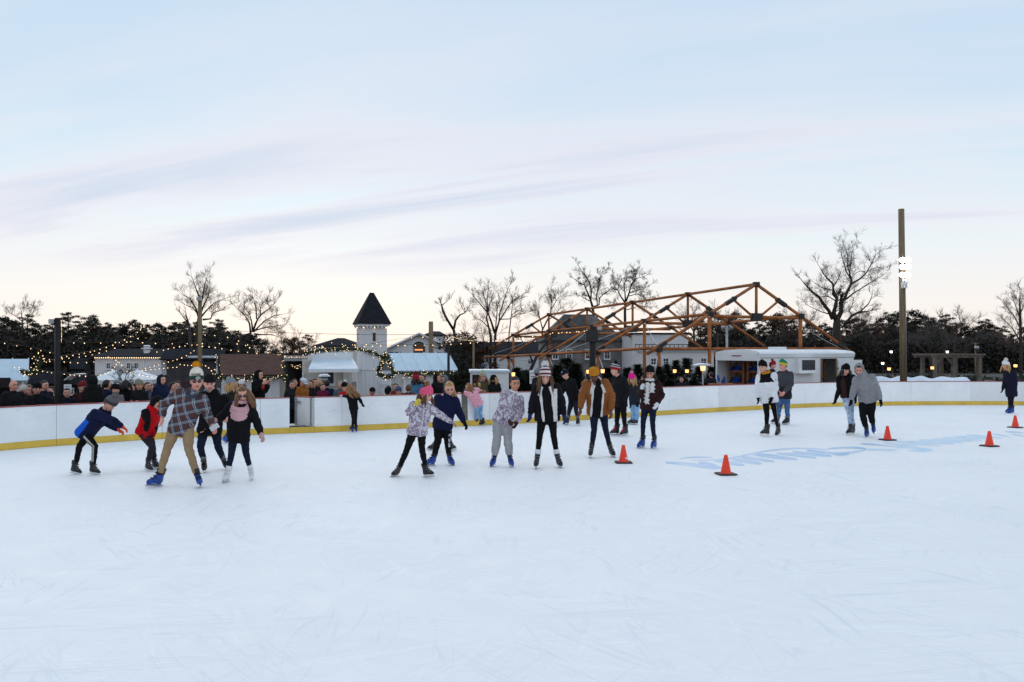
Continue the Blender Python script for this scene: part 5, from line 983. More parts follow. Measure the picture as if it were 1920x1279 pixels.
    if bottom.get('stripe') is not None:
        st = MB(); i = bottom['stripe']; kn, an = legs[i][0], legs[i][1]; sg = -1 if i == 0 else 1
        out_ = (Hv * sg * .8 + Vector((0, -1, 0)) * .75).normalized()
        for off in bottom.get('offs', (-.024, 0, .024)):
            sdv = Hv.cross(Vector((0, 0, 1))) * off
            bt = an + (kn - an).normalized() * .27 * k; pts = [hip[i].lerp(kn, .25), hip[i].lerp(kn, .6), kn, kn.lerp(bt, .5), bt]
            rr = [.086, .076, .060, .056, .047]
            st.tube([p + out_ * (r_ - .001) * k * bq * (fl if m_ > 2 else 1) + sdv * k for m_, (p, r_) in enumerate(zip(pts, rr))], .0045 * k, 5)
        st.build('side_stripe', bottom.get('smat', m_lace), to, False, org)
    # feet
    for i in (0, 1):
        kn, an, fy = legs[i][0], legs[i][1], legs[i][2]
        if skates: skate(root, org, an, fy, Vector((0, 0, 1)).lerp((kn - an).normalized(), .9), k * .93, skates)
        else: shoe(root, org, an, fy, k)
    # hair
    if hair:
        hm_ = hair_mat(hair['col']); h = MB(); L = lambda x, y, z: hc + hrot @ (Vector((x, y, z)) * hs)
        def hs_fn(p, q2):
            if p.y < -.25 and p.z < .62: return q2 * .80
            if p.z < -.35: return q2 * (.86 if not hair.get('long') else .97)
            return q2
        h.ell(L(0, .012, .012), (.086 * hs, .105 * hs, .122 * hs), hrot, 20, 14, hs_fn)
        ln = hair.get('long', 0)
        if ln:
            side = hair.get('side', 0); wind = Vector(hair.get('wind', (0, 0, 0)))
            for i in range(hair.get('n', 34)):
                a = rnd.uniform(-2.3, 2.3) if not hair.get('tail') else rnd.uniform(-.5, .5)
                x0, y0 = math.sin(a) * .078, math.cos(a) * .085 + .01
                if y0 < -.035: y0 = -.035
                p0 = L(x0, y0, rnd.uniform(-.02, .06)); 
                out_ = (hrot @ Vector((x0, y0, 0))).normalized()
                l_ = ln * rnd.uniform(.75, 1.1); pts = [p0]
                sv = Rv * side
                for s in range(1, 5):
                    t = s / 4
                    pts.append(p0 + out_ * (.035 * math.sin(t * 2.2) * hs + .03 * t) + Vector((0, 0, -1)) * l_ * t + wind * t * t * l_ + sv * t * .16 * k + Vector((rnd.uniform(-1, 1), rnd.uniform(-1, 1), 0)) * .016 * t + (Fv * .06 * k * t if hair.get('front') else -Fv * .03 * t * k))
                rw = rnd.uniform(.012, .021) * hs * hair.get('thick', 1)
                h.tube(pts, [rw, rw * 1.15, rw, rw * .8, rw * .15], 6)
        h.build('hair', hm_, root, True, org)
    # headwear
    if hat:
        L = lambda x, y, z: hc + hrot @ (Vector((x, y, z)) * hs)
        if hat['kind'] == 'beanie':
            lo = hat.get('low', .022); H_ = hat.get('h', 1.0); rings = []
            def hring(z, s, tz=0.0, ny=40): 
                pts = []
                for i in range(ny):
                    a = 2 * math.pi * i / ny; rr = s * (1 + (.018 if i % 2 else -.018))
                    pts.append(L(.091 * rr * math.cos(a), .111 * rr * math.sin(a) + .006, z + tz * -math.sin(a)))
                return pts
            prof = [(lo, 1.0), (lo + .02, 1.03), (lo + .05, 1.03), (lo + .055, .985), (lo + .075 * H_, .97), (lo + .10 * H_, .87), (lo + .12 * H_, .68), (lo + .133 * H_, .42), (lo + .14 * H_, .12)]
            mbh = MB(); stripes = hat.get('bands')
            for a, c in zip(prof, prof[1:]):
                mbh.mi = 0
                if stripes: mbh.mi = stripes[min(len(stripes) - 1, prof.index(a))]
                mbh.loft([hring(a[0], a[1], .022), hring(c[0], c[1], .022)], False)
            mbh.mi = 0; ho = mbh.build('hat', hat['mat'], root, True, org)
            if hat.get('pom'):
                pm = MB(); fuzzy(pm, L(0, .012, lo + .14 * H_ + .028), hat.get('pr', .045) * hs, PN[0]); pm.build('pompom', hat['pom'], ho, False, org)
        elif hat['kind'] == 'cap':
            mbh = MB(); mbh.ell(L(0, .006, .045), (.088 * hs, .106 * hs, .088 * hs), hrot, 18, 12, lambda p, q2: Vector((q2.x, q2.y, max(q2.z, -.012 * hs))))
            ho = mbh.build('hat', hat['mat'], root, True, org); br = MB(); nb = 9
            arc = [(math.sin(-1.15 + 2.3 * i / (nb - 1)), math.cos(-1.15 + 2.3 * i / (nb - 1))) for i in range(nb)]
            V_ = [L(.084 * s_, -.085 * c_ - .0, .042) for s_, c_ in arc] + [L(.078 * s_, -.100 * c_ - .062, .022) for s_, c_ in arc]
            br.add(V_ + [v + Vector((0, 0, -.006)) for v in V_], [(i, i + 1, nb + i + 1, nb + i) for i in range(nb - 1)] + [(2 * nb + i + 1, 2 * nb + i, 3 * nb + i, 3 * nb + i + 1) for i in range(nb - 1)] + [(nb + i, nb + i + 1, 3 * nb + i + 1, 3 * nb + i) for i in range(nb - 1)])
            br.build('brim', hat.get('brim', hat['mat']), ho, True, org)
        elif hat['kind'] == 'hood':
            mbh = MB(); fur = hat.get('fur')
            def hfn(p, q2):
                if p.y < -.42: return Vector((q2.x * .9, -.42 * .125 * hs - .0, q2.z * .9))
                return q2
            mbh.ell(L(0, .012, .008), (.104 * hs, .125 * hs, .142 * hs), hrot, 22, 16, hfn)
            mbh.f = [f for f in mbh.f]; 
            keep = []
            for f, mi_ in zip(mbh.f, mbh.m):
                cl = hrot.transposed() @ (sum((Vector(mbh.v[i]) for i in f), Vector()) / len(f) - L(0, .012, .008))
                if not (cl.y < -.040 * hs and abs(cl.x) < .068 * hs and -.12 * hs < cl.z < .075 * hs): keep.append(f)
            mbh.f = keep; mbh.m = [0] * len(keep)
            ho = mbh.build('hood', hat['mat'], root, True, org)
            if fur:
                fb = MB(); rf = random.Random(PN[0])
                for i in range(150):
                    a = rf.uniform(0, 2 * math.pi); c = L(.085 * math.sin(a), -.045, .01 + .105 * math.cos(a)); v = (hrot @ Vector((math.sin(a) + rf.gauss(0, .4), -.6 + rf.gauss(0, .5), math.cos(a)))).normalized() * .05 * hs; w = v.orthogonal().normalized() * .012
                    fb.add([c + w, c - w, c + v], [(0, 1, 2)])
                fb.build('fur_trim', fur, ho, False, org)
    if glasses:
        L = lambda x, y, z: hc + hrot @ (Vector((x, y, z)) * hs); g_ = MB()
        for sx in (-1, 1): g_.ell(L(sx * .033, -.094, .010), (.026 * hs, .008 * hs, .017 * hs), hrot, 12, 8); g_.tube([L(sx * .058, -.088, .014), L(sx * .08, .0, .014)], .004 * hs, 5)
        g_.tube([L(-.012, -.098, .014), L(.012, -.098, .014)], .004 * hs, 5); g_.build('sunglasses', mat('sunglass_lens', (.015, .015, .04), .15, 0, spec=.6), root, True, org)
    if scarf:
        sc_ = MB(); nk = neck + u * .02 * k
        def loop(r, z, th, dn):
            return [nk + Rv * r * k * math.sin(a) + Fv * (r * .95 * math.cos(a) + .03) * k + u * (z - dn * (1 + math.cos(a)) / 2) * k for a in [2 * math.pi * i / 16 for i in range(17)]]
        sc_.tube(loop(.082, .04, .04, .03), .036 * k, 10, False)
        if not scarf.get('small'): sc_.tube(loop(.125, .0, .04, .12), .044 * k, 10, False); sc_.tube(loop(.135, -.02, .04, .26), .042 * k, 10, False); sc_.tube(loop(.132, -.01, .04, .19), .046 * k, 10, False)
        if scarf.get('tails'):
            for sx, ln in scarf['tails']:
                pts = [nk + Rv * sx * (1 - .2 * t) * k + Fv * (.125 + .035 * math.sin(t * 3)) * k - u * (.05 + ln * t) * k for t in [i / 10 for i in range(11)]]
                sc_.tube(pts, [.04 * k * (1 + .3 * math.sin(i * 2.4)) for i in range(11)], 8)
        sme = remesh(sc_, .012, org, 3, (.010, 22, PN[0])); link_mesh('scarf', sme, scarf['mat'], root, True)
    if extra: extra(dict(root=root, org=org, P=P, S=S, u=u, R=Rv, F=Fv, k=k, hs=hs, hrot=hrot, hc=hc, neck=neck, Ls=Ls, arms=arms, legs=legs, hip=hip, sh=sh, q=q))
    return root
def skater(label, d, k, S, P, yaw, head, aL, aR, lL, lR, Sd=0., **kw):
    """pixel joints (px, py[, depth offset]); legs: knee, foot, toe yaw"""
    def J(p, dd=0.): return W(p[0], p[1], d + (p[2] if len(p) > 2 else dd))
    Rv = Vector((math.cos(R(yaw)), math.sin(R(yaw)), 0)); Fv = Vector((math.sin(R(yaw)), -math.cos(R(yaw)), 0))
    S3 = J(S, Sd); P3 = J(P)
    sy = [-Rv.y * .165 * k, Rv.y * .165 * k]
    def arm(i, a):
        e = a[0]; w = a[1]
        return (J(e, Sd + sy[i] + (e[2] if len(e) > 2 else 0)) if len(e) < 3 else J((e[0], e[1], Sd + sy[i] + e[2])), J((w[0], w[1], Sd + sy[i] * .8 + (w[2] if len(w) > 2 else -.06))))
    hy = [-Rv.y * .085 * k, Rv.y * .085 * k]
    def leg(i, l):
        kn, ft, fy = l; lift = ft[2] if len(ft) > 2 else 0
        if lift: fp = W(ft[0], ft[1], d + hy[i]); fp.z = max(fp.z, .0)
        else:
            df = max(d - .32, min(d + .32, F * CH / (ft[1] - HY))); fp = W(ft[0], ft[1], df); fp.z = 0.004
        kd = (d + hy[i] + fp.y) / 2 - .05 + (kn[2] if len(kn) > 2 else 0)
        return (W(kn[0], kn[1], kd), fp, fy)
    hd = W(head[0], head[1], d + Sd + Fv.y * .05 + (head[4] if len(head) > 4 else 0))
    return person(label, d, k, S3, P3, yaw, (hd, head[2], head[3]), (arm(0, aL), arm(1, aR)), (leg(0, lL), leg(1, lR)), **kw)
def pattern_mat(name, build):
    m = bpy.data.materials.new(name); m.use_nodes = True; t = m.node_tree; b = t.nodes['Principled BSDF']; b.inputs['Roughness'].default_value = .9; b.inputs['Specular IOR Level'].default_value = .15
    co = nd(t, 'ShaderNodeTexCoord').outputs['Object']; lk(t, build(t, co), b.inputs['Base Color'])
    nz = nd(t, 'ShaderNodeTexNoise'); lk(t, co, nz.inputs[0]); nz.inputs['Scale'].default_value = 70
    bp = nd(t, 'ShaderNodeBump'); bp.inputs['Strength'].default_value = .3; bp.inputs['Distance'].default_value = .01; lk(t, nz.outputs[0], bp.inputs['Height']); lk(t, bp.outputs[0], b.inputs['Normal'])
    return m
def _plaid(t, co):
    sp = nd(t, 'ShaderNodeSeparateXYZ'); mp_ = nd(t, 'ShaderNodeMapping'); mp_.inputs['Rotation'].default_value = (0, R(12), R(10)); lk(t, co, mp_.inputs[0]); lk(t, mp_.outputs[0], sp.inputs[0])
    col = (.042, .05, .075, 1); X = mth('FRACT', mth('MULTIPLY', sp.outputs[0], 7.6, tree=t), tree=t); Z = mth('FRACT', mth('MULTIPLY', sp.outputs[2], 7.0, tree=t), tree=t)
    for ax in (X, Z): col = mixc(t, ramp(t, ax, [(0, (0, 0, 0)), (.38, (0, 0, 0)), (.42, (.62, .62, .62)), (.66, (.62, .62, .62)), (.70, (0, 0, 0))]), col, (.12, .036, .02))
    for ax in (X, Z): col = mixc(t, ramp(t, ax, [(0, (.0, .0, .0)), (.02, (.5, .5, .5)), (.08, (.5, .5, .5)), (.10, (0, 0, 0)), (.84, (0, 0, 0)), (.86, (.35, .35, .35)), (.93, (.35, .35, .35)), (.95, (0, 0, 0))]), col, (.50, .52, .56))
    return col
def _camo(t, co):
    def nz(s, o):
        mp_ = nd(t, 'ShaderNodeMapping'); mp_.inputs['Location'].default_value = o; lk(t, co, mp_.inputs[0]); n = nd(t, 'ShaderNodeTexNoise'); n.inputs['Scale'].default_value = s; n.inputs['Detail'].default_value = 3; n.inputs['Distortion'].default_value = 1.2; lk(t, mp_.outputs[0], n.inputs[0]); return n.outputs[0]
    c = ramp(t, nz(11, (0, 0, 0)), [(.36, (.52, .49, .55)), (.43, (.66, .65, .70)), (.47, (.34, .26, .34)), (.56, (.20, .145, .20)), (.64, (.38, .31, .40))], 'LINEAR')
    return mixc(t, ramp(t, nz(20, (3, 1, 2)), [(.57, (0, 0, 0)), (.62, (.8, .8, .8))]), c, (.70, .69, .73))
def _denim(a, b, sc=14):
    def f(t, co):
        n = nd(t, 'ShaderNodeTexNoise'); lk(t, co, n.inputs[0]); n.inputs['Scale'].default_value = sc; n.inputs['Detail'].default_value = 6; return ramp(t, n.outputs[0], [(.35, a), (.68, b)])
    return f
m_plaid = pattern_mat('plaid_flannel', _plaid); m_camo = pattern_mat('camo_lilac', _camo)
m_navyjean = pattern_mat('denim_navy', _denim(lin((18, 24, 42)), lin((28, 36, 58)))); m_lightjean = pattern_mat('denim_light', _denim(lin((98, 142, 182)), lin((150, 186, 214)), 9)); m_midjean = pattern_mat('denim_mid', _denim(lin((48, 78, 120)), lin((80, 112, 156)), 9)); m_ripjean = pattern_mat('denim_ripped', _denim(lin((120, 150, 186)), lin((214, 222, 232)), 12)); m_stonejean = pattern_mat('denim_stone', _denim(lin((52, 68, 98)), lin((82, 96, 124)), 9))
K_ = cloth((17, 17, 20)); K2 = cloth((24, 24, 28)); NAVY = cloth((20, 26, 56)); WHITE = cloth((222, 222, 226)); FLEECE = mat('fleece_white', lin((226, 222, 220)), .95, .08, 30, .9, 70, spec=.1)
KHAKI = cloth((150, 126, 96)); GREY = cloth((128, 128, 132)); TANC = cloth((138, 84, 44)); RED = cloth((196, 20, 30)); CHAR = cloth((52, 52, 58)); MAROON = cloth((48, 26, 26)); PINKS = cloth((206, 160, 166)); MUST = cloth((186, 122, 36))
bp_ = dict
# --- boy in the blue jacket
skater('boy in navy and bright blue jacket with grey pompom beanie leaning forward', 15.1, .86, (190, 774), (162, 809), 72, (206, 758, 78, 38), ((214, 790, -.1), (230, 801, -.05)), ((205, 796, .05), (222, 806, .1)), ((178, 836), (174, 890), 78), ((149, 838), (138, 889), 82), Sd=-.05,
    top=bp_(mat=[NAVY, cloth((24, 86, 190))], hem=.12, q=1.26, region=lambda t, r, fr, arm, c: 1 if (not arm and t < .60 and fr < .055) else 0), bottom=bp_(mat=K_, q=1.08, stripe=0), skates='black', hat=bp_(kind='beanie', mat=[cloth((96, 94, 96)), cloth((66, 64, 66))], bands=[1, 1, 1, 0, 0, 0, 0, 0], pom=cloth((120, 116, 116)), pr=.055), hair=bp_(col='brown'), glove=mat('glove_orange', lin((226, 78, 24)), .6, .2, 20))
# --- child in the red vest
skater('child in red vest over black hooded sweatshirt bending beside the man in plaid', 15.6, .84, (285, 773), (271, 809), 58, (294, 757, 60, 45), ((277, 790, -.1), (273, 810, -.12)), ((292, 795, 0), (290, 812, -.1)), ((284, 837), (276, 883), 60), ((286, 836), (292, 880), 70),
    top=bp_(mat=[RED, K_], q=1.22, aq=1.05, hem=.08, name='vest', region=lambda t, r, fr, arm, c: 1 if arm else 0), bottom=bp_(mat=cloth((44, 42, 48)), q=1.12), skates='black', hat=bp_(kind='hood', mat=K_), glove=cloth((176, 24, 34), 'glove_red'))
# --- man in black behind the plaid shirt
skater('man dressed in black skating half hidden behind the man in plaid', 15.4, 1.06, (404, 744), (394, 800), 20, (392, 719, 25, 15), ((388, 772), (383, 796)), ((428, 772), (425, 782, -.2)), ((376, 838), (386, 885), 10), ((409, 837), (425, 879), 35), top=bp_(mat=K_, hem=.14, q=1.14), bottom=bp_(mat=m_navyjean, q=1.05), skates='grey', hat=bp_(kind='beanie', mat=K2), hair=bp_(col='dark'))
# --- woman with the pink scarf
skater('woman with windblown brown hair, pink scarf and white figure skates', 14.3, .97, (452, 762), (448, 814), 5, (456, 740, 12, 22), ((416, 781), (404, 788, -.15)), ((482, 793), (490, 815, -.12)), ((434, 850), (425, 904), -8), ((461, 848), (474, 898.5), 12),
    top=bp_(mat=cloth((20, 20, 24), 'puffer_black'), q=1.06, hem=.14, quilt=.12, fold=.008), bottom=bp_(mat=m_navyjean, q=.98, cut=.27), skates='white', hair=bp_(col='chestnut', long=.30, n=80, wind=(.12, 0, .28), thick=1.25, side=.12), scarf=bp_(mat=PINKS), glove=cloth((196, 156, 150), 'glove_pale'), glasses=True)
# --- skater behind her
skater('person in grey knit beanie and dark coat skating behind the woman with the scarf', 20.2, .97, (432, 741), (437, 783), -130, (433, 721, -120, 5), ((446, 760), (446, 778)), ((420, 762), (424, 780)), ((448, 805), (466, 831), -150), ((430, 806), (423, 831), -130), top=bp_(mat=[cloth((38, 36, 30)), cloth((28, 40, 110))], region=lambda t, r, fr, arm, c: 1 if .55 < t < .75 and not arm else 0), bottom=bp_(mat=K_), skates='blue', hat=bp_(kind='beanie', mat=cloth((126, 130, 136))), hair=bp_(col='blond', long=.2, n=30))
# --- man in plaid
def plaid_extra(c):
    L = lambda x, y, z: c['hc'] + c['hrot'] @ (Vector((x, y, z)) * c['hs'])
    hat_ = [o for o in c['root'].children if o.name.split('.')[0] == 'hat'][0]
    def wrap(txt, z, rad, size, a0, name, mt):
        cu = bpy.data.curves.new('t', 'FONT'); cu.body = txt; cu.size = size; cu.align_x = 'CENTER'; cu.extrude = .001; cu.offset = .0009
        to = bpy.data.objects.new('t', cu); TMP.collection.objects.link(to); TMP.view_layers[0].update(); dg = TMP.view_layers[0].depsgraph; dg.update()
        me = bpy.data.meshes.new_from_object(to.evaluated_get(dg)); bpy.data.objects.remove(to); bpy.data.curves.remove(cu)
        for v in me.vertices:
            a = a0 + v.co.x / .098; v.co = L(.098 * rad * math.sin(a), -.118 * rad * math.cos(a) + .006, z + v.co.y + .022 * math.cos(a)) - c['org']
        me.materials.clear(); return link_mesh(name, me, mt, hat_)
    wrap('PACKERS', .082, 1.0, .034, -.15, 'hat_lettering', mat('knit_green', lin((24, 56, 44)), .9, .1, 20))
    e = MB()
    def disc(rx, rz, y, mi):
        e.mi = mi; n = 20; ctr = L(.014, -.124 - y, .045 + .022); 
        e.add([ctr] + [L(.014 + rx * math.cos(2 * math.pi * i / n), -.124 - y + .5 * (rx * math.cos(2 * math.pi * i / n)) ** 2 / .1, .067 + rz * math.sin(2 * math.pi * i / n)) for i in range(n)], [(0, 1 + (i + 1) % n, 1 + i) for i in range(n)])
    disc(.031, .021, .002, 0); disc(.027, .0175, .004, 1)
    e.mi = 0; pts = [L(.014 + .017 * math.cos(a), -.131, .067 + .0105 * math.sin(a)) for a in [R(x) for x in range(40, 361, 20)]] + [L(.020, -.131, .066)]
    e.tube(pts, .0035 * c['hs'], 5); e.build('hat_emblem', [WHITE, mat('emblem_green', lin((24, 60, 46)), .8, 0)], hat_, False, [*c['org']])
    hd = MB(); hd.tube([c['neck'] + c['R'] * .085 - c['F'] * .02, c['neck'] + c['R'] * .075 - c['F'] * .09, c['neck'] - c['F'] * .12, c['neck'] - c['R'] * .075 - c['F'] * .09, c['neck'] - c['R'] * .085 - c['F'] * .02, c['neck'] - c['R'] * .05 + c['F'] * .08 - c['u'] * .05, c['neck'] + c['F'] * .1 - c['u'] * .10, c['neck'] + c['R'] * .05 + c['F'] * .08 - c['u'] * .05, c['neck'] + c['R'] * .085 - c['F'] * .02], .04, 10, False)
    hd.build('hood', cloth((62, 66, 78), 'hood_slate'), c['root'], True, c['org'])
pl = skater('man in plaid flannel shirt, khaki trousers and green and yellow pompom beanie', 13.75, 1.09, (360, 741), (341, 798), 12, (369, 715, 22, 8), ((307, 759), (304, 784, -.1)), ((389, 777), (399, 798, -.15)), ((313, 844), (293, 912), -38), ((354, 842), (376.5, 914), 26),
    top=bp_(mat=m_plaid, hem=.14, q=1.06, fold=.012, name='shirt'), bottom=bp_(mat=KHAKI, q=1.08, cut=.22), skates='blue', skin='pink', glasses=True, extra=plaid_extra, hair=bp_(col='grey'),
    hat=bp_(kind='beanie', mat=[mat('knit_green', lin((24, 56, 44)), .9, .1, 20), cloth((224, 216, 200)), cloth((226, 158, 26))], bands=[0, 0, 0, 1, 1, 1, 1, 0], pom=cloth((226, 158, 26)), pr=.052, h=1.25))
ph = empty('phone', W(402, 801, 13.45)); tag(ph, 'white phone held in the hand of the man in plaid', 'phone')
MB().box((0, 0, 0), (.075, .012, .145), Matrix.Rotation(R(60), 3, 'Y')).build('case', WHITE, ph); MB().box((0, -.0075, 0), (.066, .002, .13), Matrix.Rotation(R(60), 3, 'Y')).build('screen', mat('phone_screen', (.5, .52, .55), .2, 0), ph)
# --- girl at the boards
skater('small girl in black with long brown hair holding on to the boards', 22.6, .74, (660, 741), (663, 764), -150, (656, 729, -120, 10), ((674, 748), (679, 757, 0)), ((650, 743, .1), (642, 742, .22)), ((667, 784), (668, 808), -150), ((662, 785), (660, 808), -140), top=bp_(mat=K_, hem=.10), bottom=bp_(mat=K2, q=.9), skates='blue', hair=bp_(col='light', long=.3, n=44, wind=(.5, 0, .15), thick=1.2), glove=[cloth((20, 20, 22)), WHITE])
# --- hidden skater
skater('child in dark clothes almost hidden behind the blonde girl in navy', 18.7, .8, (833, 774), (831, 802), 0, (834, 757, 10, 20), ((822, 790), (820, 805)), ((842, 790), (844, 806)), ((822, 822), (807, 844), -40), ((842, 822), (850, 846), 40), top=bp_(mat=K2), bottom=bp_(mat=K_), skates='black', hair=bp_(col='dark'))
# --- blonde girl in navy
def leg_text(c):
    tr = [o for o in c['root'].children if o.name.split('.')[0] == 'trousers'][0]; mb = MB(); rr = random.Random(5); h, kn, an = c['hip'][1], c['legs'][1][0], c['legs'][1][1]; ov = (c['R'] * .55 + c['F'] * .85).normalized()
    up_ = (h - kn).normalized(); sd_ = up_.cross(ov)
    for i in range(9):
        p = h.lerp(kn, .28 + i * .115) + ov * (.088 - .0025 * i) * c['k']; w, hh = .015, .013
        for a, b_, dx, dy in ((-1, 0, .25, 1), (1, 0, .25, 1), (0, 1, 1, .25), (0, -1, 1, .25), (0, 0, 1, .22)):
            if rr.random() < .78: mb.box(p + sd_ * a * w + up_ * b_ * hh, (2 * w * dx + .004, .006, 2 * hh * dy + .004), Matrix((sd_, ov, up_)).transposed())
    mb.build('leg_lettering', WHITE, tr, False, c['org'])
skater('blonde girl in navy jacket with ponytail and white lettering down her leg', 16.2, .98, (838, 748), (831, 792), 2, (843, 729, 8, 25), ((818, 770, .1), (822, 789, .05)), ((862, 775), (871, 793, -.1)), ((821, 828), (809, 873), -42), ((839, 828), (844.5, 872), 32), top=bp_(mat=NAVY, hem=.14, q=1.14), bottom=bp_(mat=K_, q=1.2), skates='blue', smile=True, hair=bp_(col='blond', long=.40, n=34, tail=True, side=.6, front=True, thick=1.35), glove=K_, extra=leg_text)
# --- girl with the pink beanie
skater('girl in lilac camouflage jacket and pink knit beanie gliding on one leg', 14.73, .88, (790, 761), (783, 806), 28, (799, 742, 62, 10), ((767, 772, -.08), (780, 757, -.3)), ((822, 776, .05), (846, 791, .1)), ((762, 846), (742, 893), -30), ((791, 841), (801, 895), 62), top=bp_(mat=m_camo, q=1.18, hem=.11, fold=.012), bottom=bp_(mat=K_, q=1.06), skates='black', hat=bp_(kind='beanie', mat=cloth((224, 92, 128)), pom=cloth((150, 108, 74)), pr=.048), zipper=WHITE, hair=bp_(col='brown', long=.2, n=26), glove=[cloth((214, 190, 70), 'glove_yellow'), m_camo])
# --- pink puffer girl
skater('girl in shiny pink puffer jacket and light jeans leaning on the boards', 24.55, .84, (886, 738), (898, 758), -125, (879, 727, -110, 15), ((893, 731, .12), (899, 732, .2)), ((876, 737, .05), (873, 738, .1)), ((901, 776), (905.5, 797), -80), ((893, 776), (891, 797.5), -85), top=bp_(mat=mat('puffer_pink', lin((218, 150, 166)), .42, .1, 8, .2, 30), q=1.12, hem=.04, quilt=.085, fold=.022), bottom=bp_(mat=m_lightjean, q=1.0), skates='black', hair=bp_(col='light', long=.25, n=30, thick=1.2))
# --- girl in grey sweatpants
skater('girl in lilac camouflage jacket and baggy grey sweatpants with hands together', 16.1, .96, (960, 743), (943, 787), 14, (966, 720, 18, 8), ((945, 771), (956, 791, -.25)), ((977, 772), (968, 794, -.25)), ((932, 820), (925, 874), -22), ((952, 820), (957.5, 875), 20), Sd=-.08, top=bp_(mat=m_camo, q=1.17, hem=.07, fold=.012), bottom=bp_(mat=cloth((158, 158, 160)), q=1.42, flare=1.1, cut=.23), skates='blue', hair=bp_(col='dark'), skin='tan', glove=cloth((70, 40, 42), 'glove_maroon'), collar=WHITE, zipper=WHITE)
# --- woman with the striped pompom hat
skater('tall young woman in open black coat with white fleece lining and striped pompom hat', 15.9, 1.06, (1025, 725), (1026, 782), 0, (1022, 708, 4, 6), ((999, 752), (994, 778, -.05)), ((1053, 753), (1058, 780, -.05)), ((1012, 817), (1005.5, 878), -10), ((1038, 817), (1048.5, 876), 16), top=bp_(mat=[cloth((22, 22, 27)), K_, FLEECE], q=1.14, hem=.07, w=1.1, region=lambda t, r, fr, arm, c: 1 if (fr > .05 and t < .99 and abs(r + .05 * (t - .5)) < .088) else 2 if (fr > .07 and 0 < r < .175 and t < .93) else 0), opening=(1, .088, .05, FLEECE, .022, True), bottom=bp_(mat=K_, q=.96, cut=.30), skates='black', smile=True, hair=bp_(col='brown', long=.30, n=26, front=True),
    hat=bp_(kind='beanie', mat=[cloth((214, 208, 208)), cloth((112, 40, 48)), cloth((34, 36, 70))], bands=[0, 1, 0, 0, 1, 0, 2, 0], pom=FLEECE, pr=.062, h=1.15), glove=cloth((36, 46, 92), 'glove_blue'),
    extra=lambda c: [MB().tube([a + (b_ - a).normalized() * .255 * c['k'], a + (b_ - a).normalized() * .335 * c['k']], [.056 * c['k'], .053 * c['k']], 12).build('sock', WHITE, c['root'], True, c['org']) for b_, a, _ in c['legs']])
# --- man with the cap behind
def cap_badge(c):
    L = lambda x, y, z: c['hc'] + c['hrot'] @ (Vector((x, y, z)) * c['hs'])
    hat_ = [o for o in c['root'].children if o.name.split('.')[0] == 'hat'][0]; MB().ell(L(0, -.098, .085), (.018, .006, .016), c['hrot'], 10, 6).build('badge', WHITE, hat_, True, c['org'])
skater('man in black jacket and black cap bending beside the boards', 25.0, 1.05, (1068, 716), (1076, 751), -55, (1059, 702, -45, 15), ((1056, 732, -.1), (1050, 744, -.15)), ((1082, 735), (1086, 748, -.1)), ((1067, 772), (1062.5, 797), -40), ((1080, 770), (1086, 798), -25), top=bp_(mat=K_, hem=.1), bottom=bp_(mat=cloth((30, 34, 44))), skates='grey', hat=bp_(kind='cap', mat=cloth((22, 24, 34))), hair=bp_(col='dark'), glove=K_, extra=cap_badge)
# --- man in the tan jacket
skater('bearded man in tan shearling jacket and mustard beanie looking down', 17.5, 1.1, (1118, 719), (1122, 770), -4, (1114, 704, -6, 30, -.06), ((1092, 742), (1088, 768, -.1)), ((1147, 743), (1146, 771, -.12)), ((1114, 805), (1107, 858), -12), ((1135, 803), (1148, 856.5), 14), Sd=-.12, top=bp_(mat=[TANC, K_], q=1.16, hem=.07, w=1.06, fold=.011), opening=(1, .085, -.08, FLEECE, .018, True), bottom=bp_(mat=m_navyjean, q=.98), skates='black', skin='brown', hat=bp_(kind='beanie', mat=MUST, low=.03), hair=None,
    extra=lambda c: MB().ell(c['hc'] + c['hrot'] @ Vector((0, -.045, -.075)), (.062, .052, .046), c['hrot'], 14, 10).build('beard', hair_mat('dark'), c['root'], True, c['org']))
# --- tall man in black with red skates
skater('tall man in black jacket with striped pompom hat and red-trimmed hockey skates', 21.9, 1.06, (1161, 711), (1163, 751), -58, (1153.5, 695, -75, 0), ((1152, 734, -.05), (1158, 754, -.15)), ((1177, 735, 0), (1170, 755, -.2)), ((1157.5, 781), (1155, 816.5), -70), ((1170, 781), (1173, 817), -62), top=bp_(mat=K2, q=1.12, hem=.16), bottom=bp_(mat=K_, q=1.08), skates='red', hat=bp_(kind='beanie', mat=[K_, cloth((150, 34, 40)), cloth((190, 190, 194))], bands=[1, 1, 0, 2, 0, 2, 0, 0], pom=K_, pr=.036), hair=bp_(col='dark'), glove=K_)
# --- girl with the magenta beanie
skater('girl in magenta beanie with pink pompom and pale jeans beside the boards', 25.1, .92, (1191, 724), (1190, 753), -45, (1186, 711, -50, 15), ((1183, 741, -.05), (1182, 758, -.1)), ((1198, 740), (1196, 756)), ((1187, 775), (1185, 796), -75), ((1194, 775), (1192, 796.5), -65), top=bp_(mat=cloth((36, 38, 46)), q=1.05), bottom=bp_(mat=m_lightjean, q=1.1, flare=1.25, cut=.15), skates='black', hat=bp_(kind='beanie', mat=cloth((226, 38, 140)), pom=cloth((226, 160, 176)), pr=.05), hair=bp_(col='blond', long=.26, n=24, front=True), glove=K_)
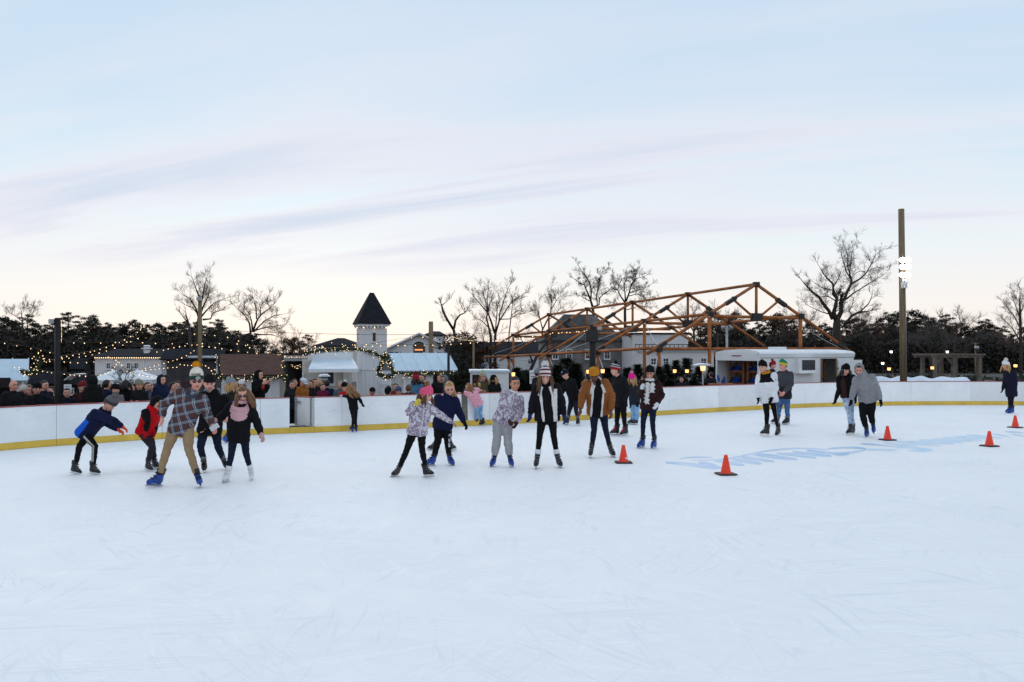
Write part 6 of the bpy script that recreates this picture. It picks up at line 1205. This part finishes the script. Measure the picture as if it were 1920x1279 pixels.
# --- woman with the white gloves
def ruffle(c):
    sc_ = [o for o in c['root'].children if o.name.split('.')[0] == 'scarf'][0]; mb = MB(); rr = random.Random(9); 
    for sx, ln in ((-.045, .46), (.055, .20)):
        for i in range(int(ln / .012)):
            p = c['neck'] + c['R'] * (sx + .02 * math.sin(i * .9)) + c['F'] * (.15 + .012 * math.sin(i * 1.3)) - c['u'] * (.06 + i * .012)
            for s in (-1, 1): mb.ell(p + c['R'] * s * .028, (.026, .018, .010), Matrix.Rotation(rr.uniform(-.6, .6), 3, 'Y'), 8, 5)
    mb.build('ruffle', FLEECE, sc_, True, c['org'])
skater('smiling woman in dark maroon jacket with white ruffled scarf and white gloves', 19.1, 1.02, (1219.5, 719), (1217, 763), -14, (1218.5, 702, -14, 8), ((1200, 738, -.02), (1203.5, 727, -.28)), ((1241, 741), (1232, 758, -.16)), ((1206, 793), (1204, 840), -50), ((1223.5, 793), (1228, 841), -38), top=bp_(mat=MAROON, q=1.1, hem=.06), bottom=bp_(mat=m_navyjean, q=.98), skates='blue', skin='tan', hat=bp_(kind='beanie', mat=K_, low=.04), hair=bp_(col='dark', long=.16, n=26), smile=True, scarf=bp_(mat=FLEECE, small=1, tails=((-.05, .46), (.06, .2))), glove=WHITE, extra=ruffle)
# --- man in the white jacket
def sleeve_badge(c):
    j = [o for o in c['root'].children if o.name.split('.')[0] == 'jacket'][0]; p = c['sh'][1].lerp(c['arms'][1][0], .28); o_ = (c['R'] * .55 + c['F'] * .6 + Vector((0, -.4, 0))).normalized()
    MB().ell(p + o_ * .077 * c['k'], (.026, .012, .026), Matrix.Rotation(.6, 3, 'Y'), 8, 5).build('badge', NAVY, j, True, c['org'])
skater('young man in white and black jacket with black beanie and side-striped trousers', 21.9, 1.08, (1437, 705), (1442, 748), -32, (1430, 689, -42, 2), ((1420, 729, -.05), (1421.5, 747, -.05)), ((1454, 729), (1447, 747, -.22)), ((1438, 779), (1437, 818), -72), ((1454, 777), (1461, 815.5), -45), top=bp_(mat=[WHITE, K_], q=1.2, hem=.09, region=lambda t, r, fr, arm, c: 1 if (t > .74 and (not arm or abs(r) < .125)) else 0), bottom=bp_(mat=K_, q=.98, stripe=1, offs=(-.012, 0, .012), smat=cloth((150, 152, 156))), skates='black', hat=bp_(kind='beanie', mat=K_), hair=bp_(col='dark'), scarf=bp_(mat=MUST, small=1), glove=K_, extra=sleeve_badge)
# --- man in the green beanie
skater('man in green beanie with yellow band, grey hoodie and blue jeans', 25.1, 1.1, (1472, 701), (1470, 742), -52, (1468, 686, -70, 0), ((1459, 721, -.1), (1462, 734, -.2)), ((1483, 721), (1470, 736, -.35)), ((1461, 767), (1455, 796), -75), ((1476, 768), (1476, 796), -68), top=bp_(mat=[cloth((66, 66, 72)), cloth((38, 38, 44))], hem=.08, q=1.18, name='hoodie', region=lambda t, r, fr, arm, c: 1 if t < .42 and not arm else 0), bottom=bp_(mat=m_midjean, q=1.12), skates='grey', skin='pink', hat=bp_(kind='beanie', mat=[cloth((34, 128, 92)), cloth((206, 186, 60))], bands=[1, 1, 0, 0, 0, 0, 0, 0]), hair=bp_(col='brown'), hood='down')
# --- woman in ripped jeans
skater('woman in black beanie, brown vest and pale ripped jeans skating beside the hooded man', 22.2, 1.0, (1586, 707), (1590, 744), -12, (1585, 695, 10, 8), ((1573, 732), (1566.5, 750, -.05)), ((1602, 730), (1604, 747, -.1)), ((1592, 776), (1595.5, 815.5), -62), ((1597, 775), (1601, 813), -40), top=bp_(mat=[cloth((56, 36, 30)), K_], q=1.04, hem=.02, region=lambda t, r, fr, arm, c: 1 if arm or (fr > .03 and -.05 < r < .12) else 0), bottom=bp_(mat=m_ripjean, q=.92), skates='black', hat=bp_(kind='beanie', mat=K_), hair=bp_(col='dark', long=.2, n=24), glove=K_)
# --- man in the grey hoodie
def swoosh(c):
    tr = [o for o in c['root'].children if o.name.split('.')[0] == 'trousers'][0]; p = c['hip'][0].lerp(c['legs'][0][0], .22) + c['F'] * .098 * c['k'] + c['R'] * .02
    MB().tube([p - c['R'] * .04 + c['u'] * .004, p - c['R'] * .015 - c['u'] * .012, p + c['R'] * .05 + c['u'] * .02], [.010, .012, .003], 6).build('logo_mark', WHITE, tr, True, c['org'])
skater('man in grey hoodie with hood up, black trousers and blue rental skates', 21.6, 1.1, (1620, 709), (1627, 749), -16, (1611, 693, -28, 28), ((1600, 733), (1596, 752, -.05)), ((1645, 731), (1651, 751, -.05)), ((1618, 780), (1628, 819.5), -40), ((1633, 778), (1640, 812, 1), -30), Sd=-.1, top=bp_(mat=cloth((136, 136, 139)), q=1.18, hem=.06, fold=.012, name='hoodie'), bottom=bp_(mat=K_, q=1.3), skates='blue', skin='pink', hat=bp_(kind='hood', mat=cloth((136, 136, 139))), hair=bp_(col='dark'), glove=K_, extra=swoosh)
# --- girl at the right edge
skater('girl in white pompom hat and dark parka standing at the far right', 29.6, 1.0, (1893, 698), (1896, 733), -72, (1886, 686, -85, 0), ((1884, 716, -.05), (1880, 730, -.08)), ((1904, 716), (1904, 733, 0)), ((1893, 752), (1893, 775), -80), ((1897, 752), (1898, 775), -78), top=bp_(mat=cloth((26, 26, 44)), q=1.1, hem=.2), bottom=bp_(mat=cloth((20, 22, 36)), q=.9), skates='blue', hat=bp_(kind='beanie', mat=FLEECE, pom=FLEECE, pr=.06), hair=bp_(col='blond', long=.24, n=24, front=True), hood='down', glove=K_)
# ------------------------------------------------------------------ people watching behind the boards
def onlooker(px, ytop, d, yaw, coat, label, hat=None, hair='dark', skin='fair', long=0, trousers=None, k=None, arms='down', q=1.1, hyaw=None, headp=0, scarf=None, extra=None, glove=None):
    x = (px - CX) / F * d; z0 = gz(x, d); Ht = W(0, ytop, d).z - z0 - (.035 if hat else 0); k = Ht / 1.75 if k is None else k; k = max(.55, min(1.14, k))
    z0 = W(0, ytop, d).z - (.035 if hat else 0) - 1.75 * k if abs(Ht / 1.75 - k) > .02 else z0
    Fv = Vector((math.sin(R(yaw)), -math.cos(R(yaw)), 0)); Rv = Vector((math.cos(R(yaw)), math.sin(R(yaw)), 0)); B = Vector((x, d, z0)); up = Vector((0, 0, 1))
    P = B + up * .95 * k; S = B + up * 1.44 * k + Fv * .01; hc = B + up * 1.635 * k + Fv * .03 * k
    ar = []
    for sg in (-1, 1):
        sh = S + Rv * sg * .17 * k
        if arms == 'down': ar.append((sh + Rv * sg * .06 * k - up * .27 * k - Fv * .03, sh + Rv * sg * .04 * k - up * .50 * k + Fv * .06 * k))
        elif arms == 'front': ar.append((sh + Rv * sg * .05 * k - up * .26 * k + Fv * .03, sh - Rv * sg * .06 * k - up * .24 * k + Fv * .24 * k))
        else: ar.append((sh + Rv * sg * .08 * k - up * .22 * k + Fv * .08 * k, sh - Rv * sg * .03 * k - up * .02 * k + Fv * .22 * k))
    lg = [(B + Rv * sg * .09 * k + up * .5 * k + Fv * .02, B + Rv * sg * .10 * k, yaw + sg * 8) for sg in (-1, 1)]
    h_ = None if not hat else (dict(kind='hood', mat=hat[1]) if hat[0] == 'hood' else dict(kind='hood', mat=hat[1], fur=hat[2]) if hat[0] == 'furhood' else dict(kind='cap', mat=hat[1]) if hat[0] == 'cap' else dict(kind='beanie', mat=hat[1], pom=hat[2] if len(hat) > 2 else None))
    return person(label, d, k, S, P, yaw, (hc, yaw if hyaw is None else hyaw, headp), ar, lg, top=dict(mat=coat, q=q, hem=.14), bottom=dict(mat=trousers or K2, q=1.0, cut=.08), skates=None, hat=h_, hair=dict(col=hair, long=long, n=20, thick=1.4) if hair else None, skin=skin, group='people behind the boards', cheap=True, z0=z0, scarf=scarf, extra=extra, glove=glove)
C = cloth
onlooker(24, 714, 21.2, 60, C((26, 26, 30)), 'bald man in black coat at the left edge behind the boards', hair=None, skin='pink', q=1.2)
onlooker(44, 721, 22.2, 20, C((34, 32, 36)), 'person in cream cap beside the bald man', ('cap', C((196, 188, 176))), k=.95)
onlooker(69, 719, 22.6, 40, C((22, 24, 30)), 'person in black beanie left of the black pole', ('beanie', K_), arms='front'); onlooker(82, 715, 23.6, 70, C((28, 30, 42)), 'dark coated person just left of the black pole', hair='dark'); onlooker(57, 722, 24.5, 0, C((44, 40, 40)), 'long haired person between two dark coats on the far left', hair='brown', long=.2)
onlooker(98, 726, 25, -30, C((30, 28, 32)), 'person half hidden by the black pole on its left'); onlooker(126, 730, 22.6, 20, C((24, 26, 40)), 'shorter person right of the black pole below the sign', hair='dark')
onlooker(174, 704, 22.0, 165, C((22, 24, 26)), 'tall man in dark hooded coat seen from behind left of the grey pompom', ('hood', C((20, 21, 24))), q=1.28); onlooker(153, 716, 24, 60, C((60, 28, 34)), 'person in dark red coat left of the tall hooded man', ('beanie', C((120, 40, 46))))
onlooker(199, 714, 23.2, 150, C((26, 32, 56)), 'person in navy coat right of the tall hooded man', hair='dark', q=1.2); onlooker(218, 722, 21.9, -5, C((112, 108, 114)), 'woman in grey jacket and black beanie facing the rink', ('beanie', K_, None), arms='front'); onlooker(236, 714, 22.9, 175, C((20, 20, 23)), 'dark curly haired person in black left of the yellow headband', hair='dark', long=.16, q=1.2)
onlooker(246, 722, 25, 30, C((52, 84, 120)), 'person in mid blue jacket between dark coats', hair='brown'); onlooker(262, 713, 22.1, -5, C((24, 26, 30)), 'person in black jacket and mustard and grey beanie facing the rink', ('beanie', [C((140, 132, 118)), C((196, 160, 60))], None), skin='tan', arms='front')
onlooker(276, 718, 24.4, 60, C((60, 70, 96)), 'person in slate jacket behind the mustard beanie', hair='brown'); onlooker(302, 703, 22.6, 65, [C((24, 32, 60))], 'man in navy hooded jacket looking right behind the red vest', ('hood', C((22, 28, 50))), q=1.25); onlooker(290, 722, 23.6, 0, C((86, 88, 96)), 'person in grey jacket below the navy hood', hair='dark')
onlooker(322, 719, 24.2, 100, C((150, 148, 152)), 'person in pale patterned coat left of the plaid shoulder', hair='dark'); onlooker(398, 712, 28, 10, C((120, 128, 138)), 'pale grey figure behind the plaid shirt', hair='grey'); onlooker(334, 716, 26, -20, C((40, 40, 48)), 'dark coated person behind the plaid shoulder')
onlooker(452, 714, 24.2, 30, C((60, 40, 34)), 'person in white knit hat behind the pink scarfed woman', ('beanie', FLEECE), hair='brown', long=.2); onlooker(484, 694, 24.3, 75, C((16, 16, 18)), 'tall man in black hooded coat by the brown roofed hut', ('hood', K_), q=1.32, arms='up')
cup = empty('cup', W(493, 727, 23.95)); tag(cup, 'red cup held by the tall man in black hood', 'cup'); MB().tube([(0, 0, -.06), (0, 0, .06)], [.032, .042], 12).build('cup_wall', m_rc := mat('cup_red', lin((150, 30, 30)), .5, 0), cup, True); MB().tube([(0, 0, .058), (0, 0, .068)], .044, 12).build('rim', m_rc, cup, True)
onlooker(567, 708, 25.2, 62, C((146, 88, 40)), 'man in brown coat and white cap at the open rink gate', ('cap', C((206, 212, 222))), trousers=m_stonejean, hair='dark', q=1.2, headp=25)
onlooker(548, 716, 27, 20, C((36, 36, 40)), 'dark coated person left of the brown coat'); onlooker(553, 712, 29, 0, C((30, 30, 36)), 'person in black left of the brown coat, farther back', hair='brown'); onlooker(583, 714, 29, -20, C((28, 28, 40)), 'person in black right of the brown coat'); onlooker(590, 711, 30.5, 10, C((150, 30, 40)), 'person in red coat beneath the awning stall'); onlooker(598, 712, 28.5, 0, C((34, 34, 40)), 'blond person beneath the awning stall', hair='blond', long=.2); onlooker(613, 714, 28.2, 200, C((24, 34, 60)), 'person in navy coat seen from behind under the awning', hair='dark'); onlooker(605, 722, 27, 30, C((110, 26, 60)), 'child in maroon coat near the rink gate', k=.75); onlooker(576, 722, 31, 0, C((50, 44, 46)), 'small dark figure deep under the awning'); onlooker(638, 716, 27, 40, C((90, 92, 98)), 'person in grey coat left of the small girl at the boards', hair='grey')
onlooker(648, 719, 24.4, -30, RED, 'person in red coat and black hat behind the long haired girl', ('beanie', K_, WHITE))
onlooker(698, 726, 25.2, 10, C((90, 44, 40)), 'bearded man in dark cap low behind the boards', ('cap', K_), k=.9, skin='tan'); onlooker(727, 727, 24.9, 160, C((24, 24, 28)), 'person in black beanie low behind the boards below the hut door', ('beanie', K_), k=.85); onlooker(747, 727, 25.2, 20, C((52, 62, 86)), 'child in slate blue beanie low behind the boards', ('beanie', C((74, 88, 124))), k=.8); onlooker(766, 723, 25.0, 190, C((56, 44, 40)), 'brown haired child seen from behind left of the pink beanie', hair='brown', k=.85); onlooker(742, 721, 27, 0, C((110, 40, 46)), 'small figure in dark red by the hut door', k=.8)
onlooker(780, 703, 26.6, 200, C((84, 128, 160)), 'person in red beanie and blue jacket by the pale roofed hut', ('beanie', C((150, 34, 44)), C((150, 34, 44))), hair='dark', long=.18); onlooker(793, 703, 27.2, -40, C((40, 44, 50)), 'dark haired man beside the red beanie', hair='dark'); onlooker(819, 701, 26.4, 60, C((22, 22, 26)), 'person in black coat with fur hood right of the pale roofed hut', ('furhood', K_, mat('fur_brown', lin((150, 122, 90)), .9, .3, 20)), q=1.25); onlooker(834, 704, 26.6, -50, [C((96, 98, 106))], 'person in grey hood facing the fur hood', ('hood', C((110, 112, 120))))
onlooker(906, 700, 27.0, -8, C((84, 74, 60)), 'woman in beige pompom hat holding a drink behind the boards', ('beanie', C((170, 158, 140)), C((150, 220, 140))), hair='light', long=.24, arms='front'); onlooker(926, 702, 26.9, -25, C((24, 26, 24)), 'blonde woman in black hat looking down behind the boards', ('cap', K_), hair='blond', long=.28, headp=20, q=1.2); onlooker(892, 713, 27.6, 20, C((50, 52, 64)), 'child in pompom hat beside the beige hatted woman', ('beanie', C((60, 40, 44)), C((90, 40, 44))), k=.82, skin='tan')
can = empty('drink_can', W(899, 722, 26.7)); tag(can, 'yellow and white drink can held beside the beige pompom hat', 'can'); MB().tube([(0, 0, -.06), (0, 0, .055), (0, 0, .065)], [.033, .033, .027], 14).build('can_body', mat('can_yellow', lin((214, 190, 90)), .4, .1, 10), can, True); MB().tube([(0, 0, .065), (0, 0, .07)], .026, 14).build('lid', m_steel, can, True)
onlooker(1007, 692, 28.5, 120, C((30, 32, 36)), 'man in black coat and grey striped beanie behind the striped pompom hat', ('beanie', [C((120, 124, 130)), C((30, 34, 50))], None), q=1.15); onlooker(1098, 713, 28.8, 30, C((150, 148, 150)), 'child with light brown hair left of the tan jacket', hair='light', long=.16, k=.85)
onlooker(1447, 678, 33.6, 60, C((30, 32, 42)), 'person in red plaid hat between the white jacket and the green beanie', ('beanie', [C((140, 34, 44)), C((40, 44, 60))], C((140, 34, 44)))); onlooker(1334, 699, 34.6, 200, C((26, 30, 44)), 'person in dark coat by the patio heater', hair='dark'); onlooker(1206, 706, 30.5, 20, C((60, 44, 40)), 'dark haired person behind the white gloved woman', hair='brown', k=.9); onlooker(1278, 708, 35, -30, C((30, 34, 52)), 'person in navy among the low evergreens')
# ------------------------------------------------------------------ poles, lamps, strings of bulbs, cones
def pole(px, ytop, d, r, mt, label, lean=0., n=12):
    x = (px - CX) / F * d; e = empty('light_pole', (x, d, gz(x, d))); tag(e, label, 'pole'); zt = W(0, ytop, d).z - e.location.z
    MB().tube([(0, 0, -.05), (lean * .5, 0, zt * .5), (lean, 0, zt)], [r * 1.08, r, r * .92], n).build('shaft', mt, e, True); return e, zt
e, zt = pole(108, 596, 21.6, .085, m_post, 'black pole with lamp box behind the boards at far left', n=4)
MB().box((-.12, -.02, zt - .09), (.13, .14, .11)).build('lamp_box', m_steel, e)
e, zt = pole(375, 556, 40, .10, m_wood, 'weathered wooden light pole rising above the man in plaid')
MB().box((0, -.13, zt - .12), (.2, .14, .16)).build('lamp_box', m_steel, e)
pole(808, 603, 44, .125, m_wood, 'short thick wooden pole in front of the chapel'); pole(841, 645, 30.6, .055, m_post, 'black metal post right of the pale roofed hut', n=6); pole(888, 636, 48, .06, m_wood, 'thin wooden post behind the left eave of the pavilion')
e, zt = pole(1111, 612, 38.5, .15, m_post, 'thick black post with lamps in front of the pavilion', n=8); MB().box((-.05, 0, zt - .45), (.55, .32, .5)).build('junction_box', m_brk, e); MB().box((.32, -.05, zt - .08), (.18, .2, .16)).build('lamp_box', m_steel, e)
e, zt = pole(1363, 610, 62, .09, m_steel, 'grey pole with twin transformers behind the pavilion')
for s in (-1, 1): MB().tube([(s * .3, -.1, zt - .35), (s * .3, -.1, zt + .05)], .15, 12).build('transformer', m_steel, e, True)
e, zt = pole(1694.5, 392, 41, .15, m_wood, 'tall wooden mast with lit floodlights behind the right boards', -.12)
m_flood = mat('flood_lens', (1, 1, 1), .3, 0, emit=(1, .97, .88), estr=24.)
for i, y in enumerate((488, 501, 516)):
    z = W(0, y, 41).z - e.location.z
    for s in (-1, 1):
        f = MB().box((s * .11 - .05, -.22, z), (.20, .16, .22), Matrix.Rotation(R(12), 3, 'X')).build('floodlight', m_steel, e); MB().ell((s * .13 - .06, -.30, z - .02), (.15, .06, .125), None, 14, 10).build('lens', m_flood, f)
    MB().box((-.08, -.13, z), (.6, .05, .05)).build('crossarm', m_steel, e)
MB().tube([(.10, -.11, 0), (.02, -.15, zt * .5), (-.02, -.16, zt * .66)], .022, 6).build('conduit', m_steel, e, True)
MB().box((-.06, -.17, W(0, 535, 41).z - e.location.z), (.26, .12, .30)).build('control_box', mat('box_white', (.55, .55, .56), .5, .05, 4), e); MB().box((-.06, -.17, W(0, 526, 41).z - e.location.z), (.16, .10, .12)).build('sensor', m_trim, e)
e, zt = pole(1829, 642, 70, .06, m_wood, 'distant utility pole above the stone pergola'); MB().box((0, 0, zt - .1), (.55, .06, .06)).build('crossarm', m_wood, e); MB().tube([(.05, -.1, zt - .6), (.05, -.1, zt - .3)], .17, 10).build('transformer', m_steel, e, True)
# lanterns
def lantern(px, py, d, label, r=.075, post=True, mt=m_warm):
    p = W(px, py, d); e = empty('lantern', (p.x, d, gz(p.x, d))); tag(e, label, 'lantern'); z = p.z - e.location.z
    if post: MB().tube([(0, 0, 0), (0, 0, z - r)], .03, 6).build('post', m_post, e)
    else: MB().tube([(0, 0, z + r), (0, .1, z + r * 1.6)], .012, 5).build('hook', m_post, e)
    MB().box((0, 0, z), (r * 1.5, r * 1.5, r * 1.8), top=1.15).build('glass', mt, e); MB().box((0, 0, z + r * 1.15), (r * 2.2, r * 2.2, r * .5), top=.4).build('cap', m_post, e); MB().box((0, 0, z - r * 1.0), (r * 1.3, r * 1.3, r * .2)).build('base', m_post, e)
for px, py, d, lab in ((1265, 696, 38.4, 'lit lantern among the evergreens nearest the white guy poles'), (1288, 696, 38.2, 'lit lantern among the evergreens left of the patio heater'), (962.5, 702, 32.5, 'lit lantern above the dark haired girl in grey sweatpants'), (1130, 696, 33, 'lit lantern right of the mustard beanie'), (1103, 697, 33, 'lit lantern left of the mustard beanie'), (1667, 692, 45, 'lit lantern on a post left of the light mast'), (1748, 690, 46, 'lit lantern at the left end of the stone pergola'), (1904, 686, 46, 'lit lantern behind the girl at the far right')): lantern(px, py, d, lab)
lantern(1655, 681.5, 75, 'far white lamp left of the light mast, lower one', .10, True, mat('lamp_cold', (.9, .9, .9), .5, 0, emit=(1, .95, .85), estr=4)); lantern(1671, 660, 80, 'far white lamp left of the light mast, upper one', .10, True, MATS['lamp_cold']); lantern(1776, 660, 80, 'far white lamp above the stone pergola', .10, True, MATS['lamp_cold'])
# patio heaters
def heater(px, ytop, d, label, w=.42, lit=True):
    x = (px - CX) / F * d; e = empty('patio_heater', (x, d, gz(x, d))); tag(e, label, 'patio heater'); z = W(0, ytop, d).z - e.location.z
    c = MB(); c.loft([[Vector((math.cos(R(a)) * r, math.sin(R(a)) * r, zz)) for a in range(0, 360, 20)] for r, zz in ((w, z - .10), (w, z - .085), (w * .6, z - .02), (.05, z))]); c.build('hood', m_blade_ := mat('heater_hood', (.5, .52, .55), .3, .05, 4, metal=.7), e, True)
    b = MB(); b.tube([(0, 0, z - .32), (0, 0, z - .12)], [.09, .12], 14); b.build('burner', mat('heater_glow', (.6, .5, .4), .5, 0, emit=(1, .5, .25), estr=1.6) if lit else m_steel, e, True); MB().tube([(0, 0, .45), (0, 0, z - .32)], .035, 8).build('stem', m_steel, e, True); MB().tube([(0, 0, 0), (0, 0, .45)], [.24, .2], 14).build('base', m_steel, e, True)
heater(1318, 681, 36, 'lit patio heater with round hood left of the skate trailer'); heater(608, 701, 30, 'patio heater under the awning of the white stall', .22, False)
# strings of bulbs
def string(px_pts, d0, d1, n, label, r=1.25, wire=True, seed=0):
    rnd = random.Random(seed + int(px_pts[0][0]) + n); P_ = catmull([(x, y, 0) for x, y in px_pts], 12); N = len(P_); org = W(P_[0][0], P_[0][1], d0); e = empty('string_light', org); tag(e, label, 'string lights', 'string lights over the village')
    pts = [W(x, y, d0 + (d1 - d0) * i / (N - 1)) for i, (x, y, _) in enumerate(P_)]
    if wire: MB().tube(pts, .006, 4, False).build('wire', m_wire, e, False, org)
    n = max(5, int(n * .62)) if r > 1 else n
    bb = MB(); cum = [0]
    for a_, b_ in zip(pts, pts[1:]): cum.append(cum[-1] + (b_ - a_).length)
    for k in range(n):
        s = cum[-1] * (k + .5 + rnd.uniform(-.12, .12)) / n
        for i in range(N - 1):
            if cum[i + 1] >= s: p = pts[i].lerp(pts[i + 1], (s - cum[i]) / max(1e-6, cum[i + 1] - cum[i])); break
        octa(bb, p - Vector((0, 0, .035)), r * .8 * p.y / F * rnd.uniform(.8, 1.2))
    o = bb.build('bulb_row', m_bulb, e, False, org); o['kind'] = 'stuff'
string([(-20, 636), (40, 648), (90, 658), (108, 664)], 24, 22, 12, 'bulb string sloping in from the left edge to the black pole')
string([(115, 598), (115.5, 620), (115, 640)], 21.5, 21.5, 16, 'bulbs wound down the right side of the black pole', .9, False)
string([(112, 668), (150, 662), (185, 654), (225, 640), (262, 618), (264, 608)], 22, 34, 30, 'bulb string climbing from the black pole over the dark trees')
string([(70, 668), (100, 674), (140, 679), (180, 677)], 30, 34, 16, 'lower bulb string behind the black pole')
string([(80, 664), (85, 677), (108, 672), (150, 668), (185, 661), (225, 648), (262, 632)], 26, 40, 28, 'second bulb string climbing behind the black pole')
string([(128, 641), (180, 642), (240, 640), (300, 643), (370, 643), (448, 644), (470, 652)], 30, 42, 24, 'level bulb string across the dark trees on the left')
string([(262, 610), (320, 621), (372, 626), (425, 631), (470, 648)], 34, 44, 17, 'upper bulb string running to the brown roofed hut')
string([(240, 611), (262, 609), (292, 609), (330, 604), (372, 612)], 36, 40, 10, 'highest short bulb string above the pale house')
string([(62, 691), (95, 697), (130, 701), (170, 704), (205, 696), (222, 676)], 27, 40, 34, 'low bulb string behind the crowd on the left')
string([(200, 667), (222, 677), (238, 695), (262, 702), (288, 706)], 40, 42, 22, 'bulb string crossing the pale house wall')
string([(262, 694), (300, 690), (335, 687)], 40, 41, 16, 'bulb string above the right white tent'); string([(268, 690), (300, 682), (345, 668), (375, 648)], 40, 40, 22, 'bulb string rising to the wooden light pole')
string([(375, 648), (400, 650), (430, 655), (470, 660), (500, 664)], 40, 36, 16, 'bulb string from the wooden pole to the brown roof')
string([(290, 660), (320, 652), (350, 647), (375, 645)], 40, 40, 14, 'bulb string left of the wooden light pole'); string([(335, 682), (355, 684), (380, 683), (395, 692), (400, 703)], 42, 42, 18, 'bulb string in front of the dark shop')
string([(500, 660), (540, 667), (590, 664), (640, 650)], 36, 40, 22, 'bulb string from the brown hut to the tower'); string([(520, 669), (560, 668.5), (600, 668)], 37.5, 37.5, 26, 'tight row of bulbs on the shelter roof edge', .8)
string([(585, 648), (630, 652), (690, 648), (735, 647), (780, 646), (838, 646)], 40, 36, 26, 'bulb string passing in front of the tower'); string([(610, 640), (660, 646), (700, 644), (745, 636), (800, 631), (850, 640)], 46, 44, 18, 'higher bulb string in front of tower and chapel')
string([(838, 645), (880, 642), (930, 638), (985, 631), (1040, 624), (1105, 619)], 36, 38.4, 27, 'bulb string from the black metal post to the pavilion'); string([(848, 630), (866, 636), (888, 638)], 44, 48, 18, 'tight beaded string right of the chapel', .7); string([(1000, 628), (1035, 623), (1075, 622), (1105, 618)], 42, 38.5, 12, 'short second bulb string below the pavilion ridge')
# overhead cable
cb = MB(); pts = [W(375 + (1105 - 375) * i / 30, 618 + 16 * math.sin(math.pi * i / 30) * .6, 40) for i in range(31)]; cb.tube(pts, .008, 4); o = cb.build('overhead_cable', m_wire); tag(o, 'thin overhead cable crossing in front of the tower', 'cable')
# snow bank, pergola, boulders
sb = MB(); rnd = random.Random(4); n = 40
rows = []
for j in range(5):
    rows.append([Vector(((1605 + 235 * i / n - CX) / F * 44, 43.2 + j * .5, gz(20, 44) + (0.0, .85, 1.12, .9, 0)[j] * (.9 + .12 * noise.noise(Vector((i * .3, j * .4, 2.)))) * min(1, i / 4, (n - i) / 4))) for i in range(n + 1)])
V = [p for r_ in rows for p in r_]; sb.add(V, [(j * (n + 1) + i, j * (n + 1) + i + 1, (j + 1) * (n + 1) + i + 1, (j + 1) * (n + 1) + i) for j in range(4) for i in range(n)]); o = sb.build('snow_bank', mat('snow', (.72, .77, .84), .8, .06, 2, .3, 5), smooth=True); tag(o, 'low bank of scraped snow behind the right boards', 'snow bank')
m_perg = mat('pergola_stone', (.15, .125, .105), .9, .25, 3, .4, 10)
e = root_at('pergola', 1752, 50, 6, 'weathered pergola with flat beams behind the right boards', 'pergola'); gze = e.location.z; zt = W(0, 671, 50).z - gze; X = lambda px: (px - 1752) / F * 50
for px, y in ((1753, 0), (1790, 0), (1764, 1.8), (1802, 1.8), (1832, 1.8), (1842, 0)): MB().box((X(px), y, zt / 2), (.2, .2, zt)).build('column', m_perg, e)
for y in (0, 1.8): MB().box((X(1798), y, zt + .07), (X(1848) - X(1748), .16, .14)).build('beam', m_perg, e)
for i in range(12): MB().box((X(1750) + (X(1846) - X(1750)) * i / 11, .9, zt + .19), (.07, 2.5, .10)).build('slat', m_perg, e)
for px, s in ((1758, 1), (1785, -1)): MB().box((X(px), 0, zt - .28), (.09, .09, .75), Matrix.Rotation(R(45 * s), 3, 'Y')).build('brace', m_perg, e)
for i, (px, w_, h_, lab) in enumerate(((1826, .5, .62, 'brown boulder behind the boards left of the far right girl'), (1856, .7, .66, 'wider brown boulder behind the boards near the far right girl'), (1795, .35, .5, 'small boulder at the foot of the pergola'))):
    x = (px - CX) / F * 41; rk = MB(); rk.ell((0, 0, 0), (w_, .45, h_), None, 14, 10, lambda p, q2: q2 * (1 + .18 * noise.noise(p * 2.1 + Vector((i * 5., 0, 0))))); o = rk.build('boulder', mat('boulder', (.16, .125, .10), .95, .3, 3, .5, 8), smooth=True); o.location = (x, 41, gz(x, 41) + h_ * .45); tag(o, lab, 'boulder')
# cones
m_cone = mat('cone_orange', lin((238, 62, 36)), .45, .06, 5, .05, 20); m_cbase = mat('cone_base', (.035, .03, .03), .7, .15, 8)
for i, (px, py, tilt, lab, stick) in enumerate(((1169, 868, 0, 'orange cone nearest the man in the tan jacket', True), (1361, 890, .02, 'largest orange cone in front of the blue lettering', False), (1664, 825.5, 0, 'orange cone just right of the man in the grey hoodie', False), (1855, 837, 0, 'orange cone below the right end of the blue lettering', False), (1903.5, 802, 0, 'smallest orange cone at the feet of the far right girl', True))):
    p = GP(px, py); e = empty('traffic_cone', (p.x, p.y, 0.0), R(8 * i)); tag(e, lab, 'cone', 'orange cones on the ice'); s = .98
    cb = MB(); prof = [(.105, .028), (.098, .045), (.090, .06), (.032, .345), (.030, .352), (.022, .356), (.020, .33)]
    cb.loft([[Vector((math.cos(2 * math.pi * k / 28) * r * s, math.sin(2 * math.pi * k / 28) * r * s, z * s)) for k in range(28)] for r, z in prof], False); cb.build('cone_body', m_cone, e, True)
    bs = MB(); c8 = .165 * s; ch = .03
    bs.loft([[Vector((x * k, y * k, z)) for x, y in ((-c8 + ch, -c8), (c8 - ch, -c8), (c8, -c8 + ch), (c8, c8 - ch), (c8 - ch, c8), (-c8 + ch, c8), (-c8, c8 - ch), (-c8, -c8 + ch))] for k, z in ((1, .004), (1, .022), (.96, .028))]); bs.build('cone_base', m_cbase, e)
    if stick: MB().box((.045, -.083, .10), (.035, .006, .035), Matrix.Rotation(R(-12), 3, 'X')).build('sticker', m_trim, e)
bpy.data.scenes.remove(TMP)
